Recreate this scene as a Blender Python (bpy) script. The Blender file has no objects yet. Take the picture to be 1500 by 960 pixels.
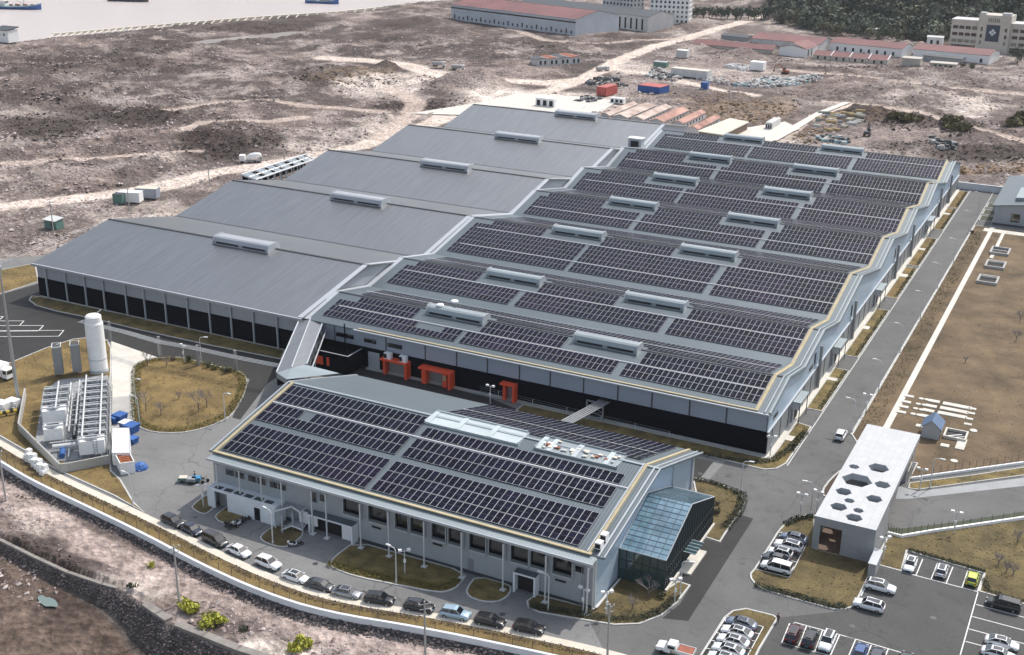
import bpy, math, random
import numpy as np
from mathutils import Vector, Matrix
from mathutils.geometry import tessellate_polygon
random.seed(7); rng = np.random.default_rng(7)
SC = bpy.context.scene; COL = SC.collection
PI = math.pi; rad = math.radians

# ------------------------------------------------------------------ camera
FPX = 1775.4; YAW, PIT, ROLL = rad(-26.944), rad(20.525), rad(0.787)
CAM = np.array([51.8187, -211.5421, 105.0])
_f = np.array([math.sin(YAW)*math.cos(PIT), math.cos(YAW)*math.cos(PIT), -math.sin(PIT)])
_r = np.array([math.cos(YAW), -math.sin(YAW), 0.0]); _u = np.cross(_r, _f)
RGT = math.cos(ROLL)*_r + math.sin(ROLL)*_u; UPV = -math.sin(ROLL)*_r + math.cos(ROLL)*_u; FWD = _f
cd = bpy.data.cameras.new('camera'); cam = bpy.data.objects.new('camera', cd); COL.objects.link(cam)
cd.sensor_fit = 'HORIZONTAL'; cd.sensor_width = 36; cd.lens = FPX/1500*36; cd.clip_start = 1; cd.clip_end = 30000
M = Matrix(((RGT[0], UPV[0], -FWD[0], CAM[0]), (RGT[1], UPV[1], -FWD[1], CAM[1]), (RGT[2], UPV[2], -FWD[2], CAM[2]), (0, 0, 0, 1)))
cam.matrix_world = M; SC.camera = cam

def _ray(x, y): return FWD*FPX + RGT*(x-750) + UPV*(480-y)
def at(x, y, z=0.0):
    d = _ray(x, y); t = (CAM[2]-z)/-d[2]; p = CAM + t*d
    return Vector((p[0], p[1], z))
def onY(x, y, Y):
    d = _ray(x, y); p = CAM + (Y-CAM[1])/d[1]*d; return Vector(p)
def onX(x, y, X):
    d = _ray(x, y); p = CAM + (X-CAM[0])/d[0]*d; return Vector(p)

# ------------------------------------------------------------------ world and light
SUN_EL, SUN_AZ = 52.0, 18.0          # azimuth east of +Y
w = bpy.data.worlds.new('World'); SC.world = w; w.use_nodes = True
nt = w.node_tree; bg = nt.nodes['Background']
sky = nt.nodes.new('ShaderNodeTexSky'); sky.sky_type = 'NISHITA'; sky.sun_disc = False
sky.sun_elevation = rad(SUN_EL); sky.sun_rotation = rad(SUN_AZ); sky.air_density = 1.2; sky.dust_density = 2.5; sky.ozone_density = 1.0
hs = nt.nodes.new('ShaderNodeHueSaturation'); hs.inputs['Saturation'].default_value = .62; nt.links.new(sky.outputs['Color'], hs.inputs['Color']); nt.links.new(hs.outputs['Color'], bg.inputs['Color']); bg.inputs['Strength'].default_value = 0.15
sl = bpy.data.lights.new('sun', 'SUN'); sl.energy = 2.8; sl.angle = rad(0.6); sl.color = (1.0, 0.95, 0.88)
so = bpy.data.objects.new('sun', sl); COL.objects.link(so)
sd = Vector((math.sin(rad(SUN_AZ))*math.cos(rad(SUN_EL)), math.cos(rad(SUN_AZ))*math.cos(rad(SUN_EL)), math.sin(rad(SUN_EL))))
so.rotation_euler = (-sd).to_track_quat('-Z', 'Y').to_euler(); so.location = (0, 0, 300)
SC.view_settings.view_transform = 'Standard'; SC.view_settings.look = 'None'; SC.view_settings.gamma = 1
SC.view_settings.exposure = 0.35; SC.view_settings.use_curve_mapping = False

# ------------------------------------------------------------------ materials
def srgb(r, g, b):
    f = lambda c: (c/255/12.92 if c/255 <= .04045 else ((c/255+.055)/1.055)**2.4)
    return (f(r), f(g), f(b), 1)
MATS = {}
def mat(name, col, rough=.6, metal=0.0, nscale=0.0, namt=.25, bump=0.0, bscale=None, seam=None, seam_axis='X', spec=.5, col2=None, streak=None, seam_k=.14):
    """procedural principled material: world-space noise on the colour, optional bump and sheet-metal seams"""
    if name in MATS: return MATS[name]
    m = bpy.data.materials.new(name); m.use_nodes = True; MATS[name] = m
    n, l = m.node_tree.nodes, m.node_tree.links; b = n['Principled BSDF']
    c = tuple(col)[:3] + (1,)
    b.inputs['Base Color'].default_value = c; b.inputs['Roughness'].default_value = rough; b.inputs['Metallic'].default_value = metal
    b.inputs['Specular IOR Level'].default_value = spec
    g = None
    def pos():
        nonlocal g
        if g is None: g = n.new('ShaderNodeNewGeometry')
        return g.outputs['Position']
    if nscale:
        t = n.new('ShaderNodeTexNoise'); t.inputs['Scale'].default_value = nscale; t.inputs['Detail'].default_value = 6; t.inputs['Roughness'].default_value = .65
        src = pos()
        if streak:
            mp = n.new('ShaderNodeMapping'); mp.inputs['Scale'].default_value = streak; l.new(src, mp.inputs['Vector']); src = mp.outputs['Vector']
        l.new(src, t.inputs['Vector'])
        r = n.new('ShaderNodeValToRGB'); r.color_ramp.elements[0].position = .28; r.color_ramp.elements[1].position = .72
        a = tuple(x*(1-namt) for x in c[:3]) + (1,); d = tuple(min(1, x*(1+namt)) for x in (col2 or c)[:3]) + (1,)
        r.color_ramp.elements[0].color = a; r.color_ramp.elements[1].color = d
        l.new(t.outputs['Fac'], r.inputs['Fac']); l.new(r.outputs['Color'], b.inputs['Base Color'])
    h = None
    if bump:
        t2 = n.new('ShaderNodeTexNoise'); t2.inputs['Scale'].default_value = bscale or 2; t2.inputs['Detail'].default_value = 4
        l.new(pos(), t2.inputs['Vector'])
        bp = n.new('ShaderNodeBump'); bp.inputs['Strength'].default_value = bump; bp.inputs['Distance'].default_value = .15
        l.new(t2.outputs['Fac'], bp.inputs['Height']); h = bp
    if seam:
        s = n.new('ShaderNodeSeparateXYZ'); l.new(pos(), s.inputs['Vector'])
        mu = n.new('ShaderNodeMath'); mu.operation = 'MULTIPLY'; mu.inputs[1].default_value = 2*PI/seam; l.new(s.outputs[seam_axis], mu.inputs[0])
        si = n.new('ShaderNodeMath'); si.operation = 'SINE'; l.new(mu.outputs[0], si.inputs[0])
        bp = n.new('ShaderNodeBump'); bp.inputs['Strength'].default_value = seam_k; bp.inputs['Distance'].default_value = .06
        l.new(si.outputs[0], bp.inputs['Height'])
        if h: l.new(h.outputs['Normal'], bp.inputs['Normal'])
        h = bp
    if h: l.new(h.outputs['Normal'], b.inputs['Normal'])
    return m
def glass(name, col, rough=.06):
    m = mat(name, col, rough, 0.0, spec=.8); m.node_tree.nodes['Principled BSDF'].inputs['Coat Weight'].default_value = .6; m.node_tree.nodes['Principled BSDF'].inputs['Coat Roughness'].default_value = .04
    return m

def asphalt_mat(name, a):
    """worn paving: broad fading, small stains, thin tar-sealed cracks, fine aggregate bump"""
    m = bpy.data.materials.new(name); m.use_nodes = True; MATS[name] = m; n, l = m.node_tree.nodes, m.node_tree.links; b = n['Principled BSDF']; b.inputs['Roughness'].default_value = .85; b.inputs['Specular IOR Level'].default_value = .3
    g = n.new('ShaderNodeNewGeometry')
    def noise(s, d, lo, hi, c0, c1):
        t = n.new('ShaderNodeTexNoise'); t.inputs['Scale'].default_value = s; t.inputs['Detail'].default_value = d; t.inputs['Roughness'].default_value = .7; l.new(g.outputs['Position'], t.inputs['Vector'])
        r = n.new('ShaderNodeMapRange'); r.inputs['From Min'].default_value = lo; r.inputs['From Max'].default_value = hi; r.inputs['To Min'].default_value = c0; r.inputs['To Max'].default_value = c1; l.new(t.outputs['Fac'], r.inputs['Value']); return r.outputs['Result'], t
    def mul(a_, b_): k = n.new('ShaderNodeMath'); k.operation = 'MULTIPLY'; l.new(a_, k.inputs[0]); l.new(b_, k.inputs[1]); return k.outputs[0]
    v, _ = noise(.045, 5, .3, .7, .80, 1.20); v2, _ = noise(.35, 6, .30, .45, .72, 1.0); v3, t3 = noise(2.5, 4, .3, .7, .88, 1.12)
    vo = n.new('ShaderNodeTexVoronoi'); vo.feature = 'DISTANCE_TO_EDGE'; vo.inputs['Scale'].default_value = .05; w_ = n.new('ShaderNodeTexNoise'); w_.inputs['Scale'].default_value = .4; l.new(g.outputs['Position'], w_.inputs['Vector'])
    ad = n.new('ShaderNodeVectorMath'); ad.operation = 'MULTIPLY_ADD'; ad.inputs[1].default_value = (3, 3, 0); l.new(w_.outputs['Color'], ad.inputs[0]); l.new(g.outputs['Position'], ad.inputs[2]); l.new(ad.outputs['Vector'], vo.inputs['Vector'])
    cr = n.new('ShaderNodeMapRange'); cr.inputs['From Min'].default_value = .002; cr.inputs['From Max'].default_value = .006; cr.inputs['To Min'].default_value = .78; cr.inputs['To Max'].default_value = 1; l.new(vo.outputs['Distance'], cr.inputs['Value'])
    k = mul(mul(mul(v, v2), v3), cr.outputs['Result']); x = n.new('ShaderNodeVectorMath'); x.operation = 'SCALE'; x.inputs[0].default_value = (a, a*.995, a*.98); l.new(k, x.inputs['Scale']); l.new(x.outputs['Vector'], b.inputs['Base Color'])
    bp = n.new('ShaderNodeBump'); bp.inputs['Strength'].default_value = .25; bp.inputs['Distance'].default_value = .05; l.new(t3.outputs['Fac'], bp.inputs['Height']); l.new(bp.outputs['Normal'], b.inputs['Normal'])
mat('concrete', (.40, .39, .37), .8, 0, .25, .15, .2, 2)
mat('concrete_pale', (.60, .57, .51), .8, 0, .4, .14, .2, 2)
mat('concrete_grey', (.30, .31, .32), .75, 0, .3, .15, .15, 2)
mat('kerb_stone', (.50, .50, .48), .75, 0, .8, .15)
mat('grass_gold', (.135, .092, .031), .95, 0, .16, .40, .8, 2.5, col2=(.195, .135, .050))
mat('grass_brown', (.085, .066, .027), .95, 0, .2, .42, .8, 2.5, col2=(.130, .098, .041)); mat('grass_field', (.098, .068, .037), .95, 0, .09, .48, .8, 2, col2=(.145, .100, .056))
mat('grass_olive', (.080, .068, .028), .95, 0, .3, .42, .8, 2.5, col2=(.19, .14, .05))  # darker copy of the lawn colour, with building shade put in
mat('white_paint', (.84, .84, .83), .6, 0, .8, .06)
mat('road_paint', (.75, .75, .73), .7, 0, 1.5, .12)
mat('white_wall', (.74, .77, .80), .7, 0, .5, .08)
mat('roof_grey', (.275, .279, .282), .34, .85, 1.0, .13, 0, None, .6, 'X', streak=(.9, .05, .3), seam_k=.3)
mat('roof_bluegrey', (.128, .156, .172), .45, .35, .08, .10, 0, None, .55, 'X')
mat('roof_pale', (.29, .335, .355), .5, .2, .1, .10, 0, None, .55, 'X')
mat('wall_bluegrey', (.34, .375, .435), .5, .15, .15, .06)
mat('wall_office', (.37, .40, .42), .55, .1, .2, .06, 0, None, .9, 'X'); mat('wall_palegrey', (.36, .38, .41), .55, .1, .2, .06, 0, None, .9, 'X')
mat('wall_lightblue', (.40, .50, .60), .45, .1, .1, .06, 0, None, .9, 'Y')
mat('clad_dark', (.005, .007, .012), .6, 0, .3, .2, spec=.04)
mat('clad_grey', (.27, .285, .30), .55, .1, .2, .10)
mat('trim_light', (.46, .49, .52), .45, .2)
mat('trim_dark', (.05, .055, .06), .5)
mat('yellow_walk', (.44, .37, .23), .6, 0, .6, .15)
mat('red_paint', (.82, .10, .04), .5, 0, .8, .08)
mat('dark_gap', (.012, .012, .014), .7)
mat('steel', (.45, .46, .47), .4, .6)
mat('steel_grey', (.30, .31, .32), .5, .4)
mat('pole_white', (.62, .63, .63), .5, .1)
mat('pole_concrete', (.42, .41, .38), .8)
mat('rubber', (.018, .018, .018), .8)
mat('rust', (.30, .10, .06), .8, 0, .5, .35)
mat('rust_roof', (.23, .085, .065), .8, 0, .08, .3, 0, None, 1.0, 'X')
mat('cream', (.62, .57, .48), .8, 0, .4, .12)
mat('blue_paint', (.03, .11, .34), .5, 0, .7, .1)
mat('blue_cyan', (.05, .24, .42), .5, 0, .7, .1)
mat('green_paint', (.10, .20, .17), .5)
mat('wood', (.15, .10, .07), .7, 0, 2, .25)
mat('bark', (.16, .13, .12), .9)
mat('twig', (.28, .25, .25), .9)
mat('soil', (.08, .055, .04), .95, 0, 1, .3)
mat('leaf_green', (.085, .10, .035), .8, 0, .8, .35)
mat('leaf_yellow', (.34, .34, .04), .75, 0, 1.2, .3)
mat('leaf_dark', (.045, .055, .03), .85, 0, .6, .35)
mat('olive_bush', (.105, .092, .035), .9, 0, .5, .4); mat('hedge_olive', (.15, .13, .035), .9, 0, 1.0, .35)
mat('dry_brush', (.12, .095, .085), .95, 0, .3, .4)
mat('rock', (.30, .25, .24), .95, 0, .12, .5)
mat('rock_dark', (.07, .064, .066), .95, 0, .5, .5)
glass('window_glass', (.012, .015, .018))
glass('car_glass', (.010, .012, .015))
mat('lobby_glass', (.06, .14, .20), .06, 0, .22, .30, spec=.8, col2=(.22, .34, .42)); MATS['lobby_glass'].node_tree.nodes['Principled BSDF'].inputs['Coat Weight'].default_value = .6  # pale and dark noise puts cloud reflections into the glass colour
glass('lobby_dark', (.034, .075, .082))
mat('lamp_glass', (.75, .75, .72), .3)
mat('skin', (.45, .27, .2), .6); mat('cloth_dark', (.02, .02, .03), .9)

def panel_grid_mat(name, c, joint, size):
    m = mat(name, c, .6); n, l = m.node_tree.nodes, m.node_tree.links; g = n.new('ShaderNodeNewGeometry'); b = n.new('ShaderNodeTexBrick'); b.offset = 0; b.inputs['Scale'].default_value = 1; b.inputs['Brick Width'].default_value = size; b.inputs['Row Height'].default_value = size*2; b.inputs['Mortar Size'].default_value = .022
    b.inputs['Color1'].default_value = tuple(c)+(1,); b.inputs['Color2'].default_value = tuple(x*.93 for x in c)+(1,); b.inputs['Mortar'].default_value = tuple(joint)+(1,); l.new(g.outputs['Position'], b.inputs['Vector'])
    t = n.new('ShaderNodeTexNoise'); t.inputs['Scale'].default_value = .5; t.inputs['Detail'].default_value = 6; l.new(g.outputs['Position'], t.inputs['Vector']); r = n.new('ShaderNodeMapRange'); r.inputs['From Min'].default_value = .3; r.inputs['From Max'].default_value = .7; r.inputs['To Min'].default_value = .95; r.inputs['To Max'].default_value = 1.04; l.new(t.outputs['Fac'], r.inputs['Value'])
    x = n.new('ShaderNodeVectorMath'); x.operation = 'SCALE'; l.new(b.outputs['Color'], x.inputs[0]); l.new(r.outputs['Result'], x.inputs['Scale']); l.new(x.outputs['Vector'], n['Principled BSDF'].inputs['Base Color'])
def panel_mat():
    m = mat('solar_cell', (.010, .011, .022), .20, 0, spec=.10)
    n, l = m.node_tree.nodes, m.node_tree.links; b = n['Principled BSDF']
    g = n.new('ShaderNodeNewGeometry'); t = n.new('ShaderNodeTexNoise'); t.inputs['Scale'].default_value = .045; t.inputs['Detail'].default_value = 3
    l.new(g.outputs['Position'], t.inputs['Vector'])
    r = n.new('ShaderNodeValToRGB'); e = r.color_ramp.elements
    e[0].position = .35; e[0].color = (.003, .005, .012, 1); e[1].position = .85; e[1].color = (.013, .008, .022, 1)  # purple end of the ramp puts the panels' sheen into their colour
    br = n.new('ShaderNodeTexBrick'); br.offset = 0; br.inputs['Scale'].default_value = 1; br.inputs['Brick Width'].default_value = 1.16; br.inputs['Row Height'].default_value = 2.3; br.inputs['Mortar Size'].default_value = 0; br.inputs['Color1'].default_value = (.6, .6, .6, 1); br.inputs['Color2'].default_value = (1.7, 1.7, 1.75, 1); l.new(g.outputs['Position'], br.inputs['Vector'])
    mx = n.new('ShaderNodeMix'); mx.data_type = 'RGBA'; mx.blend_type = 'MULTIPLY'; mx.inputs['Factor'].default_value = 1; l.new(t.outputs['Fac'], r.inputs['Fac']); l.new(r.outputs['Color'], mx.inputs[6]); l.new(br.outputs['Color'], mx.inputs[7]); l.new(mx.outputs[2], b.inputs['Base Color'])
panel_mat(); asphalt_mat('asphalt', .195); asphalt_mat('asphalt_dark', .040); asphalt_mat('asphalt_east', .128); asphalt_mat('asphalt_mid', .080); mat('panel_frame', (.50, .51, .53), .5, .1); mat('walk_white', (.62, .62, .63), .5, .1); panel_grid_mat('gate_white', (.50, .51, .52), (.36, .37, .38), 1.25)

# ------------------------------------------------------------------ mesh builder
class MB:
    def __init__(s): s.v, s.f, s.m = [], [], []
    def add(s, vs, fs, mi=0, T=None):
        o = len(s.v)
        s.v += [tuple(T @ Vector(p)) for p in vs] if T else [tuple(p) for p in vs]
        s.f += [tuple(i+o for i in f) for f in fs]; s.m += [mi]*len(fs); return s
    def box(s, x0, y0, z0, x1, y1, z1, mi=0, T=None):
        vs = [(x0, y0, z0), (x1, y0, z0), (x1, y1, z0), (x0, y1, z0), (x0, y0, z1), (x1, y0, z1), (x1, y1, z1), (x0, y1, z1)]
        return s.add(vs, [(0, 3, 2, 1), (4, 5, 6, 7), (0, 1, 5, 4), (1, 2, 6, 5), (2, 3, 7, 6), (3, 0, 4, 7)], mi, T)
    def cbox(s, c, d, mi=0, T=None):
        return s.box(c[0]-d[0]/2, c[1]-d[1]/2, c[2]-d[2]/2, c[0]+d[0]/2, c[1]+d[1]/2, c[2]+d[2]/2, mi, T)
    def quad(s, a, b, c, d, mi=0): return s.add([a, b, c, d], [(0, 1, 2, 3)], mi)
    def poly(s, pts, mi=0):
        tri = tessellate_polygon([[Vector((p[0], p[1], 0)) for p in pts]])
        fs = []
        for t in tri:
            a, b, c = (pts[i] for i in t)
            cr = (b[0]-a[0])*(c[1]-a[1])-(b[1]-a[1])*(c[0]-a[0])
            fs.append(t if cr > 0 else (t[0], t[2], t[1]))
        return s.add(pts, fs, mi)
    def prism(s, pts, z0, z1, mi=0, cap_mi=None):
        n = len(pts)
        ar = sum(pts[i][0]*pts[(i+1) % n][1]-pts[(i+1) % n][0]*pts[i][1] for i in range(n))
        if ar < 0: pts = pts[::-1]
        s.poly([(p[0], p[1], z1) for p in pts], mi if cap_mi is None else cap_mi)
        for i in range(n):
            a, b = pts[i], pts[(i+1) % n]
            s.quad((a[0], a[1], z0), (b[0], b[1], z0), (b[0], b[1], z1), (a[0], a[1], z1), mi)
        return s
    def extrude_yz(s, prof, x0, x1, mi=0, caps=True):
        """closed (y,z) outline swept from x0 to x1"""
        n = len(prof); vs = [(x0, y, z) for y, z in prof] + [(x1, y, z) for y, z in prof]
        fs = [(i, (i+1) % n, n+(i+1) % n, n+i) for i in range(n)]
        s.add(vs, fs, mi)
        if caps:
            tri = tessellate_polygon([[Vector((y, z, 0)) for y, z in prof]])
            s.add(vs, [tuple(t) for t in tri] + [tuple(i+n for i in t) for t in tri], mi)
        return s
    def tube(s, p0, p1, r0, r1=None, n=8, mi=0, cap=True):
        p0, p1 = Vector(p0), Vector(p1); r1 = r0 if r1 is None else r1
        d = (p1-p0)
        if d.length < 1e-6: return s
        d.normalize(); a = d.cross(Vector((0, 0, 1)) if abs(d.z) < .95 else Vector((1, 0, 0))).normalized(); b = d.cross(a)
        vs = []
        for k in range(n):
            t = 2*PI*k/n; e = a*math.cos(t)+b*math.sin(t); vs += [p0+e*r0, p1+e*r1]
        fs = [(2*k, 2*((k+1) % n), 2*((k+1) % n)+1, 2*k+1) for k in range(n)]
        if cap: fs += [tuple(2*k for k in range(n))[::-1], tuple(2*k+1 for k in range(n))]
        return s.add(vs, fs, mi)
    def path(s, pts, r, n=6, mi=0):
        for a, b in zip(pts[:-1], pts[1:]): s.tube(a, b, r, None, n, mi)
        return s
    def lathe(s, prof, c, n=16, mi=0):
        vs, fs = [], []
        for r, z in prof:
            for k in range(n):
                t = 2*PI*k/n; vs.append((c[0]+r*math.cos(t), c[1]+r*math.sin(t), c[2]+z))
        for j in range(len(prof)-1):
            for k in range(n):
                fs.append((j*n+k, j*n+(k+1) % n, (j+1)*n+(k+1) % n, (j+1)*n+k))
        fs += [tuple(range(n))[::-1], tuple((len(prof)-1)*n+k for k in range(n))]
        return s.add(vs, fs, mi)
    def loft(s, rings, mi=0):
        n = len(rings[0]); vs = [p for r in rings for p in r]; fs = []
        for j in range(len(rings)-1):
            for k in range(n): fs.append((j*n+k, j*n+(k+1) % n, (j+1)*n+(k+1) % n, (j+1)*n+k))
        fs += [tuple(range(n))[::-1], tuple((len(rings)-1)*n+k for k in range(n))]
        return s.add(vs, fs, mi)
    def build(s, name, mats, parent=None, world=True, smooth=False):
        mats = [mats] if isinstance(mats, str) else mats
        me = bpy.data.meshes.new(name)
        off = Vector((0, 0, 0))
        if parent and world:
            p = parent
            while p: off += p.location; p = p.parent
        vs = [(v[0]-off[0], v[1]-off[1], v[2]-off[2]) for v in s.v]
        me.from_pydata(vs, [], s.f); me.polygons.foreach_set('material_index', s.m)
        if smooth: me.polygons.foreach_set('use_smooth', [True]*len(s.f))
        for m in mats: me.materials.append(MATS[m] if isinstance(m, str) else m)
        me.update()
        o = bpy.data.objects.new(name, me); COL.objects.link(o)
        if parent: o.parent = parent
        return o
def thing(name, label, cat, loc=(0, 0, 0), rz=0.0, group=None):
    o = bpy.data.objects.new(name, None); COL.objects.link(o); o.empty_display_size = .5
    o.location = Vector(loc); o.rotation_euler = (0, 0, rz); o['label'] = label; o['category'] = cat
    if group: o['group'] = group
    return o
def tag(o, label, cat, group=None):
    o['label'] = label; o['category'] = cat
    if group: o['group'] = group
    return o
def struct(o): o['kind'] = 'structure'; return o
def stuff(o): o['kind'] = 'stuff'; return o
def dup(root, loc, rz=0.0, label=None, group=None):
    r = root.copy(); COL.objects.link(r); r.location = Vector(loc); r.rotation_euler = (0, 0, rz)
    if label: r['label'] = label
    if group: r['group'] = group
    for ch in root.children:
        c = ch.copy(); COL.objects.link(c); c.parent = r
        for g in ch.children:
            d = g.copy(); COL.objects.link(d); d.parent = c
    return r
def numpy_mesh(name, V, F, mats, mi=None, k=3):
    me = bpy.data.meshes.new(name); V = np.asarray(V, np.float32); F = np.asarray(F, np.int32)
    me.vertices.add(len(V)); me.vertices.foreach_set('co', V.ravel())
    me.loops.add(F.size); me.loops.foreach_set('vertex_index', F.ravel())
    me.polygons.add(len(F)); me.polygons.foreach_set('loop_start', np.arange(0, F.size, k, dtype=np.int32)); me.polygons.foreach_set('loop_total', np.full(len(F), k, np.int32))
    if mi is not None: me.polygons.foreach_set('material_index', np.asarray(mi, np.int32))
    for m in mats: me.materials.append(MATS[m])
    me.polygons.foreach_set('use_smooth', np.zeros(len(F), bool)); me.update(calc_edges=True); me.validate()
    o = bpy.data.objects.new(name, me); COL.objects.link(o); return o
def chaikin(p, n=1, closed=True):
    p = [Vector(q) for q in p]
    for _ in range(n):
        q = []
        m = len(p)
        rngi = range(m) if closed else range(m-1)
        if not closed: q.append(p[0])
        for i in rngi:
            a, b = p[i], p[(i+1) % m]; q += [a*.75+b*.25, a*.25+b*.75]
        if not closed: q.append(p[-1])
        p = q
    return p
def px(pts, z=0.0): return [at(x, y, z) for x, y in pts]
# ------------------------------------------------------------------ terrain
S_LINE = px([(-60, 612), (0, 645), (33, 664), (83, 694), (167, 732), (250, 771), (333, 814), (417, 851), (500, 877), (633, 898), (767, 925), (890, 952), (1000, 985), (1100, 1010)])
SITE = [(p.x, p.y) for p in S_LINE] + [(60, -92), (150, -92), (150, 246), (0, 247), (-112, 262), (-205, 262), (-205, 40), (-226, 20), (-240, -10)]
# outer shoulder beyond the white wall
WALL_OUT = px([(-60, 640), (0, 672), (20, 685), (67, 715), (133, 752), (233, 802), (300, 838), (367, 868), (433, 893), (500, 912), (633, 939), (733, 958), (800, 970), (900, 992), (1100, 1030)])
CREST = px([(-60, 768), (0, 792), (50, 817), (100, 840), (150, 857), (173, 863), (213, 887), (247, 910), (260, 917), (300, 933), (350, 953), (420, 975), (560, 1010)], -1.0)
SHORE = px([(-250, 96), (-120, 78), (0, 66), (90, 56), (190, 48), (300, 34), (400, 26), (490, 19), (560, 11), (640, 3), (720, -6), (830, -22)], -1)
POND = px([(262, 64), (300, 58), (360, 52), (420, 46), (450, 45), (440, 51), (380, 58), (320, 62), (280, 66)], 0)

def noise2(x, y, seed=0):
    xi = np.floor(x).astype(np.int64); yi = np.floor(y).astype(np.int64); xf = x-xi; yf = y-yi
    def h(a, b):
        n = (a*374761393 + b*668265263 + seed*1274126177) & 0xffffffff
        n = ((n ^ (n >> 13))*1274126177) & 0xffffffff
        return ((n ^ (n >> 16)) & 0xffff)/65535.0
    u = xf*xf*(3-2*xf); v = yf*yf*(3-2*yf)
    a = h(xi, yi)*(1-u)+h(xi+1, yi)*u; b = h(xi, yi+1)*(1-u)+h(xi+1, yi+1)*u
    return a*(1-v)+b*v
def fbm(x, y, s, o=4, seed=0, g=.5):
    t = 0; a = 1; n = 0
    for i in range(o): t = t+a*noise2(x/s, y/s, seed+i); n += a; a *= g; s /= 2
    return t/n
def pdist(x, y, P):
    d = np.full(x.shape, 1e9)
    for a, b in zip(P[:-1], P[1:]):
        ax, ay, bx, by = a[0], a[1], b[0], b[1]; L = (bx-ax)**2+(by-ay)**2
        t = np.clip(((x-ax)*(bx-ax)+(y-ay)*(by-ay))/L, 0, 1)
        d = np.minimum(d, np.hypot(x-ax-t*(bx-ax), y-ay-t*(by-ay)))
    return d
def inside(x, y, P):
    r = np.zeros(x.shape, bool); n = len(P)
    for i in range(n):
        ax, ay = P[i][0], P[i][1]; bx, by = P[(i+1) % n][0], P[(i+1) % n][1]
        if ay == by: continue
        c = ((ay > y) != (by > y)) & (x < (bx-ax)*(y-ay)/(by-ay)+ax); r ^= c
    return r
def sstep(a, b, v): t = np.clip((v-a)/(b-a), 0, 1); return t*t*(3-2*t)
_cx = [p.x for p in CREST]; _cy = [p.y for p in CREST]
_sx = [p.x for p in SHORE]; _sy = [p.y for p in SHORE]
MOUNDS = [(700, 126, 19, 9), (655, 124, 14, 4), (735, 112, 16, 3.5), (575, 99, 16, 6.5), (548, 92, 12, 4.5), (812, 112, 9, 4), (480, 130, 14, 3), (1087, 84, 20, 7), (1050, 90, 14, 4), (625, 98, 16, 3), (210, 168, 22, 3), (150, 180, 16, 2.5), (300, 205, 14, 3),
          (50, 118, 25, 3), (230, 240, 9, 2.5), (190, 250, 8, 2.5), (260, 250, 7, 2), (60, 265, 10, 2.5), (110, 255, 10, 2), (1150, 150, 12, 3), (1330, 150, 16, 3), (1420, 160, 14, 3), (1250, 140, 14, 2.5), (420, 95, 20, 3), (320, 85, 22, 3), (680, 52, 16, 4), (590, 60, 18, 3)]
MW = [(at(a, b), r, h) for a, b, r, h in MOUNDS]
def _drop(x): return np.interp(x, [_cx[1], _cx[3], _cx[4], _cx[7]], [1.5, 1.9, 2.4, 4.4])
def _wid(x): return np.interp(x, [_cx[1], _cx[3], _cx[4], _cx[7]], [1.3, 1.6, 2.4, 5.0])
def hill_h(x, y):
    b = np.interp(x, [-420, -330, -230, -150, -60, 60, 200, 600], [1010, 900, 745, 690, 667, 674, 690, 710])
    h = np.clip((y-b)/330, 0, 1); h = h*h*(3-2*h)*150*sstep(-420, -60, x)
    return h*(.8+.4*fbm(x, y, 120, 3, 91))
FLAT = [(1238, 188, 60, 26, 1), (1080, 112, 130, 26, 1), (960, 118, 60, 26, .9), (820, 150, 110, 26, .9), (1100, 200, 80, 22, .9), (195, 292, 55, 16, .9), (1250, 85, 260, 16, 1), (770, 40, 140, 22, .8), (820, 92, 60, 12, .8)]
def height(x, y):
    ins = inside(x, y, SITE); dsite = np.where(ins, 0, pdist(x, y, SITE+[SITE[0]]))
    fx, fy = proj(x, y); k = sstep(2, 22, dsite)*(1-.9*ell(fx, fy, FLAT, fx*0+.5))
    n = fbm(x, y, 26, 5, 3)-.5; big = fbm(x, y, 90, 3, 17)-.5
    heap = np.abs(fbm(x, y, 15, 3, 301)-.5)*2; heap2 = np.abs(fbm(x, y, 4.6, 2, 302)-.5)*2; hm = sstep(.36, .56, fbm(x, y, 48, 3, 303))
    z = -.4 + k*(n*2.2*(.4+1.2*fbm(x, y, 60, 2, 5)) + big*2.0 + .35 + (1-heap)*3.8*hm - 2.2*hm + (1-heap2)*1.25*(.25+.75*hm) - .5)
    for p, r, h in MW:
        d = np.hypot(x-p.x, y-p.y)/r
        z = z + np.where(ins, 0, h*np.clip(1-d, 0, 1)**1.1*(.85+.3*fbm(x, y, 5, 3, 8)))
    # seaward side of the crest: stone slope down to the mud flat
    near = (x < 60) & (y < 0)
    yc = np.interp(x, _cx, _cy); below = np.where(near, yc-y, -99)
    dc = np.where(near, pdist(x, y, CREST), 99)
    sgn = np.where(below > 0, dc, -dc)
    z = np.where(near & (sgn > -1), np.minimum(z, -1.0) - sstep(0, 1, sgn/_wid(x))*_drop(x) + sstep(7, 14, sgn)*(.5*(fbm(x, y, 9, 4, 31)-.5)), z)
    # strip between wall and crest stays about a metre low
    band = near & (sgn <= 0)
    z = np.where(band & ~ins, z*.35 - .75*sstep(1, 8, dsite), z)
    # sea
    ys = np.interp(x, _sx, _sy); sea = (y-ys > 0) & (x < _sx[-1]+40)
    z = np.where(sea & ~ins, np.minimum(z, -.6-3*sstep(0, 25, y-ys)), z)
    z = np.where((ys-y > 0) & (ys-y < 40) & (x < _sx[-1]) & (y > 150), z*sstep(0, 40, ys-y)*.8+.1, z)
    dp = np.where(inside(x, y, [(p.x, p.y) for p in POND]), 1, 0)
    z = np.where(dp > 0, -.9, z)
    z = z + hill_h(x, y)
    return np.where(ins, -.4, z), ins

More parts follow.
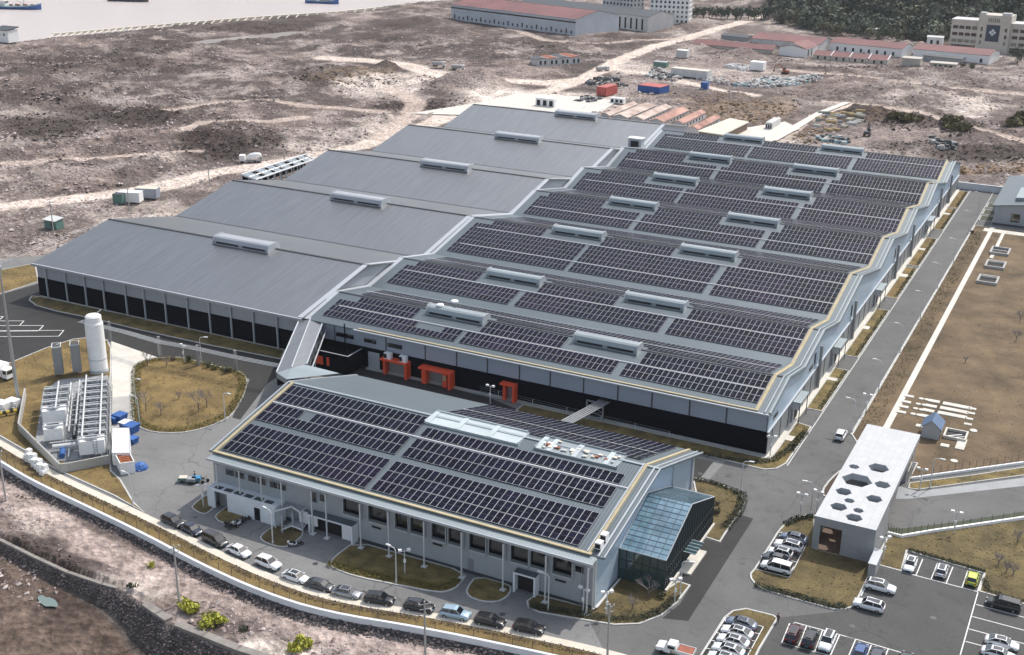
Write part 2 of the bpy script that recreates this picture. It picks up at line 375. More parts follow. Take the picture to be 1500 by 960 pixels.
ROADS = [  # dirt tracks: pixel polyline, half width in metres, colour
    ([(-80, 318), (0, 303), (60, 297), (140, 288), (200, 280), (262, 268), (330, 250), (400, 240), (450, 232), (500, 222), (560, 205), (620, 186), (680, 160), (740, 150), (800, 135), (850, 118), (885, 100), (915, 85), (960, 68), (1005, 56), (1060, 40), (1130, 20), (1180, 8)], 5.5, 0),
    ([(885, 100), (950, 108), (1010, 122), (1060, 133), (1105, 140)], 4.0, 0),
    ([(1150, 102), (1200, 108), (1260, 113), (1330, 122), (1400, 131), (1500, 138), (1600, 146)], 4.5, 1),
    ([(1212, 150), (1250, 153), (1300, 158), (1345, 165), (1385, 176), (1430, 190), (1500, 208), (1560, 226)], 4, 1),
    ([(1130, 207), (1160, 192), (1195, 170), (1240, 155)], 2.6, 0),
    ([(480, 85), (540, 90), (590, 95), (650, 112), (720, 118), (800, 122), (850, 118)], 8, 0),
    ([(240, 165), (270, 160), (330, 150), (395, 148), (440, 155), (500, 158), (560, 165)], 4, 1),
    ([(270, 190), (300, 180), (350, 178), (400, 178), (440, 172)], 4, 1),
    ([(0, 240), (80, 235), (150, 232), (230, 225), (290, 222)], 3, 1),
    ([(560, 205), (600, 170), (610, 150), (570, 130)], 5, 1),
    ([(1105, 140), (1060, 133)], 4, 0),
    ([(700, 22), (760, 45), (800, 60), (880, 66), (930, 60), (1005, 56)], 4, 1),
    ([(-40, 700), (60, 745), (130, 790), (210, 830), (300, 862), (420, 900), (560, 940), (700, 965)], 3.0, 2),
]
VEG = [(120, 95, 130, 22, .5), (60, 140, 80, 18, .55), (190, 172, 85, 14, 1), (130, 160, 40, 10, .8), (65, 185, 70, 20, .9), (320, 213, 62, 28, 1), (385, 208, 35, 15, .7), (190, 92, 45, 8, .8), (330, 62, 60, 8, .7), (220, 70, 60, 10, .7),
       (390, 40, 70, 10, .9), (440, 30, 50, 8, .8), (590, 35, 60, 9, .8), (650, 45, 60, 12, .55), (530, 118, 55, 12, .9), (470, 112, 40, 12, .7), (690, 33, 50, 8, .6), (560, 52, 50, 10, .6), (600, 157, 60, 6, .9), (660, 150, 40, 5, .8),
       (150, 220, 40, 8, .4), (40, 300, 25, 8, .3), (75, 345, 35, 6, .5), (1260, 168, 60, 12, 1), (1330, 180, 50, 12, .9), (1410, 190, 40, 14, .9), (1490, 182, 30, 12, .9), (1440, 225, 80, 14, .9), (1340, 215, 70, 8, .6), (800, 65, 40, 6, .7),
       (30, 800, 60, 20, .75), (80, 825, 55, 14, .7), (20, 730, 40, 12, .5), (230, 915, 30, 10, .4), (1400, 110, 60, 4, .4), (950, 70, 50, 6, .6), (1300, 100, 200, 3, .6), (1110, 90, 60, 6, .5), (920, 55, 60, 5, .7), (1090, 78, 60, 4, .7)]
OCHRE = [(540, 108, 50, 10, .7), (490, 118, 40, 8, .5), (1090, 165, 80, 22, .8), (1040, 148, 50, 14, .5), (1185, 198, 30, 14, .9), (1470, 248, 70, 8, 1), (1260, 172, 80, 8, .4), (960, 140, 40, 8, .4), (1420, 252, 40, 5, .9)]
PALE = [(560, 125, 70, 18, .8), (620, 115, 60, 12, .7), (215, 855, 35, 18, 1), (160, 845, 35, 12, .6), (390, 945, 60, 16, 1), (440, 975, 70, 20, .8), (750, 145, 90, 14, 1), (820, 150, 90, 18, .9), (1060, 215, 120, 24, .85), (930, 100, 40, 10, .6), (1420, 160, 40, 14, .8), (1080, 108, 70, 10, .45),
        (60, 755, 40, 30, .6), (30, 720, 30, 20, .5), (230, 235, 40, 10, .4), (40, 165, 40, 8, .3), (1440, 80, 40, 6, .6), (500, 195, 60, 12, .6), (470, 215, 60, 10, .5), (560, 180, 50, 12, .6), (200, 330, 60, 10, .5)]
SANDY = [(700, 125, 60, 20, 1), (735, 112, 50, 12, 1), (620, 98, 50, 8, .7), (810, 105, 30, 7, .8), (1065, 95, 80, 14, .8), (1300, 200, 90, 14, .8)]

def proj(x, y, z=0.0):
    vx, vy, vz = x-CAM[0], y-CAM[1], z-CAM[2]
    d = vx*FWD[0]+vy*FWD[1]+vz*FWD[2]; d = np.where(d < 1, 1, d)
    return 750+FPX*(vx*RGT[0]+vy*RGT[1]+vz*RGT[2])/d, 480-FPX*(vx*UPV[0]+vy*UPV[1]+vz*UPV[2])/d
def ell(X, Y, L, nz):
    m = np.zeros(X.shape)
    for a, b, rx, ry, s in L:
        d = ((X-a)/rx)**2+((Y-b)/ry)**2
        m = np.maximum(m, s*sstep(1.5, .35, d+(nz-.5)*2.2))
    return m
NA, NR = 940, 960
ang = np.linspace(rad(-46), rad(46), NA)+YAW
rr = 95*np.exp(np.linspace(0, math.log(3000/95), NR))
A, Rr = np.meshgrid(ang, rr)
GX = CAM[0]+Rr*np.sin(A); GY = CAM[1]+Rr*np.cos(A)
GZ, INS = height(GX, GY)
PX, PY = proj(GX, GY)
n1 = fbm(GX, GY, 14, 5, 41, .62); n2 = fbm(GX, GY, 45, 4, 57); n3 = fbm(GX, GY, 5, 3, 77, .6); n4 = fbm(GX, GY, 2.2, 2, 99)
base = np.stack([np.full(GX.shape, c) for c in (.255, .216, .196)], -1)
def mix(c, m): 
    global base
    m = np.clip(m, 0, 1)[..., None]; base = base*(1-m)+np.array(c)*m
mix((.40, .345, .312), sstep(.52, .66, n2)*.6); mix((.205, .158, .138), sstep(.48, .34, n2)*.65)
mix((.132, .106, .098), sstep(.46, .56, n1)*.8); mix((.44, .38, .36), sstep(.42, .32, n1)*.5)
far = np.exp(-((PY-80)/110)**2)
vegm = ell(PX, PY, VEG, n1*.6+n3*.4); 
mix((.078, .062, .058), sstep(.455, .56, n1*.5+n2*.3+n3*.2)*far*.85*(PX < 900))
mix((.062, .047, .042), vegm*sstep(.28, .55, n3*.6+n4*.4+vegm*.25))
mix((.20, .135, .085), ell(PX, PY, OCHRE, n1)*sstep(.3, .5, n3)*.85)
mix((.30, .245, .225), ell(PX, PY, SANDY, n1)*.9)
mix((.68, .60, .545), ell(PX, PY, PALE, n1*.7+n3*.3)*(.6+.4*sstep(.35, .6, n3)))
for pl, hw, kind in ROADS:
    P = px(pl); d = pdist(GX, GY, [(p.x, p.y) for p in P])+(n3-.5)*3.5+(n1-.5)*3
    mix(((.70, .60, .53), (.58, .48, .42), (.46, .375, .345))[kind], sstep(hw*1.25, hw*.75, d)*(.75 if kind else .95))
    GZ = np.where(INS, GZ, GZ*(1-.85*sstep(hw*1.9, hw, d)*(kind < 2)))
# mud flat and stone slope at the lower left
near = (GX < 60) & (GY < 0)
yc = np.interp(GX, _cx, _cy); dc = pdist(GX, GY, CREST); sg = np.where(near, np.where(yc-GY > 0, dc, -dc), -99)
mix((.115, .098, .088), sstep(.2, .8, sg)*sstep(1.35, 1.0, sg/_wid(GX)))
mud = sstep(1.05, 1.3, sg/_wid(GX))
mix((.145, .108, .088), mud); mix((.30, .245, .215), mud*sstep(.48, .60, n2*.6+n1*.4)*.8); mix((.088, .066, .056), mud*sstep(.46, .6, n1)*.8)
# far land and the hill
hh = hill_h(GX, GY); mix((.055, .055, .04), sstep(2, 12, hh)*(.65+.35*sstep(.4, .6, n2)))
ys = np.interp(GX, _sx, _sy); mix((.16, .135, .125), sstep(22, 0, np.abs(ys-GY))*(GX < _sx[-1])*(GY > 100))
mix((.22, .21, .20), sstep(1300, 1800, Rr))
base = base*(.72+.56*n4[..., None])*(.74+.52*n3[..., None])
me = bpy.data.meshes.new('ground'); V = np.stack([GX, GY, GZ], -1).reshape(-1, 3).astype(np.float32)
idx = np.arange(NA*NR).reshape(NR, NA)
F = np.stack([idx[:-1, :-1], idx[:-1, 1:], idx[1:, 1:], idx[1:, :-1]], -1).reshape(-1, 4)
me.vertices.add(len(V)); me.vertices.foreach_set('co', V.ravel()); me.loops.add(F.size); me.loops.foreach_set('vertex_index', F.ravel().astype(np.int32))
me.polygons.add(len(F)); me.polygons.foreach_set('loop_start', np.arange(0, F.size, 4, dtype=np.int32)); me.polygons.foreach_set('loop_total', np.full(len(F), 4, np.int32))
ca = me.color_attributes.new('soil', 'FLOAT_COLOR', 'POINT'); c4 = np.concatenate([base.reshape(-1, 3), np.ones((NA*NR, 1))], 1).astype(np.float32); ca.data.foreach_set('color', c4.ravel())
me.polygons.foreach_set('use_smooth', np.ones(len(F), bool)); me.update(calc_edges=True)
gm = bpy.data.materials.new('soil'); gm.use_nodes = True; n, l = gm.node_tree.nodes, gm.node_tree.links; b = n['Principled BSDF']; b.inputs['Roughness'].default_value = .95; b.inputs['Specular IOR Level'].default_value = .2
va = n.new('ShaderNodeVertexColor'); va.layer_name = 'soil'; g = n.new('ShaderNodeNewGeometry')
t = n.new('ShaderNodeTexNoise'); t.inputs['Scale'].default_value = .55; t.inputs['Detail'].default_value = 7; t.inputs['Roughness'].default_value = .75; l.new(g.outputs['Position'], t.inputs['Vector'])
r = n.new('ShaderNodeValToRGB'); r.color_ramp.elements[0].position = .3; r.color_ramp.elements[0].color = (.36, .34, .335, 1); r.color_ramp.elements[1].position = .68; r.color_ramp.elements[1].color = (1.55, 1.53, 1.5, 1)
l.new(t.outputs['Fac'], r.inputs['Fac'])
mx = n.new('ShaderNodeMix'); mx.data_type = 'RGBA'; mx.blend_type = 'MULTIPLY'; mx.inputs['Factor'].default_value = 1
l.new(va.outputs['Color'], mx.inputs[6]); l.new(r.outputs['Color'], mx.inputs[7]); l.new(mx.outputs[2], b.inputs['Base Color'])
vo = n.new('ShaderNodeTexVoronoi'); vo.inputs['Scale'].default_value = .8; l.new(g.outputs['Position'], vo.inputs['Vector'])
ad = n.new('ShaderNodeMath'); ad.operation = 'ADD'; l.new(t.outputs['Fac'], ad.inputs[0]); l.new(vo.outputs['Distance'], ad.inputs[1])
bp = n.new('ShaderNodeBump'); bp.inputs['Strength'].default_value = .9; bp.inputs['Distance'].default_value = .7; l.new(ad.outputs[0], bp.inputs['Height']); l.new(bp.outputs['Normal'], b.inputs['Normal'])
me.materials.append(gm); go = bpy.data.objects.new('ground', me); COL.objects.link(go); struct(go)
# unseen ridge along the northern horizon, added to darken roof reflections
HA = np.linspace(rad(-120), rad(60), 260); hd = 4700.0; HP = 520+520*fbm(HA*7, HA*0+3.3, 1.0, 4, 411); V_ = []; F_ = []
for i_, (a_, h_) in enumerate(zip(HA, HP)):
    for k_, (dd, hh_) in enumerate(((0, -20), (500, h_*.55), (900, h_), (1500, -20))): V_.append((CAM[0]+(hd+dd)*math.sin(a_), CAM[1]+(hd+dd)*math.cos(a_), hh_*(1+.12*math.sin(i_*1.7+k_))))
    if i_:
        for k_ in range(3): o_ = (i_-1)*4+k_; F_.append((o_, o_+4, o_+5)); F_.append((o_, o_+5, o_+1))
mat('far_hill', (.07, .085, .075), .95, 0, .004, .3); struct(numpy_mesh('added_hills', V_, F_, ['far_hill']))
def gz(x, y):
    z, _ = height(np.array([float(x)]), np.array([float(y)])); return float(z[0])

# sea, pond, puddle
def water_mat(name, col, rough, bs, bstr):
    m = bpy.data.materials.new(name); m.use_nodes = True; MATS[name] = m; n, l = m.node_tree.nodes, m.node_tree.links; b = n['Principled BSDF']
    b.inputs['Base Color'].default_value = col; b.inputs['Roughness'].default_value = rough; b.inputs['IOR'].default_value = 1.33
    t = n.new('ShaderNodeTexNoise'); t.inputs['Scale'].default_value = bs; t.inputs['Detail'].default_value = 5; g = n.new('ShaderNodeNewGeometry'); l.new(g.outputs['Position'], t.inputs['Vector'])
    bp = n.new('ShaderNodeBump'); bp.inputs['Strength'].default_value = bstr; bp.inputs['Distance'].default_value = .3; l.new(t.outputs['Fac'], bp.inputs['Height']); l.new(bp.outputs['Normal'], b.inputs['Normal'])
water_mat('sea_water', (.60, .53, .50, 1), .25, .25, .35); water_mat('puddle_water', (.17, .22, .21, 1), .06, .5, .05); water_mat('pond_water', (.42, .38, .36, 1), .12, .3, .1)  # pale sea base: sun reflection and haze put into the colour
sh = [(p.x, p.y) for p in SHORE]
m = MB(); m.poly([(x, y-6, -1.1) for x, y in sh] + [(-250, 1500, -1.1), (-300, 5600, -1.1), (-5600, 5600, -1.1), (-5600, 400, -1.1), (-1300, 150, -1.1)]); struct(m.build('sea', 'sea_water'))
m = MB(); m.poly([(p.x, p.y, -.35) for p in POND]); struct(m.build('pond', 'pond_water'))
pz = -2.72; pp = chaikin([at(a, b_, pz) for a, b_ in [(54, 874), (62, 871), (67, 875), (77, 876), (84, 882), (85, 890), (76, 888), (66, 889), (57, 881)]], 2)
m = MB(); m.poly([(p.x, p.y, pz) for p in pp]); struct(m.build('puddle', 'puddle_water'))

# ------------------------------------------------------------------ site surfaces
m = MB(); m.poly([(x, y, 0) for x, y in SITE]); 
m2 = MB()
for (x0, y0), (x1, y1) in zip(SITE, SITE[1:]+SITE[:1]): m2.quad((x0, y0, -1.6), (x1, y1, -1.6), (x1, y1, -.002), (x0, y0, -.002))
struct(m.build('yard_asphalt', 'asphalt')); struct(m2.build('yard_edge', 'concrete'))
def sheet(name, pts, z, mt): 
    m = MB(); m.poly([(p[0], p[1], z) for p in pts]); return struct(m.build(name, mt))
S_EAST = [(-3, -73.2)]+[(p.x, p.y) for p in S_LINE[-3:]]+[(60, -92), (150, -92), (150, 14), (17, 14), (17, 246), (-6, 246), (-6, -8), (-9, -66)]
# dark new asphalt: north-west road, building shade painted into it, and lobby strip
sheet('road', px([(-90, 505), (0, 432), (14, 428), (58, 415), (62, 436), (420, 515), (425, 540), (392, 562), (352, 615), (340, 612), (366, 556), (337, 540), (262, 522), (200, 531), (160, 498), (108, 497), (67, 510), (20, 530), (-80, 590)]), .004, 'asphalt_dark')
sheet('road', S_EAST, .004, 'asphalt_east')
sheet('road', px([(1080, 753), (1103.6, 760), (1008, 910), (970, 906), (996, 885), (1012, 858), (995, 851), (1032, 789), (1055, 796)]), .009, 'asphalt_dark')
sheet('yard_paving', [(-95, -19.2), (-84, -19.2), (-8, -19.2), (-8, -8), (-40, -8), (-60, -2), (-95, -.5)], .014, 'asphalt_dark')  # yard between hall and office: its shade put into the dark sheet
sheet('parking_lot', px([(1279, 829), (1321, 839), (1331, 809), (1441, 842), (1432, 868), (1520, 893), (1520, 1000), (1110, 960), (1140, 905), (1240, 895), (1256, 880)]), .009, 'asphalt_mid')
# pale concrete pad between roundabout and gas plant
sheet('concrete_pad', px([(163, 500), (232, 524), (205, 532), (196, 540), (194, 580), (164, 582)]), .008, 'concrete_pale')
sheet('concrete_pad', px([(164, 582), (194, 580), (194, 612), (196, 622), (163, 640)]), .008, 'concrete')
sheet('driveway_apron', px([(1316, 712), (1345, 720), (1500, 700), (1560, 692), (1560, 703), (1500, 712), (1330, 731), (1312, 731)]), .009, 'concrete_grey')
# road markings
def stroke(m, a, b, w=.14, z=.016):
    a, b = Vector((a[0], a[1], 0)), Vector((b[0], b[1], 0)); d = (b-a).normalized(); nn = Vector((-d.y, d.x, 0))*w/2
    m.quad((a-nn).to_tuple()[:2]+(z,), (b-nn).to_tuple()[:2]+(z,), (b+nn).to_tuple()[:2]+(z,), (a+nn).to_tuple()[:2]+(z,))
m = MB()
q = lambda ox, oy, sc: (lambda x, y: (ox+x/sc, oy+y/sc))
Q1 = q(1240, 790, 5.646)
def line(a, b, w=.14, z=.016): stroke(m, at(*a), at(*b), w, z)
for a, b in (((455, 270), (1085, 435)), ((575, 300), (630, 165)), ((700, 330), (752, 200)), ((825, 365), (880, 230)), ((955, 400), (1003, 262)), ((440, 265), (505, 120)), ((1083, 432), (1135, 290)),
             ((1087, 440), (940, 960)), ((1070, 540), (1480, 650)), ((1040, 640), (1480, 757)), ((1010, 742), (1480, 868)), ((985, 846), (1300, 930)), ((0, 805), (460, 940)), ((75, 830), (20, 960)), ((205, 875), (170, 960)), ((345, 910), (325, 960)), ((240, 225), (120, 470))):
    line(Q1(*a), Q1(*b), .16)
Q2 = q(1000, 640, 3)
for a, b in (((435, 905), (470, 820)), ((435, 905), (560, 940)), ((510, 920), (545, 830)), ((580, 945), (615, 850)), ((650, 960), (690, 870)), ((490, 815), (690, 870)), ((560, 940), (640, 960)), ((690, 870), (760, 890))): line(Q2(*a), Q2(*b), .16)
Q0 = q(0, 440, 3.692)
for a, b in (((0, 88), (18, 88)), ((0, 112), (130, 112)), ((130, 112), (105, 137)), ((0, 137), (235, 137)), ((235, 137), (208, 166)), ((0, 168), (208, 166)), ((0, 165), (345, 163)), ((345, 163), (318, 195)), ((318, 195), (0, 197)), ((18, 88), (0, 104))): line(Q0(*a), Q0(*b), .22)
# long dashed lanes on the dark road in front of the west hall
struct(m.build('road_markings', 'road_paint'))
# ------------------------------------------------------------------ kerbed lawns
KERB = MB(); LAWNS = []
def ring(pts, w, z0, z1, mb, mi=0):
    n = len(pts); P = [Vector((p[0], p[1], 0)) for p in pts]
    ar = sum(P[i].x*P[(i+1) % n].y-P[(i+1) % n].x*P[i].y for i in range(n))
    if ar < 0: P = P[::-1]
    inn = []
    for i in range(n):
        a, b, c = P[i-1], P[i], P[(i+1) % n]
        e1 = (b-a).normalized(); e2 = (c-b).normalized(); nn = Vector((-(e1.y+e2.y), e1.x+e2.x, 0))
        if nn.length < 1e-4: nn = Vector((-e1.y, e1.x, 0))
        nn.normalize(); k = max(.4, nn.dot(Vector((-e1.y, e1.x, 0)))); inn.append(b+nn*min(w/k, 2.2*w))
    for i in range(n):
        a, b, c, d = P[i], P[(i+1) % n], inn[(i+1) % n], inn[i]
        mb.quad((a.x, a.y, z0), (b.x, b.y, z0), (b.x, b.y, z1), (a.x, a.y, z1), mi)
        mb.quad((a.x, a.y, z1), (b.x, b.y, z1), (c.x, c.y, z1), (d.x, d.y, z1), mi)
        mb.quad((d.x, d.y, z0), (d.x, d.y, z1), (c.x, c.y, z1), (c.x, c.y, z0), mi)
    return inn
def island(pts, mt, smooth=1, kw=.28, name='lawn'):
    P = chaikin(pts, smooth) if smooth else pts
    inn = ring(P, kw, -.05, .14, KERB)
    m = MB(); m.poly([(p.x, p.y, .10) for p in inn]); 
    if name == 'lawn' and mt.startswith('grass'): LAWNS.append(([(p.x, p.y) for p in inn], mt))
    return struct(m.build(name, mt))
Qr = q(180, 500, 6.4)
ROUND = px([Qr(*p) for p in ((100, 240), (130, 215), (200, 180), (350, 155), (520, 150), (760, 200), (1000, 265), (1130, 295), (1175, 370), (1150, 480), (1090, 600), (1030, 690), (960, 740), (800, 810), (600, 860), (380, 868), (200, 840), (120, 780), (92, 740), (90, 600), (92, 400))])
island(ROUND, 'grass_gold', 1)
island(px([(61, 435), (418, 512.5), (412, 527), (300, 505), (200, 483), (133, 466.7), (83, 456.7), (52, 448), (42, 440), (46, 434)]), 'grass_olive', 0)
island(px([(-60, 415), (0, 396), (52, 386), (57, 413), (14, 427), (-60, 446)]), 'grass_gold', 0)
island(px([(-40, 556), (21.7, 529), (67.7, 510), (108, 497), (140, 494), (158, 499), (163, 510), (163, 600), (163, 690), (177, 703), (197, 737), (212, 752), (167, 727), (83, 689), (33, 659), (-10, 634)]), 'grass_gold', 0)
Q5 = q(230, 660, 9.6)
island(px([Q5(*p) for p in ((790, 580), (640, 660), (480, 790), (500, 830), (620, 900), (720, 890), (830, 780))]), 'grass_brown', 1, .2)
Q6 = q(300, 650, 6.856)
island(px([Q6(*p) for p in ((265, 600), (120, 710), (100, 740), (130, 780), (225, 815), (395, 760), (500, 690), (380, 640))]), 'grass_olive', 0, .2)
island(px([(407.7, 770), (397, 773), (380, 786.4), (383, 793), (399, 800), (416.6, 803), (429, 798), (448.5, 781), (430, 772)]), 'grass_brown', 1, .2)
island(px([(520, 793), (488, 817), (482, 826.7), (488, 834), (523, 846.5), (581.6, 858), (640, 869.4), (658.5, 867), (672, 860), (687, 839.5), (600, 815)]), 'grass_olive', 1)
island(px([(697.5, 843), (681.4, 863.7), (684.9, 875), (706.6, 883), (729.5, 883), (743, 876), (750, 866), (748, 857)]), 'grass_olive', 1)
Q7 = q(860, 640, 3)
island(px([(786, 871), (771, 881), (773, 891), (789, 898), (835, 906), (900, 916.4), (937, 915), (970, 902), (993, 883), (1012, 858), (993, 852), (975, 864), (909, 846), (869, 892)]), 'grass_brown', 0)
island(px([Q7(*p) for p in ((515, 442), (585, 465), (620, 410), (690, 310), (695, 280), (670, 245), (600, 215), (462, 178))]), 'grass_brown', 0)
# verge south and east of the main hall
island([(-52, -1.6), (-52, -5.5), (-8, -6.3), (1.5, -6.6), (3.6, -5), (4.6, -2), (4.7, 16.8), (1.3, 17.6), (1.3, -1.6)], 'grass_olive', 0)
for y0, y1 in ((25.4, 51.0), (60, 97.3), (108, 138.5), (140.5, 173), (184, 214), (215.5, 242)):
    island([(1.3, y0), (4.7, y0), (4.7, y1), (1.3, y1)], 'grass_gold' if y0 > 100 else 'grass_olive', 0, .22)
# gate lawn and the other car-park lawns
Qb = q(1000, 740, 5.646)
island(px([Qb(*p) for p in ((1095, 85), (1020, 82), (930, 100), (850, 145), (790, 215), (590, 530), (555, 570), (560, 610), (590, 650), (660, 700), (900, 775), (1250, 870), (1340, 870), (1400, 850))] + [(1254, 885), (1281, 830), (1275, 818), (1194, 802)]), 'grass_brown', 0)
BAY = px([Qb(*p) for p in ((785, 222), (1040, 295), (882, 600), (598, 528))], .1)
m = MB(); m.poly([(p.x, p.y, .115) for p in BAY]); struct(m.build('parking_bay', 'asphalt_dark'))
island(px([(1302, 783), (1320, 788), (1367, 780), (1500, 761), (1600, 746), (1600, 915), (1500, 886), (1433, 867), (1441, 841), (1329, 808), (1321, 838), (1280, 827), (1286, 812)]), 'grass_brown', 0)
LOW = px([(1060, 905), (1073, 895), (1093, 891.7), (1133, 901.7), (1140, 906.7), (1113, 951.7), (1090, 1000), (1010, 985)])
island(LOW, 'grass_brown', 0)
BAY2 = px([Q2(*p) for p in ((190, 795), (355, 835), (265, 1000), (80, 965))], .1)
m = MB(); m.poly([(p.x, p.y, .115) for p in BAY2]); struct(m.build('parking_bay', 'asphalt_dark'))
m = MB()
for B_, f in ((BAY, 5), (BAY2, 5)):
    a, b_, c, d = B_
    for i in range(f+1): stroke(m, a.lerp(d, i/f), b_.lerp(c, i/f), .12, .125)
    stroke(m, a, d, .12, .129); stroke(m, b_, c, .12, .129)
struct(m.build('bay_markings', 'road_paint'))
# field east of the road with its long paved path
FENCE_E = px([(1334, 702), (1420, 690), (1500, 679), (1600, 665)])
fld = [(12.7, 17), (12.7, 196), (140, 196), (140, FENCE_E[-1].y)] + [(p.x, p.y) for p in reversed(FENCE_E)] + [(26.6, 0), (26.6, 10.1), (16.4, 10.1)]
island([Vector((x, y, 0)) for x, y in fld], 'grass_field', 0)
island(px([(1332, 708), (1420, 697), (1500, 685), (1600, 672), (1600, 683), (1500, 697), (1345, 718), (1330, 716)]), 'grass_olive', 0, .2)
sheet('path', [(17.6, 15), (18.9, 15), (18.9, 196), (17.6, 196)], .115, 'concrete_pale')
sheet('path', [(21.6, 160), (22.6, 160), (22.6, 190), (21.6, 190)], .116, 'concrete_pale')
sheet('path', [(16.0, 190), (32, 190), (32, 194), (16.0, 194)], .119, 'concrete_pale')
m = MB(); m.poly([(-1.0+2.3, y, .02) if 0 else p for y, p in ((0, (0.1, -1.6, .02)), (0, (1.25, -1.6, .02)), (0, (1.25, 245, .02)), (0, (.1, 245, .02)))]); struct(m.build('footpath', 'concrete_pale'))
m = MB(); m.poly([(-193.5, -1.6, .02), (-112, -1.6, .02), (-112, -.6, .02), (-193.5, -.6, .02)]); m.poly([(-92, -1.5, .02), (.05, -1.5, .02), (.05, .1, .02), (-92, .1, .02)]); struct(m.build('footpath', 'concrete'))
# kerb along both sides of the east road
for x in (4.85, 12.45):
    KERB.box(x, -3 if x < 5 else 17, -.05, x+.22, 245, .145)
#KERB
m = MB()
for x, y, a, b_ in ((1.4, 8, 1.6, 2.4), (1.3, 43, 2.6, 1.8), (1.3, 80, 1.6, 2.4), (1.3, 128, 2.2, 3), (1.3, 158, 2, 2), (1.3, 205, 2.4, 2)):
    m.box(x, y, .05, x+a, y+b_, .17)
struct(m.build('paving_slab', 'concrete_pale'))

# ------------------------------------------------------------------ boundary: drain walkway, grass strip, white wall, rock toe, sea wall
def strip_between(name, A_, B_, mt, z=.05, zb=None):
    m = MB()
    for i in range(len(A_)-1):
        a, b_, c, d = A_[i], A_[i+1], B_[i+1], B_[i]
        m.quad((d.x, d.y, z if zb is None else zb), (c.x, c.y, z if zb is None else zb), (b_.x, b_.y, z), (a.x, a.y, z))
    return m
def offs(P, d):
    o = []
    for i, p in enumerate(P):
        a = P[max(i-1, 0)]; b_ = P[min(i+1, len(P)-1)]; t = Vector((b_.x-a.x, b_.y-a.y, 0)).normalized(); o.append(Vector((p.x+t.y*d, p.y-t.x*d, 0)))
    return o
SL = chaikin(S_LINE, 2, False)
for nm, a, b_, h, mt in (('walkway', 0.0, 1.5, .16, 'cream'), ('grass_strip', 1.5, 5.0, .08, 'grass_gold')):
    A_, B_ = offs(SL, a), offs(SL, b_); m = strip_between(nm, A_, B_, mt, h)
    for P in (A_,): 
        for p, q_ in zip(P[:-1], P[1:]): m.quad((p.x, p.y, h), (q_.x, q_.y, h), (q_.x, q_.y, -.02), (p.x, p.y, -.02))
    for p, q_ in zip(B_[:-1], B_[1:]): m.quad((p.x, p.y, -1), (q_.x, q_.y, -1), (q_.x, q_.y, h), (p.x, p.y, h))
    struct(m.build(nm, mt))
A_, B_ = offs(SL, 5.0), offs(SL, 5.45); m = strip_between('w', A_, B_, '', .95)
for p, q_ in zip(A_[:-1], A_[1:]): m.quad((p.x, p.y, .95), (q_.x, q_.y, .95), (q_.x, q_.y, -.5), (p.x, p.y, -.5))
for p, q_ in zip(B_[:-1], B_[1:]): m.quad((p.x, p.y, -1.6), (q_.x, q_.y, -1.6), (q_.x, q_.y, .95), (p.x, p.y, .95))
tag(m.build('boundary_wall', 'white_wall'), 'long white boundary wall curving between grass strip and rock slope', 'wall')
A_, B_ = offs(SL, 5.45), offs(SL, 6.9); m = strip_between('t', A_, B_, '', -.1, -1.3); struct(m.build('rock_toe', 'rock_dark'))
# ------------------------------------------------------------------ solar panel helpers
PM = MB(); PM.box(-.56, -1.13, 0, .56, 1.13, .04, 1)
PM.quad((-.525, -1.095, .043), (.525, -1.095, .043), (.525, -.006, .043), (-.525, -.006, .043), 0); PM.quad((-.525, .006, .043), (.525, .006, .043), (.525, 1.095, .043), (-.525, 1.095, .043), 0)
_tmp = PM.build('solar_panel', ['solar_cell', 'panel_frame']); PANEL_ME = _tmp.data; bpy.data.objects.remove(_tmp)
def panel_object(parent, c, tilt, off):
    o = bpy.data.objects.new('solar_panel', PANEL_ME); COL.objects.link(o); o.parent = parent
    o.location = Vector(c)-off; o.rotation_euler = (tilt, 0, 0)
def panel_batch(parent, items, name='solar_panels'):
    m = MB()
    for c, tilt in items:
        T = Matrix.Translation(c) @ Matrix.Rotation(tilt, 4, 'X')
        for (a, b_, c_, d, z, mi) in ((-.56, -1.13, .56, 1.13, .035, 1), (-.525, -1.095, .525, -.006, .043, 0), (-.525, .006, .525, 1.095, .043, 0)):
            m.add([(a, b_, z), (c_, b_, z), (c_, d, z), (a, d, z)], [(0, 1, 2, 3)], mi, T)
    o = m.build(name, ['solar_cell', 'panel_frame'], parent); stuff(o); return o
def place_panels(parent, items, nearest=100):
    off = Vector(parent.location); cv = Vector(CAM)
    items = sorted(items, key=lambda t: (Vector(t[0])-cv).length)
    for c, t in items[:nearest]: panel_object(parent, c, t, off)
    if items[nearest:]: panel_batch(parent, items[nearest:])
def slope_fn(Y, Z): return lambda y: float(np.interp(y, Y, Z))
def slope_rows(zf, x0, x1, ylist, up, skip=(), cols=1.16, lift=.16):
    """rows of panels centred on each y; up=+1 when the roof rises with y"""
    out = []
    for y in ylist:
        t = math.atan2(zf(y+.6)-zf(y-.6), 1.2); n = int((x1-x0)/cols)
        for i in range(n):
            x = (x1-cols*(n-i-.5)) if x1 > -4 else x0+cols*(i+.5)
            if any(a < x < b and c < y < d for a, b, c, d in skip): continue
            out.append((Vector((x, y, zf(y)+lift)), t))
    return out

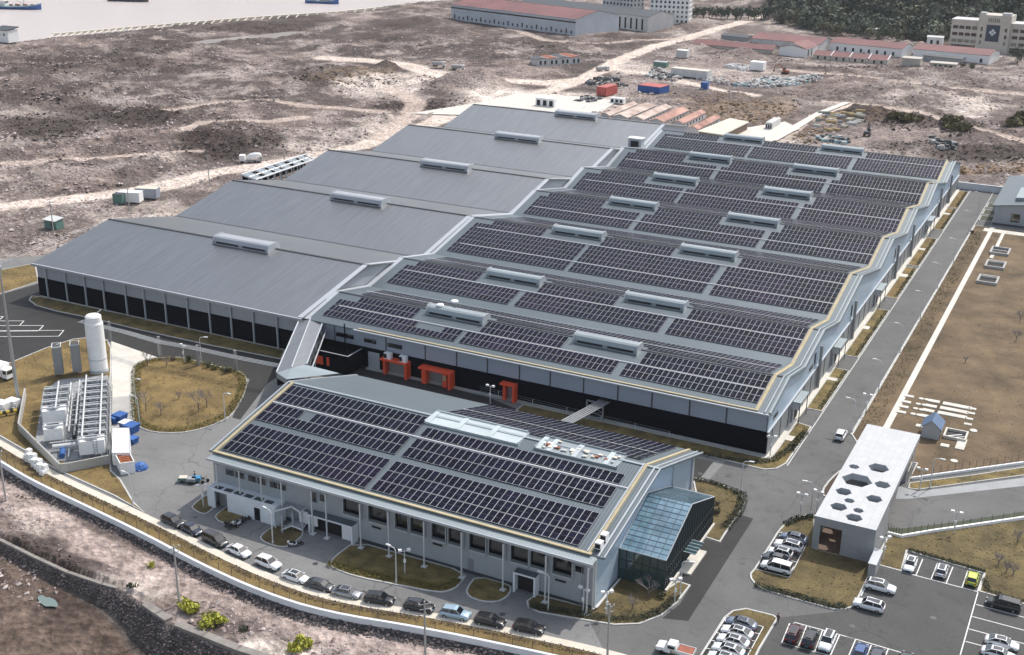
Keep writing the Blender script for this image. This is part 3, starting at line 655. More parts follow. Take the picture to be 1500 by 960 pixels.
# ------------------------------------------------------------------ roof ventilator (a part, with louvre and end sub-parts)
def ventilator(parent, xc, yr, zr, L, W=3.4, Hh=1.35, body='roof_pale'):
    y0, y1 = yr-W*.62, yr+W*.38
    m = MB(); prof = [(y0, zr-.55), (y0, zr+.35), (y0+.55, zr+Hh*.8), (y0+1.1, zr+Hh), (y1-.9, zr+Hh), (y1-.3, zr+Hh*.75), (y1, zr+.3), (y1, zr-.6)]
    m.extrude_yz(prof, xc-L/2, xc+L/2); o = m.build('roof_ventilator', body, parent)
    for k in (-1, 1):
        g = MB(); g.box(xc+k*L*.245-L*.205, y0-.07, zr-.22, xc+k*L*.245+L*.205, y0-.01, zr+.24); g.build('louvre', 'dark_gap', o)
        e = MB(); pr = [(y0-.25, zr-.75), (y0-.25, zr+.45), (y0+.4, zr+Hh*.85+.25), (y0+1.0, zr+Hh+.25), (y1-.8, zr+Hh+.25), (y1+.2, zr+.55), (y1+.2, zr-.8)]
        xx = xc+k*(L/2+.12); e.extrude_yz(pr, xx-.11, xx+.11); e.build('end_plate', 'trim_light', o)
    return o
def roof_sheet(m, Y, Z, x0, x1, th=.25):
    n = len(Y)
    for i in range(n-1):
        a, b_, c, d = (x0, Y[i], Z[i]), (x1, Y[i], Z[i]), (x1, Y[i+1], Z[i+1]), (x0, Y[i+1], Z[i+1])
        m.quad(a, b_, c, d)
        for (p, q_) in ((d, a), (b_, c)): m.quad(p, q_, (q_[0], q_[1], q_[2]-th), (p[0], p[1], p[2]-th))
    for i in (0, n-1): m.quad((x0, Y[i], Z[i]), (x1, Y[i], Z[i]), (x1, Y[i], Z[i]-th), (x0, Y[i], Z[i]-th))
    for i in range(n-1): m.quad((x0, Y[i], Z[i]-th), (x0, Y[i+1], Z[i+1]-th), (x1, Y[i+1], Z[i+1]-th), (x1, Y[i], Z[i]-th))
def gable_wall(m, X, Y, Z, zb, ztop_off=-.26, mi=0):
    for i in range(len(Y)-1): m.quad((X, Y[i], zb), (X, Y[i+1], zb), (X, Y[i+1], Z[i+1]+ztop_off), (X, Y[i], Z[i]+ztop_off), mi)

# ------------------------------------------------------------------ west hall: five plain grey gables
XA0, XA1 = -193.6, -109.2
AY = [-1.5, 25.9, 52, 78.3, 104, 129.5, 156, 182.0, 208, 233.6, 262]; AZ = [9.25, 14.4, 9.0, 14.4, 9.0, 14.4, 9.0, 14.4, 9.0, 14.4, 9.0]
A = thing('warehouse_hall', 'wide grey ribbed-roof hall of five plain gables without solar panels, dark cladding along its front', 'hall', (-150, 0, 0))
m = MB(); roof_sheet(m, AY, AZ, XA0-.5, XA1+.6); rf = m.build('roof', 'roof_grey', A)
for i in (1, 3, 5, 7, 9):
    m = MB(); m.box(XA0-.4, AY[i]-.35, AZ[i]-.02, XA1+.5, AY[i]+.35, AZ[i]+.10); m.build('ridge_cap', 'trim_dark', rf)
for i in (2, 4, 6, 8):
    m = MB(); m.box(XA0-.4, AY[i]-.5, AZ[i]+.06, XA1+.5, AY[i]+.5, AZ[i]+.12); m.build('valley_gutter', 'trim_dark', rf)
m = MB(); gable_wall(m, XA0, AY[1:-1], AZ[1:-1], 0); m.quad((XA0, -.9, 0), (XA0, 25.9, 0), (XA0, 25.9, 14.1), (XA0, -.9, 9.0)); gable_wall(m, XA1, AY[1:], AZ[1:], 0); m.quad((XA1, -.9, 0), (XA1, 25.9, 0), (XA1, 25.9, 14.1), (XA1, -.9, 9.0))
m.quad((XA0, -.9, 0), (XA1, -.9, 0), (XA1, -.9, 9.0), (XA0, -.9, 9.0)); m.quad((XA0, 261.5, 0), (XA1, 261.5, 0), (XA1, 261.5, 8.9), (XA0, 261.5, 8.9)); m.build('wall', 'wall_palegrey', A)
m = MB(); m.box(XA0-.06, -1.05, .35, XA1, -.92, 5.3); m.build('dark_cladding', 'clad_dark', A)
m = MB(); m.box(XA0-.7, -2.1, 8.55, XA1+.4, -1.5, 9.2); m.build('gutter', 'wall_palegrey', A)
m = MB(); m.box(XA0, -1.15, 0, XA1, -.9, .34); m.build('plinth', 'concrete', A)
pil = [at(x, 0).x if 0 else at(x, y).x for x, y in ((73, 437), (101, 443.5), (129.5, 449.5), (157.5, 455), (189, 462.5), (217, 468), (248, 474.5), (280, 482), (312, 489), (344, 495.6), (376, 503), (410, 511))]
for x in pil: m = MB(); m.box(x-.16, -1.42, 0, x+.16, -1.06, 8.55); m.build('pilaster', 'trim_light', A)
for i in (1, 3, 5, 7, 9): ventilator(A, -145.9, AY[i]-.2, AZ[i], 17.5, 4.6, 1.45, 'wall_palegrey')
for xp, yp in ((555, 250), (455, 272), (690, 300)): pass

# ------------------------------------------------------------------ main hall: seven gables with solar panels
XB0, XB1 = -109.0, 0.0
BY = [-.9, 12, 25, 40.6, 55.8, 78.3, 101.5, 118, 139.8, 154.3, 175.5, 189.5, 211.5, 228.5, 246]; BZ = [8.95, 11.8, 9.3, 12.4, 9.4, 14.3, 9.5, 13.4, 9.4, 13.3, 9.4, 13.6, 9.2, 13.2, 9.2]
bz = slope_fn(BY, BZ)
B = thing('factory_hall', 'long hall with seven zigzag gables covered in dark solar panels and red door portals', 'hall', (-55, 0, 0))
m = MB(); roof_sheet(m, BY, BZ, XB0, XB1+.5); rf = m.build('roof', 'roof_bluegrey', B)
for i in range(1, 14, 2): m = MB(); m.box(XB0+.5, BY[i]-.3, BZ[i]-.03, XB1-.5, BY[i]+.3, BZ[i]+.09); m.build('ridge_cap', 'trim_dark', rf)
m = MB(); gable_wall(m, XB1, BY, BZ, 4.95); m.build('gable_wall', 'wall_lightblue', B)
m = MB(); gable_wall(m, XB0, BY, BZ, 0); m.build('west_wall', 'wall_palegrey', B)
m = MB(); m.quad((XB0, 245.6, 0), (XB1, 245.6, 0), (XB1, 245.6, 9), (XB0, 245.6, 9)); m.build('back_wall', 'wall_lightblue', B)
m = MB(); m.box(XB1, -.5, .0, XB1+.22, 245.5, 4.8); m.build('lower_wall', 'clad_grey', B)
m = MB(); m.box(XB1-.02, -.7, 4.8, XB1+.34, 245.6, 5.05); m.build('ledge', 'trim_light', B)
for k in range(41):
    y = 2.5+6*k
    if y < 244: m = MB(); m.box(XB1+.22, y-.1, .1, XB1+.3, y+.1, 4.8); m.build('wall_joint', 'trim_dark', B)
m = MB(); m.box(XB0, -.5, 5.0, XB1, -.3, 8.7); m.build('front_wall', 'wall_bluegrey', B)
m = MB(); m.box(XB0, -.52, 0.28, XB1+.1, -.32, 4.98); m.build('dark_cladding', 'clad_dark', B)
m = MB(); m.box(XB0+17, -.75, 0, XB1+.16, -.3, .28); m.build('plinth', 'concrete', B)
for x in [onY(px_, py_, -.5).x for px_, py_ in ((491, 500), (565.5, 505), (623, 520), (669, 530), (714, 539), (761, 548), (806, 556), (855, 567), (905, 578), (955, 588), (1010, 600), (1064, 612))]+[-.12]:
    m = MB(); m.box(x-.13, -.58, 5.0, x+.13, -.5, 8.7); m.build('wall_joint', 'trim_dark', B)
for a, b_ in ((-100.2, -95.4), (-92.6, -89.4), (-86.4, -82.6)): m = MB(); m.box(a, -.6, 6.2, b_, -.505, 7.2); m.build('window', 'window_glass', B)
m = MB(); m.box(-105.6, -.6, 5.6, -104.4, -.505, 6.8); m.build('window', 'window_glass', B)
m = MB(); m.box(XB0+14, -1.35, 8.68, XB1+.3, -.85, 8.93); m.build('gutter', 'trim_light', B)
m = MB(); m.box(XB0+15, -.75, 9.02, XB1-2.2, -.3, 9.2); 
m.build('maintenance_walkway', 'yellow_walk', B)
# walkway up the east edge of every gable
m = MB()
for i in range(len(BY)-1):
    y0, y1 = BY[i]+(.4 if i == 0 else 0), BY[i+1]
    for xa, xb, h, mi in ((-2.72, -2.15, .14, 0), (-2.82, -2.72, .26, 0)):
        m.add([(xa, y0, bz(y0)+h), (xb, y0, bz(y0)+h), (xb, y1, bz(y1)+h), (xa, y1, bz(y1)+h), (xa, y0, bz(y0)), (xb, y0, bz(y0)), (xb, y1, bz(y1)), (xa, y1, bz(y1))], [(0, 1, 2, 3), (0, 4, 5, 1), (3, 2, 6, 7), (0, 3, 7, 4), (1, 5, 6, 2)], mi)
m.build('roof_walkway', ['yellow_walk', 'trim_light'], B)
m = MB()
for xa, h in ((-.9, .22), (.05, .3)):
    for i in range(len(BY)-1):
        y0, y1 = BY[i], BY[i+1]; m.add([(xa, y0, bz(y0)+h), (xa+.3, y0, bz(y0)+h), (xa+.3, y1, bz(y1)+h), (xa, y1, bz(y1)+h), (xa, y0, bz(y0)), (xa+.3, y0, bz(y0)), (xa+.3, y1, bz(y1)), (xa, y1, bz(y1))], [(0, 1, 2, 3), (0, 3, 7, 4), (1, 5, 6, 2)])
m.build('verge_flashing', 'roof_pale', B)
# white verge where the two halls meet
m = MB()
for Ys, Zs, xa in ((AY, AZ, XA1-.9), (BY, BZ, XB0+.1)):
    for i in range(len(Ys)-1):
        y0, y1, z0, z1 = Ys[i], Ys[i+1], Zs[i]+.12, Zs[i+1]+.12
        m.add([(xa, y0, z0), (xa+1.3, y0, z0), (xa+1.3, y1, z1), (xa, y1, z1), (xa, y0, z0-.3), (xa+1.3, y0, z0-.3), (xa+1.3, y1, z1-.3), (xa, y1, z1-.3)], [(0, 1, 2, 3), (0, 3, 7, 4), (1, 5, 6, 2), (0, 4, 5, 1)])
m.build('joint_flashing', 'trim_light', B)
# panels: rows per south slope, gaps at x -70 and -33, clear pad in front of every ventilator
items = []; lines = MB()
VX = (-75.2, -38.6)
def seg(x): return x
for g in range(7):
    yv, yr, yn = BY[2*g], BY[2*g+1], BY[2*g+2]
    rows_of = {0: (2, 2), 1: (3, 2), 2: (2, 4, 2), 3: (2, 4), 4: (3, 3), 5: (3, 3), 6: (4, 2)}[g]
    tot = sum(rows_of)*2.3+.42*(len(rows_of)-1); y = yr-.75-tot; ys = []
    for k, r_ in enumerate(rows_of):
        for j in range(r_): ys.append(y+1.15); y += 2.3
        if k < len(rows_of)-1:
            lines.add([(-104, y+.10, bz(y+.1)+.22), (-3.0, y+.10, bz(y+.1)+.22), (-3.0, y+.26, bz(y+.26)+.22), (-104, y+.26, bz(y+.26)+.22), (-104, y+.10, bz(y+.1)), (-3.4, y+.10, bz(y+.1))], [(0, 1, 2, 3), (0, 4, 5, 1)]); y += .42
    skip = [(v-9.3, v+8.4, yr-5.3, yr+3.4) for v in VX] + [(-109, -102+(.0 if g % 2 else 1.5), yr-3, yr)]
    if g == 0: skip += [(-82, -77.5+2.5, yr-8.2, yr-5), (-77.5, -75, yr-8.2, yr-5)]
    if g == 6: skip += [(-105, -99, yr-4, yr-1)]
    for x0, x1 in ((-105.5+.6*(g % 2), -70.4), (-69.6, -33.2), (-32.5, -2.95)):
        items += slope_rows(bz, x0, x1, ys, 1, skip)
    # north slope
    L = yn-yr; nr = min(8, int((L-1.7)/2.3)); ysn = []; y = yr+1.0
    for j in range(nr):
        ysn.append(y+1.15); y += 2.3
        if j == 1:
            lines.add([(-104, y+.10, bz(y+.1)+.24), (-3.4, y+.10, bz(y+.1)+.24), (-3.4, y+.36, bz(y+.36)+.24), (-104, y+.36, bz(y+.36)+.24)], [(0, 1, 2, 3)]); y += .5
    if g < 6: items += slope_rows(bz, -103, -3.8, ysn, -1, skip)
    for v in VX: ventilator(B, v, yr-.2, BZ[2*g+1], 14.3)
place_panels(B, items, 100)
lines.build('array_walkway', 'walk_white', B)
# pale service doors / canopies along the east wall
for yb in (19.5, 54.5, 101, 178.5):
    m = MB(); m.box(.22, yb-2.2, 0, .5, yb+2.2, 4.2, 0); m.box(.5, yb-3.3, 4.7, 2.2, yb+3.3, 5.0, 1); m.box(1.9, yb-3.2, 0, 2.05, yb-3.05, 4.7, 2); m.box(1.9, yb+3.05, 0, 2.05, yb+3.2, 4.7, 2); m.box(.3, yb-3.2, 3.3, 2.0, yb-3.1, 4.7, 0); m.box(.5, yb-2.4, 0, .56, yb-1.4, 3.4, 0); d_ = m.build('side_porch', ['trim_light', 'roof_pale', 'trim_dark'], B)
    g_ = MB(); g_.box(.5, yb-1.2, 0, .56, yb+1.2, 3.6); g_.build('door', 'dark_gap', d_)
for yb in (38, 72, 126, 150, 201, 222): m = MB(); m.tube((.62, yb, 0), (.62, yb, 9.8), .34, None, 8); m.build('duct', 'steel_grey', B)
for yb in (34.5, 70, 124.5, 203): m = MB(); m.box(.01, yb, 6.3, .09, yb+1.3, 9.0); m.build('window', 'window_glass', B)
for k in range(3): m = MB(); m.box(.01, 3.2+1.1*k, 6.1, .09, 3.9+1.1*k, 7.0); m.build('window', 'window_glass', B)
for k in range(3): m = MB(); m.box(.01, 31.6+1.1*k-1, 6.1, .09, 32.3+1.1*k-1, 7.0); m.build('window', 'window_glass', B)
# turbine cowls on gable one and small roof kit
for xy, lab in (((645, 452), 'short steel vent cowl in front of the first roof ventilator'), ((666, 444), 'short steel vent cowl just behind the first roof ventilator')):
    p = at(xy[0], xy[1], 12.6); t = thing('vent_cowl', lab, 'vent cowl', (p.x, p.y, 11.6 if 'front' in lab else 11.2), group='vent cowls on the first gable')
    m = MB(); m.lathe([(.45, 0), (.45, 1.5), (.55, 1.6)], t.location, 12); m.build('pipe', 'steel', t); m = MB(); m.lathe([(.85, 1.6), (.9, 1.75), (.8, 2.0), (.1, 2.1)], t.location, 14); m.build('cap', 'white_paint', t)
p = at(932, 209, 11.5); t = thing('roof_hut', 'small pale access hut between the two halls near their far end', 'hut', (p.x, p.y, 9.5))
m = MB(); m.box(p.x-2.6, p.y-1.6, 9.2, p.x+2.6, p.y+1.6, 13.2); m.build('body', 'trim_light', t); m = MB(); m.box(p.x-2.9, p.y-1.9, 13.2, p.x+2.9, p.y+1.9, 13.4); m.build('roof', 'white_paint', t); m = MB(); m.box(p.x-1.6, p.y-1.7, 9.6, p.x+1.6, p.y-1.61, 12.4); m.build('door', 'dark_gap', t)

# ------------------------------------------------------------------ red loading portals (parts of the main hall), shed, yard kit
def portal(x0, x1, y0, h, wide):
    m = MB(); t = .55
    m.box(x0, y0, h-.35, x1, -.53, h); m.box(x1-t*.9, y0, 0, x1, -.53, h-.35); m.box(x0+.5, y0+.6, 0, x0+.5+t*(2 if wide else 1), -.53, h-.35)
    if wide: m.box(x1-2.3, y0+.8, 0, x1-1.3, -.53, h-.35)
    o = m.build('loading_portal', 'red_paint', B)
    d_ = MB(); d_.box(x0+1.2, -.62, 0.05, x1-1.1, -.53, h-.8); d_.build('roller_door', 'steel_grey', o); return o
portal(-87.3, -80.4, -2.6, 3.9, False); o = portal(-77.2, -69.2, -2.8, 3.9, True); portal(-57.4, -53.9, -2.2, 4.0, False)
g_ = MB(); g_.box(-71.3, -2.07, 1.6, -70.6, -2.01, 2.9); g_.build('notice_board', 'yellow_walk', o)
m = MB(); m.box(-91.6, -.62, .1, -88.6, -.53, 4.1); m.build('door', 'trim_light', B)
for k, (x, lab) in enumerate(((-85.6, 'white box air conditioner on the left end of the leftmost red portal'), (-81.6, 'white box air conditioner on the right end of the leftmost red portal'))):
    t = thing('air_conditioner', lab, 'air conditioner', (x, -1.6, 3.9), group='air conditioners on the red portal')
    m = MB(); m.box(x-.85, -2.1, 3.9, x+.85, -1.1, 5.3); m.build('casing', 'white_paint', t); m = MB(); m.box(x-.8, -2.16, 4.1, x-.1, -2.105, 5.1); m.build('fan_grille', 'dark_gap', t)
SH = thing('lean_to_shed', 'black open-topped shed against the hall beside the covered bridge', 'shed', (-98, -3, 0))
m = MB(); x0, x1, y0, y1, h = -104.2, -93.2, -6.2, -.6, 4.4
m.box(x0, y0, 0, x1, y0+.15, h); m.box(x1-.15, y0+.15, 0, x1, y1, h); m.box(x0, y0+.15, 0, x0+.15, y1, h); m.box(x0+.15, y0+.15, 3.5, x1-.15, y1, 3.6); m.build('wall', 'clad_dark', SH)
m = MB(); m.box(x0-.05, y0-.05, h, x1+.05, y0+.2, h+.08); m.box(x1-.2, y0+.2, h, x1+.05, y1, h+.08); m.build('rim', 'trim_light', SH)
m = MB(); m.box(x0+2.0, y0-.06, 1.2, x0+4.2, y0-.01, 3.2); m.box(x0+5.2, y0-.06, 1.2, x0+5.9, y0-.01, 3.2); m.build('doors', 'red_paint', SH)
# chimney pole
t = thing('exhaust_pipe', 'thin dark exhaust pipe rising up the front wall above the black shed', 'pipe', (-97.5, -1, 4)); m = MB(); m.tube((-97.5, -1, 3.6), (-97.5, -1, 9.6), .14); m.build('pipe', 'clad_dark', t); m = MB(); m.tube((-97.5, -1, 9.6), (-97.5, -1, 9.8), .24); m.build('cap', 'trim_dark', t)
# guard rail with posts behind the office
t = thing('yard_fence', 'low wire fence with pale posts along the yard behind the office', 'fence', (-60, -12, 0))
fp = [at(x, y) for x, y in ((498, 523), (520, 530), (548, 537), (575, 543), (605, 550), (634, 557), (665, 564), (690, 572), (730, 582), (780, 594), (830, 606), (880, 618), (930, 630), (980, 642))]
for p in fp: m = MB(); m.tube((p.x, p.y, 0), (p.x, p.y, 1.5), .05, None, 5); m.build('post', 'pole_white', t)
m = MB()
for z in (.5, 1.0, 1.45): m.path([(p.x, p.y, z) for p in fp], .018, 4)
m.build('wire', 'steel', t)

# ------------------------------------------------------------------ pipe bridge from the hall to the office
t = thing('pipe_bridge', 'rack of parallel silver pipes crossing from the hall to the office roof', 'pipe bridge', (-35, -10, 0))
m = MB()
for k in range(5): x = -37.2+.55*k; m.path([(x+2.2, -.6, 4.3), (x+1.6, -6, 4.6), (x, -16, 5.0), (x-.3, -20, 5.0)], .14, 6)
m.build('pipes', 'steel', t)
m = MB(); m.box(-37.6, -1.6, 0, -37.3, -1.3, 4.2); m.box(-34.0, -1.6, 0, -33.7, -1.3, 4.2); m.box(-37.6, -1.6, 3.95, -33.7, -1.3, 4.15)
for k in range(4): m.tube((-37.4, -1.45, k), (-33.9, -1.45, k+1), .05, None, 4); m.tube((-33.9, -1.45, k), (-37.4, -1.45, k+1), .05, None, 4)
m.build('trestle', 'steel_grey', t)

# ------------------------------------------------------------------ covered bridge between halls and office
t = thing('covered_bridge', 'grey roofed bridge sloping down from the halls to the office', 'covered bridge', (-102, -10, 0))
ZB = 7.6; a0, a1, c0, c1 = at(437, 472, 8.6), at(472, 470, 8.6), at(405, 546, ZB), at(447, 534, ZB)
j0 = at(452, 463, 9.0); mid0 = at(455.5, 465, 9.0); mid1 = at(427, 539, ZB+.35)
m = MB(); m.add([a0, mid0, mid1, c0, a1, c1, j0], [(0, 3, 2, 1), (1, 2, 5, 4)]); 
for p, q_ in ((a0, c0), (c1, a1)): m.quad(p, q_, q_-Vector((0, 0, .5)), p-Vector((0, 0, .5)))
m.build('roof', 'roof_grey', t)
m = MB(); m.path([a0+Vector((0, 0, .12)), c0+Vector((0, 0, .12))], .16, 5); m.path([mid0+Vector((0, 0, .12)), mid1+Vector((0, 0, .12))], .14, 5); m.path([c1+Vector((.3, 0, .1)), a1+Vector((.3, 0, .1))], .2, 5); m.path([c1+Vector((1.2, 0, -1.6)), a1+Vector((1.2, 0, -1.6))], .16, 5); m.path([c1+Vector((.8, 0, -2.6)), a1+Vector((.8, 0, -2.6))], .14, 5)
for k in range(7): f = k/6; p = c1.lerp(a1, f); m.tube(p+Vector((.3, 0, 0)), p+Vector((.8, 0, -2.6)), .07, None, 4)
m.build('handrail', 'trim_light', t)
m = MB()
for f in (.15, .5, .85):
    for p in (a0.lerp(c0, f), a1.lerp(c1, f)): m.tube((p.x, p.y, 0), (p.x, p.y, p.z-.3), .16, None, 6)
m.build('leg', 'steel_grey', t)
m = MB(); b0 = [c0.lerp(c1, .0), c0.lerp(c1, 1), a1, a0]; m.add([Vector((p.x, p.y, p.z-3.0)) for p in b0]+[Vector((p.x, p.y, p.z-.5)) for p in b0], [(0, 1, 2, 3), (0, 3, 7, 4)]); m.build('deck', 'trim_dark', t)
e0, e1, e2, e3 = c0, c1, at(497, 547, 7.2), at(420, 556, 7.5)
m = MB(); m.add([e0-Vector((0, 0, .02)), e1-Vector((0, 0, .02)), e2, e3, mid1], [(0, 3, 4), (4, 3, 2), (4, 2, 1)]); m.add([e0, e3, e3-Vector((0, 0, 1.2)), e0-Vector((0, 0, 1.2))], [(0, 1, 2, 3)]); m.build('lower_roof', 'roof_pale', t)
# ------------------------------------------------------------------ front office building
CY = [-66.35, -64.4, -41.4, -18.6]; CZ = [8.85, 9.2, 13.8, 6.8]; cz = slope_fn(CY, CZ)
CX0, CX1 = -81.6, -8.4
Cb = thing('office_building', 'front office block with two solar roof fields, pale eave and glass lobby at its end', 'office', (-45, -42, 0))
m = MB(); roof_sheet(m, CY[1:], CZ[1:], CX0-.9, CX1+1.5); rf = m.build('roof', 'roof_bluegrey', Cb)
m = MB(); roof_sheet(m, [CY[0], CY[1]-.02], [CZ[0], CZ[1]-.12], CX0+.3, CX1+.4, .15); m.build('eave_canopy', 'roof_pale', Cb)
m = MB(); m.box(CX0+.2, CY[0]-.18, CZ[0]-.33, CX1+.5, CY[0]-.01, CZ[0]+.1); m.build('eave_gutter', 'trim_light', Cb)
m = MB(); m.box(CX0, -64.6, 0, CX1, -64.35, 9.0); m.build('front_wall', 'wall_office', Cb)
for X in (CX0, CX1): m = MB(); gable_wall(m, X, [-64.4, -41.4, -19.4], [9.2, 13.8, 7.0], 0); m.build('end_wall', 'wall_lightblue', Cb)
m = MB(); m.quad((CX0, -19.4, 0), (CX1, -19.4, 0), (CX1, -19.4, 6.9), (CX0, -19.4, 6.9)); m.build('back_wall', 'wall_bluegrey', Cb)
m = MB(); m.box(CX0, -64.72, 0, CX1, -64.605, .55); m.build('plinth', 'trim_dark', Cb)
# yellow walkways and white edge rails
def roof_strip(m, xa, xb, ys, zf, h, mi=0):
    for y0, y1 in zip(ys[:-1], ys[1:]):
        m.add([(xa, y0, zf(y0)+h), (xb, y0, zf(y0)+h), (xb, y1, zf(y1)+h), (xa, y1, zf(y1)+h), (xa, y0, zf(y0)), (xb, y0, zf(y0)), (xb, y1, zf(y1)), (xa, y1, zf(y1))], [(0, 1, 2, 3), (0, 4, 5, 1), (3, 2, 6, 7), (0, 3, 7, 4), (1, 5, 6, 2)], mi)
m = MB(); m.box(CX0+.2, -64.75, 9.32, CX1-.6, -64.2, 9.52); roof_strip(m, CX0+.2, CX0+.75, [-64.2, -41.4], cz, .3); roof_strip(m, CX1-1.25, CX1-.75, [-64.2, -41.4, -19], cz, .3); m.build('roof_walkway', 'yellow_walk', Cb)
for xa, xb, ys_, h_ in ((CX0-.7, CX0-.45, [-64.4, -41.4, -18.7], .22), (CX1-1.5, CX1-1.3, [-64.2, -41.4], .42), (CX1+.35, CX1+.6, [-64.4, -41.4, -18.7], .2), (CX1+1.35, CX1+1.55, [-64.4, -41.4, -18.7], .22)): m = MB(); roof_strip(m, xa, xb, ys_, cz, h_); m.build('edge_rail', 'trim_light', Cb)
m = MB(); m.box(CX0-.6, -41.7, 13.78, CX1+1.2, -41.1, 13.92); m.build('ridge_cap', 'roof_pale', Cb)
m = MB(); m.box(-109, -18.9, 0, -108.9, -18.8, .1) if 0 else None
# panels
S = Vector((1.10, 1.19, 1))
PME2 = PANEL_ME.copy(); PME2.transform(Matrix.Diagonal((1.10, 1.18, 1, 1))); PME2.name = 'office_solar_panel'
def crow(x0, x1, ys, skip=(), lift=.16):
    out = []
    for y in ys:
        t = math.atan2(cz(y+.6)-cz(y-.6), 1.2); n = int((x1-x0)/1.255)
        for i in range(n):
            x = x0+1.255*(i+.5)
            if any(a < x < b and c < y < d for a, b, c, d in skip): continue
            out.append((Vector((x, y, cz(y)+lift)), t))
    return out
it = crow(-80.5, -50.0, [-62.1, -59.38, -56.66]) + crow(-49.3, -10.4, [-62.1, -59.38, -56.66])
it += crow(-80.7, -50.0, [-52.5, -49.8, -46.35, -43.65], [(-73.6, -71.0, -51, -48.5)]) + crow(-49.3, -10.9, [-52.5, -49.8, -46.35])
it += crow(-50.6, -11.4, [-36.9, -34.2, -31.5, -28.2, -25.5, -22.8, -20.4])
cv = Vector(CAM); it.sort(key=lambda t: (t[0]-cv).length); off = Vector(Cb.location)
for c, t in it[:100]:
    o = bpy.data.objects.new('solar_panel', PME2); COL.objects.link(o); o.parent = Cb; o.location = c-off; o.rotation_euler = (t, 0, 0)
m = MB(); 
for c, t in it[100:]:
    T = Matrix.Translation(c) @ Matrix.Rotation(t, 4, 'X') @ Matrix.Diagonal((1.10, 1.18, 1, 1))
    for (a, b_, c_, d, z, mi) in ((-.56, -1.13, .56, 1.13, .035, 1), (-.525, -1.095, .525, -.006, .043, 0), (-.525, .006, .525, 1.095, .043, 0)):
        m.add([(a, b_, z), (c_, b_, z), (c_, d, z), (a, d, z)], [(0, 1, 2, 3)], mi, T)
stuff(m.build('solar_panels', ['solar_cell', 'panel_frame'], Cb))
m = MB()
for x0, x1 in ((-81.0, -9.9),): m.add([(x0, -48.20, cz(-48.2)+.24), (x1, -48.20, cz(-48.2)+.24), (x1, -48.0, cz(-48.0)+.24), (x0, -48.0, cz(-48.0)+.24), (x0, -48.25, cz(-48.25)), (x1, -48.25, cz(-48.25))], [(0, 1, 2, 3), (0, 4, 5, 1)])
m.add([(-50.6, -29.95, cz(-29.95)+.3), (-11.4, -29.95, cz(-29.95)+.3), (-11.4, -29.7, cz(-29.7)+.3), (-50.6, -29.7, cz(-29.7)+.3)], [(0, 1, 2, 3)])
m.build('array_walkway', 'walk_white', Cb)
mat('skylight_pale', (.50, .56, .57), .5, .05, .3, .08)
# ridge skylight troughs with curved ribs
def skylight(x0, x1, ribs, clutter):
    y0, y1, zt = -43.9, -39.9, 13.95
    m = MB(); m.box(x0, y0-.1, cz(y0)-.1, x1, y0, cz(y0)+.35); m.box(x0, y1, cz(y1)-.1, x1, y1+.15, zt+.35); m.box(x0-.15, y0-.1, cz(y0)-.2, x0, y1+.15, zt); m.box(x1, y0-.1, cz(y0)-.2, x1+.15, y1+.15, zt)
    m.quad((x0, y0, cz(y0)+.25), (x1, y0, cz(y0)+.25), (x1, y1, zt+.1), (x0, y1, zt+.1)); o = m.build('skylight', 'roof_pale' if clutter else 'skylight_pale', Cb)
    for x in ribs:
        r = MB(); n = 7; pr = [(y0+(y1-y0)*i/n, cz(y0)+.4+(zt+.2-cz(y0)-.4)*math.sin(PI/2*i/n)) for i in range(n+1)]; r.extrude_yz(pr+[(y1, cz(y0)), (y0, cz(y0))], x-.45, x+.45); r.build('rib', 'skylight_pale', o)
    if clutter:
        for k in range(28):
            x = x0+.6+random.random()*(x1-x0-1.2); y = y0+.7+random.random()*2.6; z = cz(y0)+.25+(y-y0)/(y1-y0)*(zt-cz(y0)-.1); r = MB(); 
            r.cbox((x, y, z+.12), (.3+random.random()*.7, .3+random.random()*.7, .2), 0); r.build('roof_bundle', random.choice(('white_paint', 'trim_light', 'cream', 'rust', 'cream')), o)
skylight(-50.4, -32.0, (-50.0, -44.0, -37.6), False); skylight(-28.7, -13.7, (-28.2, -26.2, -21.6, -15.8), True)
# columns carrying the eave
cx = [onY(x, y, -66.5).x for x, y in ((318, 700), (350, 697), (382, 708), (412, 718), (456, 731))] + [-56.2, -49.4, -43.9, -37.2, -30.3, -22.9, -15.6, -8.6]
for i, x in enumerate(cx):
    m = MB(); m.box(x-.10, -66.60, 3.7 if i < 4 else 0, x+.10, -66.40, 8.3); m.box(x-.1, -66.36, 7.9, x+.1, -64.62, 8.1); 
    if i >= 4: m.box(x-.45, -66.95, 0, x+.45, -66.07, .18)
    m.build('column', 'pole_white', Cb)
def cwindow(x0, x1, z0, z1, sill=True):
    f = MB(); t = .14; y = -64.605; dp_ = .5 if sill else .1
    f.box(x0-t, y-dp_, z0-.1, x0, y, z1+.25); f.box(x1, y-dp_, z0-.1, x1+t, y, z1+.25); f.box(x0, y-dp_, z1, x1, y, z1+.25)
    if sill: f.box(x0, y-.55, z0-.35, x1, y, z0)
    o = f.build('window', 'trim_light' if sill else 'wall_bluegrey', Cb)
    p = MB(); p.box(x0, y-.08, z0, x1, y-.005, z1); p.build('pane', 'window_glass', o)
    if sill: g_ = MB(); g_.box(x0, y-.5, z0+.005, x0+.06, y-.1, z1-.4); g_.box(x0, y-.56, z0+.005, x1, y-.52, z0+.5); g_.build('balcony_rail', 'roof_bluegrey', o)
for a, b_ in ((-53.6, -50.4), (-48.6, -45.2), (-43.4, -41.2), (-40.5, -38.2), (-36.5, -34.2), (-33.4, -31.0), (-29.6, -26.9), (-26.1, -23.5), (-22.2, -19.4), (-18.8, -16.3), (-15.0, -12.0)): cwindow(a-.1, b_+.1, 4.7, 7.6)
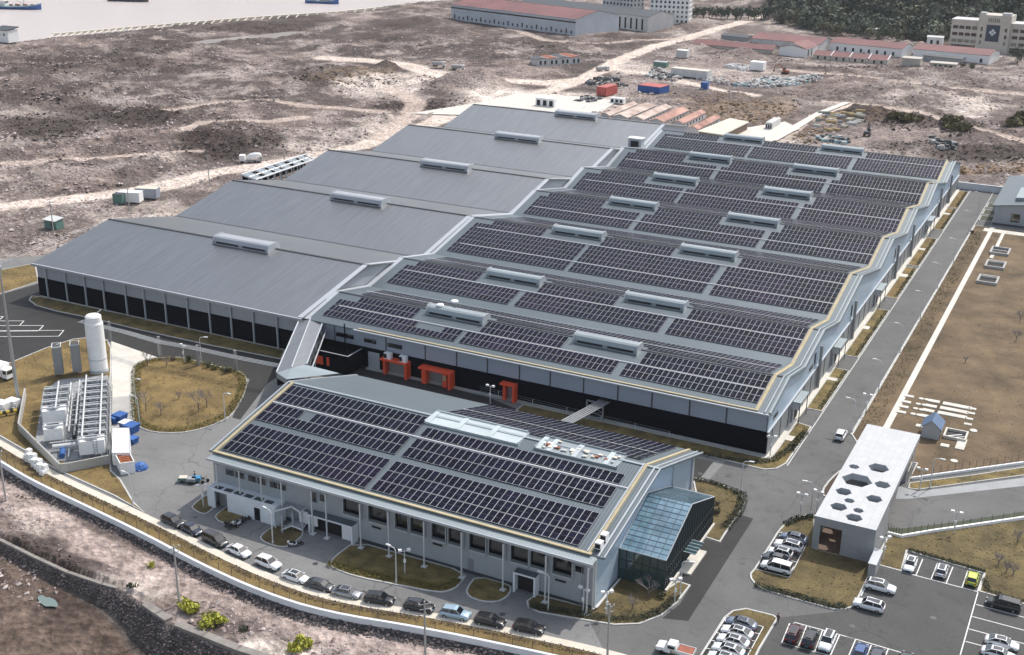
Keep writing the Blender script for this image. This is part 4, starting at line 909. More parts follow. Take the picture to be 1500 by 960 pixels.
cwindow(-11.5, -10.1, 5.8, 6.9, False)
for k in range(4):
    a, b_ = cx[k]+.45, cx[k+1]-.45
    if k < 3:
        mid = (a+b_)/2; cwindow(a, mid-.12, 5.55, 6.75, False); cwindow(mid+.12, b_, 5.55, 6.75, False)
cwindow(cx[4]-1.6, cx[4]-.3, 5.0, 6.9, False); cwindow(cx[4]+.4, -57.6, 5.6, 6.9, False)
for x, z in ((-47.5, 3.3), (-35.8, 3.4), (-21.5, 4.2), (-13.9, 3.2)): m = MB(); m.box(x-.9, -64.66, z, x+.9, -64.61, z+.35); m.build('wall_vent', 'dark_gap', Cb)
m = MB(); m.box(-30.2, -64.7, .55, -29.2, -64.62, 2.7); m.build('door', 'steel_grey', Cb)
# white annex with open bay at the west end
ax1 = onY(405, 752, -67.2).x; ax0 = -81.0
m = MB(); y0 = -67.4; m.box(ax0, y0, 0, ax0+.3, -64.62, 3.8); m.box(ax0+.3, y0, 0, ax0+1.6, y0+.3, 3.4); m.box(ax0+4.4, y0, 0, ax1, y0+.3, 3.4); m.box(ax0+.3, y0, 3.4, ax1, y0+.3, 3.8); m.box(ax0+.3, y0+.3, 3.35, ax1, -64.62, 3.6); m.box(ax1-.2, y0+.3, 0, ax1, -64.62, 3.35)
an = m.build('annex', 'white_wall', Cb); m = MB(); m.box(ax0+1.6, y0+1.2, 0.02, ax0+4.4, y0+1.3, 3.4); m.build('door', 'steel_grey', an); m = MB(); m.box(ax1-4.6, y0-.06, .1, ax1-3.4, y0-.01, 2.5); m.build('door', 'window_glass', an)
m = MB(); n = 6
for k in range(n): m.box(ax0+1+k*2.2, y0+.6, 3.605, ax0+2.6+k*2.2, y0+1.6, 3.66)
m.build('roof_light', 'window_glass', an)
# angular terrace with lower deck
T1 = [at(x, y, 3.5) for x, y in ((400.6, 749), (427, 742), (440, 750.6), (455, 737))]
m = MB(); m.prism([(p.x, p.y) for p in T1]+[(T1[-1].x, -64.62), (T1[0].x, -64.62)], 3.25, 3.6, 0, 1); te = m.build('terrace', ['white_wall', 'concrete_grey'], Cb)
T2 = [at(x, y, .9) for x, y in ((411.6, 776), (427, 769.6), (441.5, 775.4), (450, 766))]
m = MB(); m.prism([(p.x, p.y) for p in T2]+[(T2[-1].x, -64.62), (T2[0].x, -64.62)], .65, .95, 0, 1); m.build('deck', ['white_wall', 'concrete_grey'], te)
m = MB()
for p in T1+T2[:3]: m.box(p.x-.1, p.y+.25, 0, p.x+.1, p.y+.45, 3.25)
m.build('leg', 'trim_light', te)
m = MB(); m.box(T2[0].x+1.2, -65.6, 1.0, T2[0].x+3.0, -65.5, 3.2); m.box(T2[0].x+3.3, -65.6, 1.0, T2[0].x+5.0, -65.5, 3.2); m.build('doors', 'white_paint', te)
m = MB()
for a, b_ in zip(T1[:-1], T1[1:]): m.path([a+Vector((0, 0, 1.0)), b_+Vector((0, 0, 1.0))], .03, 4)
m.build('handrail', 'steel', te)
def porch(pL, pR, h, open_l=.35):
    a, b_ = at(*pL), at(*pR); y0 = min(a.y, b_.y); x0, x1 = a.x, b_.x; m = MB()
    m.box(x0, y0, 0, x0+.3, -64.62, h); m.box(x1-.3, y0, 0, x1, -64.62, h); m.box(x0, y0, h, x1, -64.62, h+.25)
    o = m.build('porch', 'white_wall', Cb); d_ = MB(); d_.box(x0+.3, -64.9, 0, x1-.3, -64.73, h); d_.build('doorway', 'dark_gap', o)
    t_ = MB(); t_.box(x0+.05, y0+.1, h+.25, x1-.05, -64.62, h+.30); t_.build('porch_roof', 'roof_bluegrey', o); return o
po = porch((452, 780), (519, 797), 3.2); m = MB(); x_ = at(500, 790).x; m.box(x_, -65.4, 0, x_+2.6, -65.0, 3.1); m.build('door', 'white_paint', po)
porch((751, 867), (784, 876), 3.3)
m = MB(); m.path([(CX1+.35, -64.9, 9.0), (CX1+.35, -64.9, .6), (CX1+.6, -64.3, .4), (CX1+.6, -55.5, .4)], .16, 6); m.path([(CX1+.1, -65.1, 8.6), (CX1+.1, -65.1, .1)], .1, 6); m.build('drainpipe', 'pole_white', Cb)
m = MB(); 
for z in np.arange(.6, 8.4, .4): m.box(-10.3, -64.85, z, -9.7, -64.8, z+.05)
m.box(-10.35, -64.86, .4, -10.3, -64.8, 8.4); m.box(-9.7, -64.86, .4, -9.65, -64.8, 8.4); m.build('ladder', 'steel', Cb)
m = MB(); m.box(CX1+.02, -26.6, 6, CX1+.2, -25.9, 11.0) if 0 else m.box(CX1, -30.9, 0, CX1+.25, -30.2, 10.2); m.build('wall_rib', 'trim_light', Cb); m = MB(); m.box(CX1, -20.4, 0, CX1+.3, -19.5, 6.9); m.build('wall_rib', 'trim_light', Cb)
# rooftop kit in the corner
for k, (y, lab) in enumerate(((-60.6, 'white rooftop box nearer the ridge beside the panel edge at the office corner'), (-62.6, 'white rooftop box nearest the eave at the office corner'))):
    t = thing('rooftop_unit', lab, 'rooftop box', (CX1-.2, y, cz(y)), group='rooftop boxes'); z = cz(y)
    m = MB(); m.box(CX1-.7, y-.6, z+.1, CX1+.3, y+.6, z+1.2); m.build('casing', 'white_paint', t); m = MB(); m.box(CX1-.6, y-.66, z+.3, CX1+.2, y-.61, z+1.0); m.build('grille', 'dark_gap', t)
# glass lobby: part of the office
lx0, lx1, ly0, lyr, ly1, le, lr = CX1+.02, -.55, -54.7, -43.4, -31.2, 5.45, 9.9
m = MB(); m.quad((lx0, ly0, le), (lx1, ly0, le), (lx1, lyr, lr), (lx0, lyr, lr)); m.quad((lx0, lyr, lr), (lx1, lyr, lr), (lx1, ly1, le), (lx0, ly1, le)); lob = m.build('lobby', 'lobby_glass', Cb)
m = MB(); m.quad((lx0, ly0, 0), (lx1, ly0, 0), (lx1, ly0, le), (lx0, ly0, le)); m.add([(lx1, ly0, 0), (lx1, ly1, 0), (lx1, ly1, le), (lx1, lyr, lr), (lx1, ly0, le)], [(0, 1, 2, 3, 4)]); m.quad((lx1, ly1, 0), (lx0, ly1, 0), (lx0, ly1, le), (lx1, ly1, le)); m.build('glass_wall', 'lobby_dark', lob)
m = MB(); zl = slope_fn([ly0, lyr, ly1], [le, lr, le])
for k in range(7): x = lx0+(lx1-lx0)*k/6; m.path([(x, ly0, le+.03), (x, lyr, lr+.03), (x, ly1, le+.03)], .05, 4)
for k in range(25): y = ly0+(ly1-ly0)*k/24; m.tube((lx0, y, zl(y)+.03), (lx1, y, zl(y)+.03), .035 if k % 3 else .05, None, 4)
m.build('roof_bars', 'roof_bluegrey', lob)
m = MB()
for k in range(25): y = ly0+(ly1-ly0)*k/24; m.box(lx1+.005, y-.05, 0, lx1+.14, y+.05, zl(y))
for k in range(7): x = lx0+(lx1-lx0)*k/6; m.box(x-.05, ly0-.13, 0, x+.05, ly0-.005, le)
for z in (1.8, 3.6): m.box(lx0, ly0-.10, z, lx1, ly0-.004, z+.07); m.box(lx1+.004, ly0, z, lx1+.10, ly1, z+.07)
m.build('mullions', 'trim_dark', lob)
m = MB(); m.path([(lx0, ly0, le+.05), (lx1, ly0, le+.05), (lx1, lyr, lr+.05), (lx1, ly1, le+.05), (lx0, ly1, le+.05)], .10, 5); m.path([(lx0, ly0, le+.1), (lx0+.05, lyr, lr+.1), (lx0+.05, ly1, le+.1)], .16, 5); m.build('edge_trim', 'trim_light', lob)
m = MB(); m.box(lx1+.15, -46.8, 2.9, lx1+2.2, -42.6, 2.98); 
aw = m.build('awning', 'lobby_dark', lob); m = MB()
for k in range(5): m.box(lx1+.15, -46.8+k*1.025, 2.98, lx1+2.25, -46.7+k*1.025, 3.06)
m.build('awning_bars', 'trim_light', aw)
m = MB(); m.box(lx1+.15, -54.8, 0, lx1+.5, -31, .35); m.box(lx1+.5, -48.5, 0, lx1+2.2, -40.5, .3); m.build('step', 'concrete_pale', lob)

# ------------------------------------------------------------------ gate building with hexagonal roof openings
G = thing('gate_building', 'white flat-roofed gate building with ten hexagonal openings cut in its roof', 'gatehouse', (21.6, -10, 0))
gx0, gx1, gy0, gy1, gzt, gzb = 16.6, 26.6, -30.8, 10.0, 6.2, 5.0
def hexa(x, y, r): return [Vector((x+r*math.cos(k*PI/3), y+r*1.0*math.sin(k*PI/3), 0)) for k in range(6)]
HX = [hexa(h[0], h[1], h[2]*1.13) for h in ((18.4, -9.6, .85), (22.4, -8.0, 1.65), (20.0, -14.6, 2.35), (24.3, -14.2, 1.25), (18.9, -20, 1.25), (20.5, -22.8, .8), (24.1, -20.1, 1.25), (19.4, -25.8, 1.28), (22.6, -25.5, .8), (22.5, -28.3, 1.25))]
outer = [Vector((gx0, gy0, 0)), Vector((gx1, gy0, 0)), Vector((gx1, gy1, 0)), Vector((gx0, gy1, 0))]
loops = [outer]+[h[::-1] for h in HX]; flat = [v for lp in loops for v in lp]; tri = tessellate_polygon(loops)
m = MB()
for z, up in ((gzt, True), (gzb, False)):
    fs = []
    for t in tri:
        a, b_, c = (flat[i] for i in t); cr = (b_.x-a.x)*(c.y-a.y)-(b_.y-a.y)*(c.x-a.x); fs.append(t if (cr > 0) == up else (t[0], t[2], t[1]))
    m.add([(v.x, v.y, z) for v in flat], fs, 0)
m2_ = MB()
for i in range(4): a, b_ = outer[i], outer[(i+1) % 4]; m.quad((a.x, a.y, gzb), (b_.x, b_.y, gzb), (b_.x, b_.y, gzt), (a.x, a.y, gzt), 1)
for h in HX:
    for i in range(6): a, b_ = h[i], h[(i+1) % 6]; m.quad((b_.x, b_.y, gzb), (a.x, a.y, gzb), (a.x, a.y, gzt), (b_.x, b_.y, gzt), 2)
rf = m.build('roof', ['gate_white', 'concrete_grey', 'trim_light'], G)
m = MB(); t = .3
m.box(gx0, gy0, 0, gx0+1.1, gy0+t, gzb); m.box(gx0+1.1, gy0, 4.7, gx0+4.7, gy0+t, gzb); m.box(gx0+4.7, gy0, 0, gx1, gy0+t, gzb)
m.box(gx1-t, gy0+t, 0, gx1, -19.0, gzb); m.box(gx0, gy0+t, 0, gx0+t, -17.0, gzb); m.box(gx0+t, -17.3, 0, gx1-3, -17.0, gzb)
m.build('wall', 'concrete_grey', G)
m = MB(); m.box(gx0+4.75, gy0+t, 0, gx0+4.95, -19, gzb); m.build('inner_wall', 'concrete_grey', G)
m = MB(); m.box(gx0+.35, gy0+.05, .14, gx0+4.7, -18, .2); m.build('floor', 'wood', G)
m = MB(); m.box(gx0+.2, 1.0, 0, gx1-.4, gy1-.3, gzb); m.build('guard_room', 'concrete_grey', G); 
m = MB(); m.box(gx1-.45, 2.0, .2, gx1-.34, 6.5, 4.0); m.build('window', 'window_glass', G)
m = MB(); m.box(gx0+.6, -30.9, 0, gx0+4.6, -30.86, .14); m.build('threshold', 'concrete_pale', G)
p = at(1285, 838); t = thing('gate_pillar', 'grey concrete sign block at the car-park corner of the gate building', 'pillar', (27.2, -34, 0))
m = MB(); m.box(26.75, -35.2, 0, 27.9, -30.2, 2.4); m.build('block', 'concrete_grey', t); m = MB(); m.box(26.65, -35.3, 2.4, 28.0, -30.1, 2.55); m.build('cap', 'trim_light', t)
t = thing('sliding_gate', 'white sliding gate beside the gate building with planter bed', 'gate', (15.5, -6, 0))
m = MB()
for k in range(14): m.box(15.6, -3+k*.8, .2, 15.66, -2.9+k*.8, 1.5)
m.box(15.55, -3.1, 1.5, 15.72, 8.0, 1.62); m.box(15.55, -3.1, .12, 15.72, 8.0, .22); m.build('frame', 'white_paint', t)
island([Vector((13.1, -10, 0)), Vector((14.2, -12, 0)), Vector((16.3, -11, 0)), Vector((16.3, 1, 0)), Vector((14.6, 1.5, 0)), Vector((13.4, -4, 0))], 'soil', 1, .35, 'planter_bed')


# ------------------------------------------------------------------ building at the right edge
E_ = thing('side_building', 'pale grey building with blue-grey sloping roof at the end of the east road', 'building', (30, 215, 0))
ex0, ex1, ey0, ey1 = 17.6, 62, 200.7, 247; z0 = 6.4; z1 = 12.5
m = MB(); m.add([(ex0, ey0, 0), (ex1, ey0, 0), (ex1, ey0, z1-.3), (ex0, ey0, z0-.3)], [(0, 1, 2, 3)]); m.add([(ex0, ey1, 0), (ex0, ey0, 0), (ex0, ey0, z0-.3), (ex0, ey1, z0-.3)], [(0, 1, 2, 3)]); m.build('wall', 'wall_palegrey', E_)
m = MB(); m.add([(ex0-.8, ey0-.7, z0-.1), (ex1, ey0-.7, z1), (ex1, ey1+.5, z1), (ex0-.8, ey1+.5, z0-.1), (ex0-.8, ey0-.7, z0-.4), (ex1, ey0-.7, z1-.3)], [(0, 1, 2, 3), (0, 4, 5, 1)]); r_ = m.build('roof', 'roof_bluegrey', E_)
m = MB(); sx = (z1-z0)/(ex1-ex0)
m.add([(x, y, z0+(x-ex0)*sx+dz) for x, y, dz in ((23, 206, .1), (30, 206, .1), (30, 222, .1), (23, 222, .1), (23, 206, 1.2), (30, 206, .9), (30, 222, .9), (23, 222, 1.2))], [(4, 5, 6, 7), (0, 1, 5, 4), (3, 0, 4, 7), (1, 2, 6, 5), (2, 3, 7, 6)]); m.build('roof_light', 'roof_pale', E_)
for a, b_, c, d in ((22.8, 25.6, 1.4, 4.2), (29, 32, 1.6, 4.0), (35, 38, 1.6, 4.0)): m = MB(); m.box(a, ey0-.06, c, b_, ey0-.01, d); w_ = m.build('window', 'window_glass', E_); m = MB(); m.box(a-.2, ey0-.3, c-.25, b_+.2, ey0-.02, c-.05); m.build('sill', 'trim_light', w_)
m = MB(); m.box(ex0, ey0-.5, 0, ex1, ey0-.02, .5); m.build('plinth', 'trim_dark', E_)
t = thing('road_end_wall', 'low white wall across the far end of the east road', 'wall', (6, 246.5, 0)); m = MB(); m.box(-1, 245.6, 0, 17.5, 246.4, 2.2); m.build('wall', 'white_wall', t); m = MB(); m.box(-1.1, 245.5, 2.2, 17.6, 246.5, 2.4); m.build('coping', 'trim_light', t)
for k, (yy, zz) in enumerate(((203, .5), (212, .5), (222, .5))):
    island([Vector((12.9, yy, 0)), Vector((17.3, yy, 0)), Vector((17.3, yy+7, 0)), Vector((12.9, yy+7, 0))], 'leaf_dark', 0, .3, 'planter_bed')

# ------------------------------------------------------------------ pump house, pits and concrete lids on the field
t = thing('pump_house', 'small pale hut with blue ribbed gable roof standing among concrete lids', 'hut', (27, 24.6, 0))
hx0, hx1, hy0, hy1 = 25.3, 28.7, 22.6, 27.0
m = MB(); m.box(hx0, hy0, 0, hx1, hy1, 2.6); m.add([(hx0, hy0, 2.6), (hx1, hy0, 2.6), ((hx0+hx1)/2, hy0, 4.0)], [(0, 1, 2)]); m.add([(hx0, hy1, 2.6), ((hx0+hx1)/2, hy1, 4.0), (hx1, hy1, 2.6)], [(0, 1, 2)]); m.build('wall', 'trim_light', t)
m = MB(); xm = (hx0+hx1)/2; o_ = .35
for s_, xe in ((-1, hx0-o_), (1, hx1+o_)):
    a, b_, c, d = (xm, hy0-o_, 4.1), (xe, hy0-o_, 2.45), (xe, hy1+o_, 2.45), (xm, hy1+o_, 4.1); m.quad(a, b_, c, d); m.quad(a, b_, (b_[0], b_[1], b_[2]-.12), (a[0], a[1], a[2]-.12))
mat('roof_blue', (.10, .16, .26), .5, .2, .3, .1, 0, None, .45, 'Y'); m.build('roof', 'roof_blue', t)
m = MB(); m.box(hx1, hy0+.4, .1, hx1+.05, hy0+1.4, 2.1); m.build('door', 'dark_gap', t)
t = thing('pipe_well', 'open dark well with pale rim and pipes beside the pump house', 'well', (31, 26, 0)); m = MB(); ring([Vector(v) for v in ((29.2, 24.2, 0), (33.6, 24.2, 0), (33.6, 28.6, 0), (29.2, 28.6, 0))], .35, 0, .7, m); m.build('rim', 'concrete_pale', t); m = MB(); m.box(29.5, 24.5, .12, 33.3, 28.3, .16); m.build('water', 'dark_gap', t)
m = MB(); m.path([(30, 25, .3), (32.5, 27, .3)], .2, 8); m.path([(30.8, 24.6, .3), (33, 26.2, .3)], .16, 8); m.build('pipes', 'steel_grey', t)
Qf = q(1300, 560, 4.8)
LIDS = [('rect', 'white rectangular concrete lid in the single file nearest the paved path', ((153, 100), (132, 140), (115, 174), (97, 211)), .95, .6),
        ('round', 'white round concrete lid in the double file beside the pump house', ((238, 117), (278, 124), (216, 154), (258, 161), (198, 186), (238, 194), (180, 224), (220, 231)), .5, .5),
        ('rect', 'white rectangular concrete lid at the right end of a pair of round lids', ((328, 135), (307, 169), (288, 201), (270, 240)), 1.15, .7),
        ('rect', 'long white concrete cover slab lying behind the pump house', ((490, 167), (470, 198), (455, 232)), 2.9, .8),
        ('rect', 'small pale concrete lid in the file right of the long slabs', ((597, 188), (588, 220), (574, 259), (565, 297)), .75, .5)]
for kind, lab, pts, a, b_ in LIDS:
    for x, y in pts:
        p = at(*Qf(x, y), .15); t = MB()
        if kind == 'round': t.lathe([(a*1.15, 0), (a*1.15, .16), (a, .19)], (p.x, p.y, .08), 14)
        else: t.box(p.x-a, p.y-b_, .08, p.x+a, p.y+b_, .26); t.box(p.x-a*.8, p.y-b_*.75, .26, p.x+a*.8, p.y+b_*.75, .29)
        tag(t.build('concrete_lid', 'concrete_pale'), lab, 'concrete lid', lab.split(' in ')[0].split(' at ')[0].split(' lying')[0]+'s')
for x, y, a, b_, lab in ((403, 446, .8, .7, 'lone pale concrete lid in front of the pump house'), (225, 308, .7, .7, 'lone pale lid at the left wall of the pump house'), (605, 341, .75, .6, 'oval pale lid right of the pipe well'), (468, 554, .7, .6, 'oval pale lid nearest the field fence'), (518, 437, .85, 2.6, 'long pale grated cover lying right of the pump house')):
    p = at(*Qf(x, y), .15); t = MB(); 
    if 'oval' in lab: t.lathe([(a, 0), (a, .16), (a*.8, .19)], (p.x, p.y, .08), 14)
    else: t.box(p.x-a, p.y-b_, .08, p.x+a, p.y+b_, .26); t.box(p.x-a*.6, p.y-b_*.8, .26, p.x+a*.6, p.y+b_*.8, .29)
    tag(t.build('concrete_lid', 'concrete_pale'), lab, 'concrete lid')
for (x, y), lab in (((1465, 369), 'open concrete pit farthest along the field path'), ((1458, 389), 'open concrete pit between the two others on the field'), ((1447, 411), 'open concrete pit nearest the camera on the field')):
    p = at(x, y, .3); t = thing('open_pit', lab, 'pit', (p.x, p.y, 0), group='open pits on the field'); m = MB(); a = 2.7
    ring([Vector((p.x-a, p.y-a*1.3, 0)), Vector((p.x+a, p.y-a*1.3, 0)), Vector((p.x+a, p.y+a*1.3, 0)), Vector((p.x-a, p.y+a*1.3, 0))], .5, .05, .9, m); m.build('rim', 'concrete', t)
    m = MB(); m.box(p.x-a+.5, p.y-a*1.3+.5, .11, p.x+a-.5, p.y+a*1.3-.5, .14); m.build('floor', 'asphalt_dark', t)
    m = MB(); m.box(p.x-a, p.y-.25, .7, p.x+a, p.y+.05, .82) if 'farthest' in lab else m.box(p.x-a+.5, p.y+a*1.3-.9, .14, p.x+a-.5, p.y+a*1.3-.5, .7); m.build('beam', 'concrete_pale', t)
# site fence beside the east driveway
t = thing('field_fence', 'dark post fence with white base wall along the field beside the driveway', 'fence', (40, 0, 0))
FE = [FENCE_E[0].lerp(FENCE_E[-1], i/26) for i in range(27)]
m = MB(); A_, B_ = offs(FE, 0), offs(FE, .35)
for i in range(26):
    a, b_, c, d = A_[i], A_[i+1], B_[i+1], B_[i]; m.quad((d.x, d.y, .5), (c.x, c.y, .5), (b_.x, b_.y, .5), (a.x, a.y, .5)); m.quad((d.x, d.y, 0), (c.x, c.y, 0), (c.x, c.y, .5), (d.x, d.y, .5))
m.build('base_wall', 'white_paint', t)
for p in FE: m = MB(); m.tube((p.x, p.y+.15, .5), (p.x, p.y+.15, 2.0), .045, None, 5); m.build('post', 'trim_dark', t)
m = MB()
for z in (.7, 1.3, 1.9): m.path([(p.x, p.y+.15, z) for p in FE], .016, 4)
m.build('wire', 'trim_dark', t)
t = thing('driveway_fence', 'low white kerb wall with dark posts on the car-park side of the driveway', 'fence', (32, -10, 0))
FD = px([(1300, 783), (1320, 788), (1367, 780), (1420, 772.5), (1500, 760.7), (1580, 749)]); FDs = []
for a, b_ in zip(FD[:-1], FD[1:]): FDs += [a.lerp(b_, k/5) for k in range(5)]
FDs.append(FD[-1]); m = MB(); A_, B_ = offs(FDs, -.2), offs(FDs, .2)
for i in range(len(FDs)-1):
    a, b_, c, d = A_[i], A_[i+1], B_[i+1], B_[i]; m.quad((d.x, d.y, .55), (c.x, c.y, .55), (b_.x, b_.y, .55), (a.x, a.y, .55)); m.quad((d.x, d.y, 0), (c.x, c.y, 0), (c.x, c.y, .55), (d.x, d.y, .55))
m.build('base_wall', 'white_paint', t)
for p in FDs: m = MB(); m.tube((p.x, p.y, .55), (p.x, p.y, 1.9), .045, None, 5); m.build('post', 'trim_dark', t)
m = MB(); m.poly([(p.x, p.y, .06) for p in px([(1302, 781), (1320, 785), (1367, 777), (1500, 757), (1500, 750), (1380, 768), (1320, 775), (1302, 773)])]); struct(m.build('lawn', 'leaf_dark'))
struct(KERB.build('kerb', 'kerb_stone'))
# ------------------------------------------------------------------ gas plant in its walled compound
G0 = at(375, 700-0) if 0 else Vector((-112.0, -69.4, 0)); e1 = Vector((-.693, .721, 0)); e2 = Vector((.721, .693, 0))
def L(a, b_, z=0.0): v = G0+e1*a+e2*b_; return Vector((v.x, v.y, z))
TL = Matrix.Translation(G0) @ Matrix(((e1.x, e2.x, 0, 0), (e1.y, e2.y, 0, 0), (0, 0, 1, 0), (0, 0, 0, 1)))
def lbox(m, a0, b0, z0, a1, b1, z1, mi=0):   # box in plant axes (left-handed frame: flip faces)
    vs = [TL @ Vector(v) for v in ((a0, b0, z0), (a1, b0, z0), (a1, b1, z0), (a0, b1, z0), (a0, b0, z1), (a1, b0, z1), (a1, b1, z1), (a0, b1, z1))]
    m.add(vs, [(0, 1, 2, 3), (4, 7, 6, 5), (0, 4, 5, 1), (1, 5, 6, 2), (2, 6, 7, 3), (3, 7, 4, 0)], mi)
WP = [Vector((-112.0, -69.4, 0)), L(0, 2.0), L(0, 2.01), ] 
t = thing('plant_wall', 'low grey concrete containment wall around the gas plant', 'wall', (-125, -55, 0))
cw = [at(99, 697), at(162, 683), at(164, 560), at(166, 523), at(152, 513), at(86, 522), at(82, 556)][:0]
PW = [at(x/3.692, 440+y/3.692) for x, y in ((600, 885), (375, 930), (330, 935), (105, 710), (140, 520))]
m = MB()
segs = [(L(2.2, 3.4), L(2.2, 7.4))] 
def wallseg(m, a, b_, h, t_=.3):
    d = (b_-a).normalized(); nn = Vector((-d.y, d.x, 0))*t_/2; P4 = [a-nn, b_-nn, b_+nn, a+nn]; m.prism([(p.x, p.y) for p in P4], 0, h)
for a, b_ in zip(PW[:-1], PW[1:]): wallseg(m, a, b_, 1.9)
wallseg(m, PW[0], at(600/3.692, 440+450/3.692), 1.9)
m.build('wall', 'concrete', t)
sheet('concrete_pad', [L(1, 1), L(1, 7.2), L(40, 7.2), L(46, 6), L(46, -4), L(40, -7), L(12, -7)], .125, 'concrete_grey')
def cooler(t, a0, b0, d, wd, h, fans, front=True):
    """fan cooler: legs, white casing, fan rings, header pipe"""
    m = MB(); z0 = h*.32 if front else h*.42
    lbox(m, a0, b0, z0 if front else h*.72, a0+d*(1 if front else .82), b0+wd, h-.3); m.build('casing', 'white_paint' if front else 'trim_dark', t)
    m = MB()
    for aa in (a0+.1, a0+d-.25):
        for bb in (b0+.1, b0+wd-.25): lbox(m, aa, bb, 0, aa+.15, bb+.15, z0)
    m.build('leg', 'steel_grey', t)
    for k in range(fans):
        c = L(a0+d*(.5 if front else .41), b0+wd*(k+.5)/fans, h-.3); r = min(d, wd/fans)*(.42 if front else .38)
        m = MB(); m.lathe([(r, 0), (r, .35), (r*.92, .35), (r*.92, .12), (.05, .1)], c, 14); f = m.build('fan_ring', 'trim_light', t)
        m = MB(); m.lathe([(r*.90, .13), (r*.9, .16)], c, 14); m.build('fan_opening', 'dark_gap', f)
    m = MB(); m.path([L(a0+.25, b0-.1, h+.35), L(a0+.25, b0+wd+.4, h+.35)], .19, 6); m.path([L(a0+d*.55, b0-.1, h+.25), L(a0+d*.55, b0+wd+.2, h+.25)], .12, 6); m.path([L(a0+.25, b0+wd+.35, h+.35), L(a0+.25, b0+wd+.35, .6)], .11, 6); m.path([L(a0+.25, b0-.05, h+.35), L(a0+.25, b0-.05, h-.4)], .11, 6); m.path([L(a0+d*.6, b0+wd+.5, 1.4), L(a0+d*.6, b0+wd+.1, 2.6)], .1, 6)
    m.build('header_pipe', 'pole_white', t)
for k in range(10):
    a0 = 3.6+3.15*k; lab = ('white fan cooler with ladder standing frontmost in the long row of the gas plant' if k == 0 else 'white fan cooler with header pipe within the long row of the gas plant' if k < 9 else 'white fan cooler closing the long row next to the tall white tank')
    t = thing('fan_cooler', lab, 'cooler', L(a0, 1.6), group='fan coolers of the long row'); cooler(t, a0, 1.7, 2.8, 4.6, 4.3, 1, k == 0)
    if k == 0:
        m = MB()
        for s_ in (4.3, 4.9): lbox(m, a0-.08, s_, 1.4, a0-.02, s_+.06, 4.0)
        for z in (1.7, 2.2, 2.7, 3.2): lbox(m, a0-.08, 4.36, z, a0-.02, 4.9, z+.05)
        m.build('ladder', 'steel_grey', t)
for k in range(4):
    a0 = 19.2+3.3*k; t = thing('fan_cooler', ('white fan cooler with tall blank front at the near end of the short row' if k == 0 else 'white fan cooler with header pipe in the short row left of the long row'), 'cooler', L(a0, -5.4), group='fan coolers of the short row'); cooler(t, a0, -5.6, 2.9, 4.4, 4.6, 1, k == 0)
t = thing('fan_cooler', 'lone white fan cooler with box front standing ahead of the short row', 'cooler', L(12, -4.6)); cooler(t, 12.0, -5.0, 3.0, 3.4, 3.9, 1, True)
t = thing('pump_skid', 'blue and white pump skid with pipes inside the containment wall corner', 'pump skid', L(6, -1))
m = MB(); m.path([L(5.5, -1.6, .8), L(8.5, -1.6, .8)], .55, 10); m.build('motor', 'blue_paint', t)
m = MB(); m.path([L(8.8, -3.4, 1.3), L(8.8, .8, 1.3)], .5, 10); m.path([L(4.6, -.4, .9), L(9.6, -.4, .9)], .18, 6); m.path([L(10.6, -4, 1.4), L(10.6, 1.2, 1.4)], .14, 6); m.path([L(13, .4, 1.6), L(35, .4, 1.6)], .2, 6); m.path([L(13, -.5, 2.4), L(33, -.5, 2.4)], .15, 6); m.build('pipes', 'pole_white', t)
m = MB(); lbox(m, 4.4, -3.8, .13, 10.4, 1.2, .3); m.build('base', 'steel_grey', t)
t = thing('gas_pipework', 'rack of white pipes and dark valves in the aisle between cooler rows', 'pipework', L(26, .5)); m = MB()
for k in range(9): m.path([L(14+2.4*k, -1.1, .3), L(14+2.4*k, -1.1, 3.2), L(14+2.4*k, 1.6, 3.2)], .09, 5)
for z, bb in ((3.2, -.9), (3.6, .9), (1.0, 1.2)): m.path([L(13.5, bb, z), L(36, bb, z)], .15, 6)
for bb, a_, c_ in ((2.4, 4, 35), (5.6, 4, 35), (-3.0, 19, 33)): m.path([L(a_, bb, 4.95), L(c_, bb, 4.95)], .17, 6)
m.build('pipes', 'pole_white', t); m = MB()
for k in range(14): c = L(14+1.6*k, .2, .6); m.cbox(c, (.5, .5, .9))
m.build('valve', 'trim_dark', t)
t = thing('valve_row', 'row of dark valves and risers along the right side of the long cooler row', 'valve row', L(18, 7.0)); m = MB()
for k in range(20): m.tube(L(4+1.55*k, 6.95, .13), L(4+1.55*k, 6.95, 1.7+.3*(k % 2)), .11, None, 5); m.cbox(L(4+1.55*k, 6.95, 1.2), (.42, .42, .42))
m.path([L(3.6, 6.95, 1.9), L(35, 6.95, 1.9)], .1, 5); m.build('risers', 'steel_grey', t)
# tall white cryogenic tank
tc = Vector((-142.6, -31.4, 0)); t = thing('storage_tank', 'tall white cylindrical gas tank standing at the back of the plant', 'tank', tc)
m = MB(); m.lathe([(1.75, .7), (1.95, 1.0), (1.95, 11.6), (1.9, 11.7)], tc, 28); m.build('shell', 'white_paint', t, smooth=False)
m = MB(); m.lathe([(1.9, 11.7), (1.75, 12.0), (1.72, 13.2), (1.4, 13.5), (.2, 13.6)], tc, 28); tp = m.build('dome', 'white_paint', t)
m = MB(); m.path([tc+Vector((.9, .3, 13.5)), tc+Vector((1.0, .3, 14.1)), tc+Vector((1.7, .8, 14.7))], .09, 6); m.build('vent_pipe', 'white_paint', tp)
m = MB(); m.lathe([(1.99, 3.3), (2.0, 3.45), (1.99, 3.5)], tc, 28); m.lathe([(2.05, .12), (2.05, .7), (1.6, .75)], tc, 20); m.build('band', 'trim_light', t)
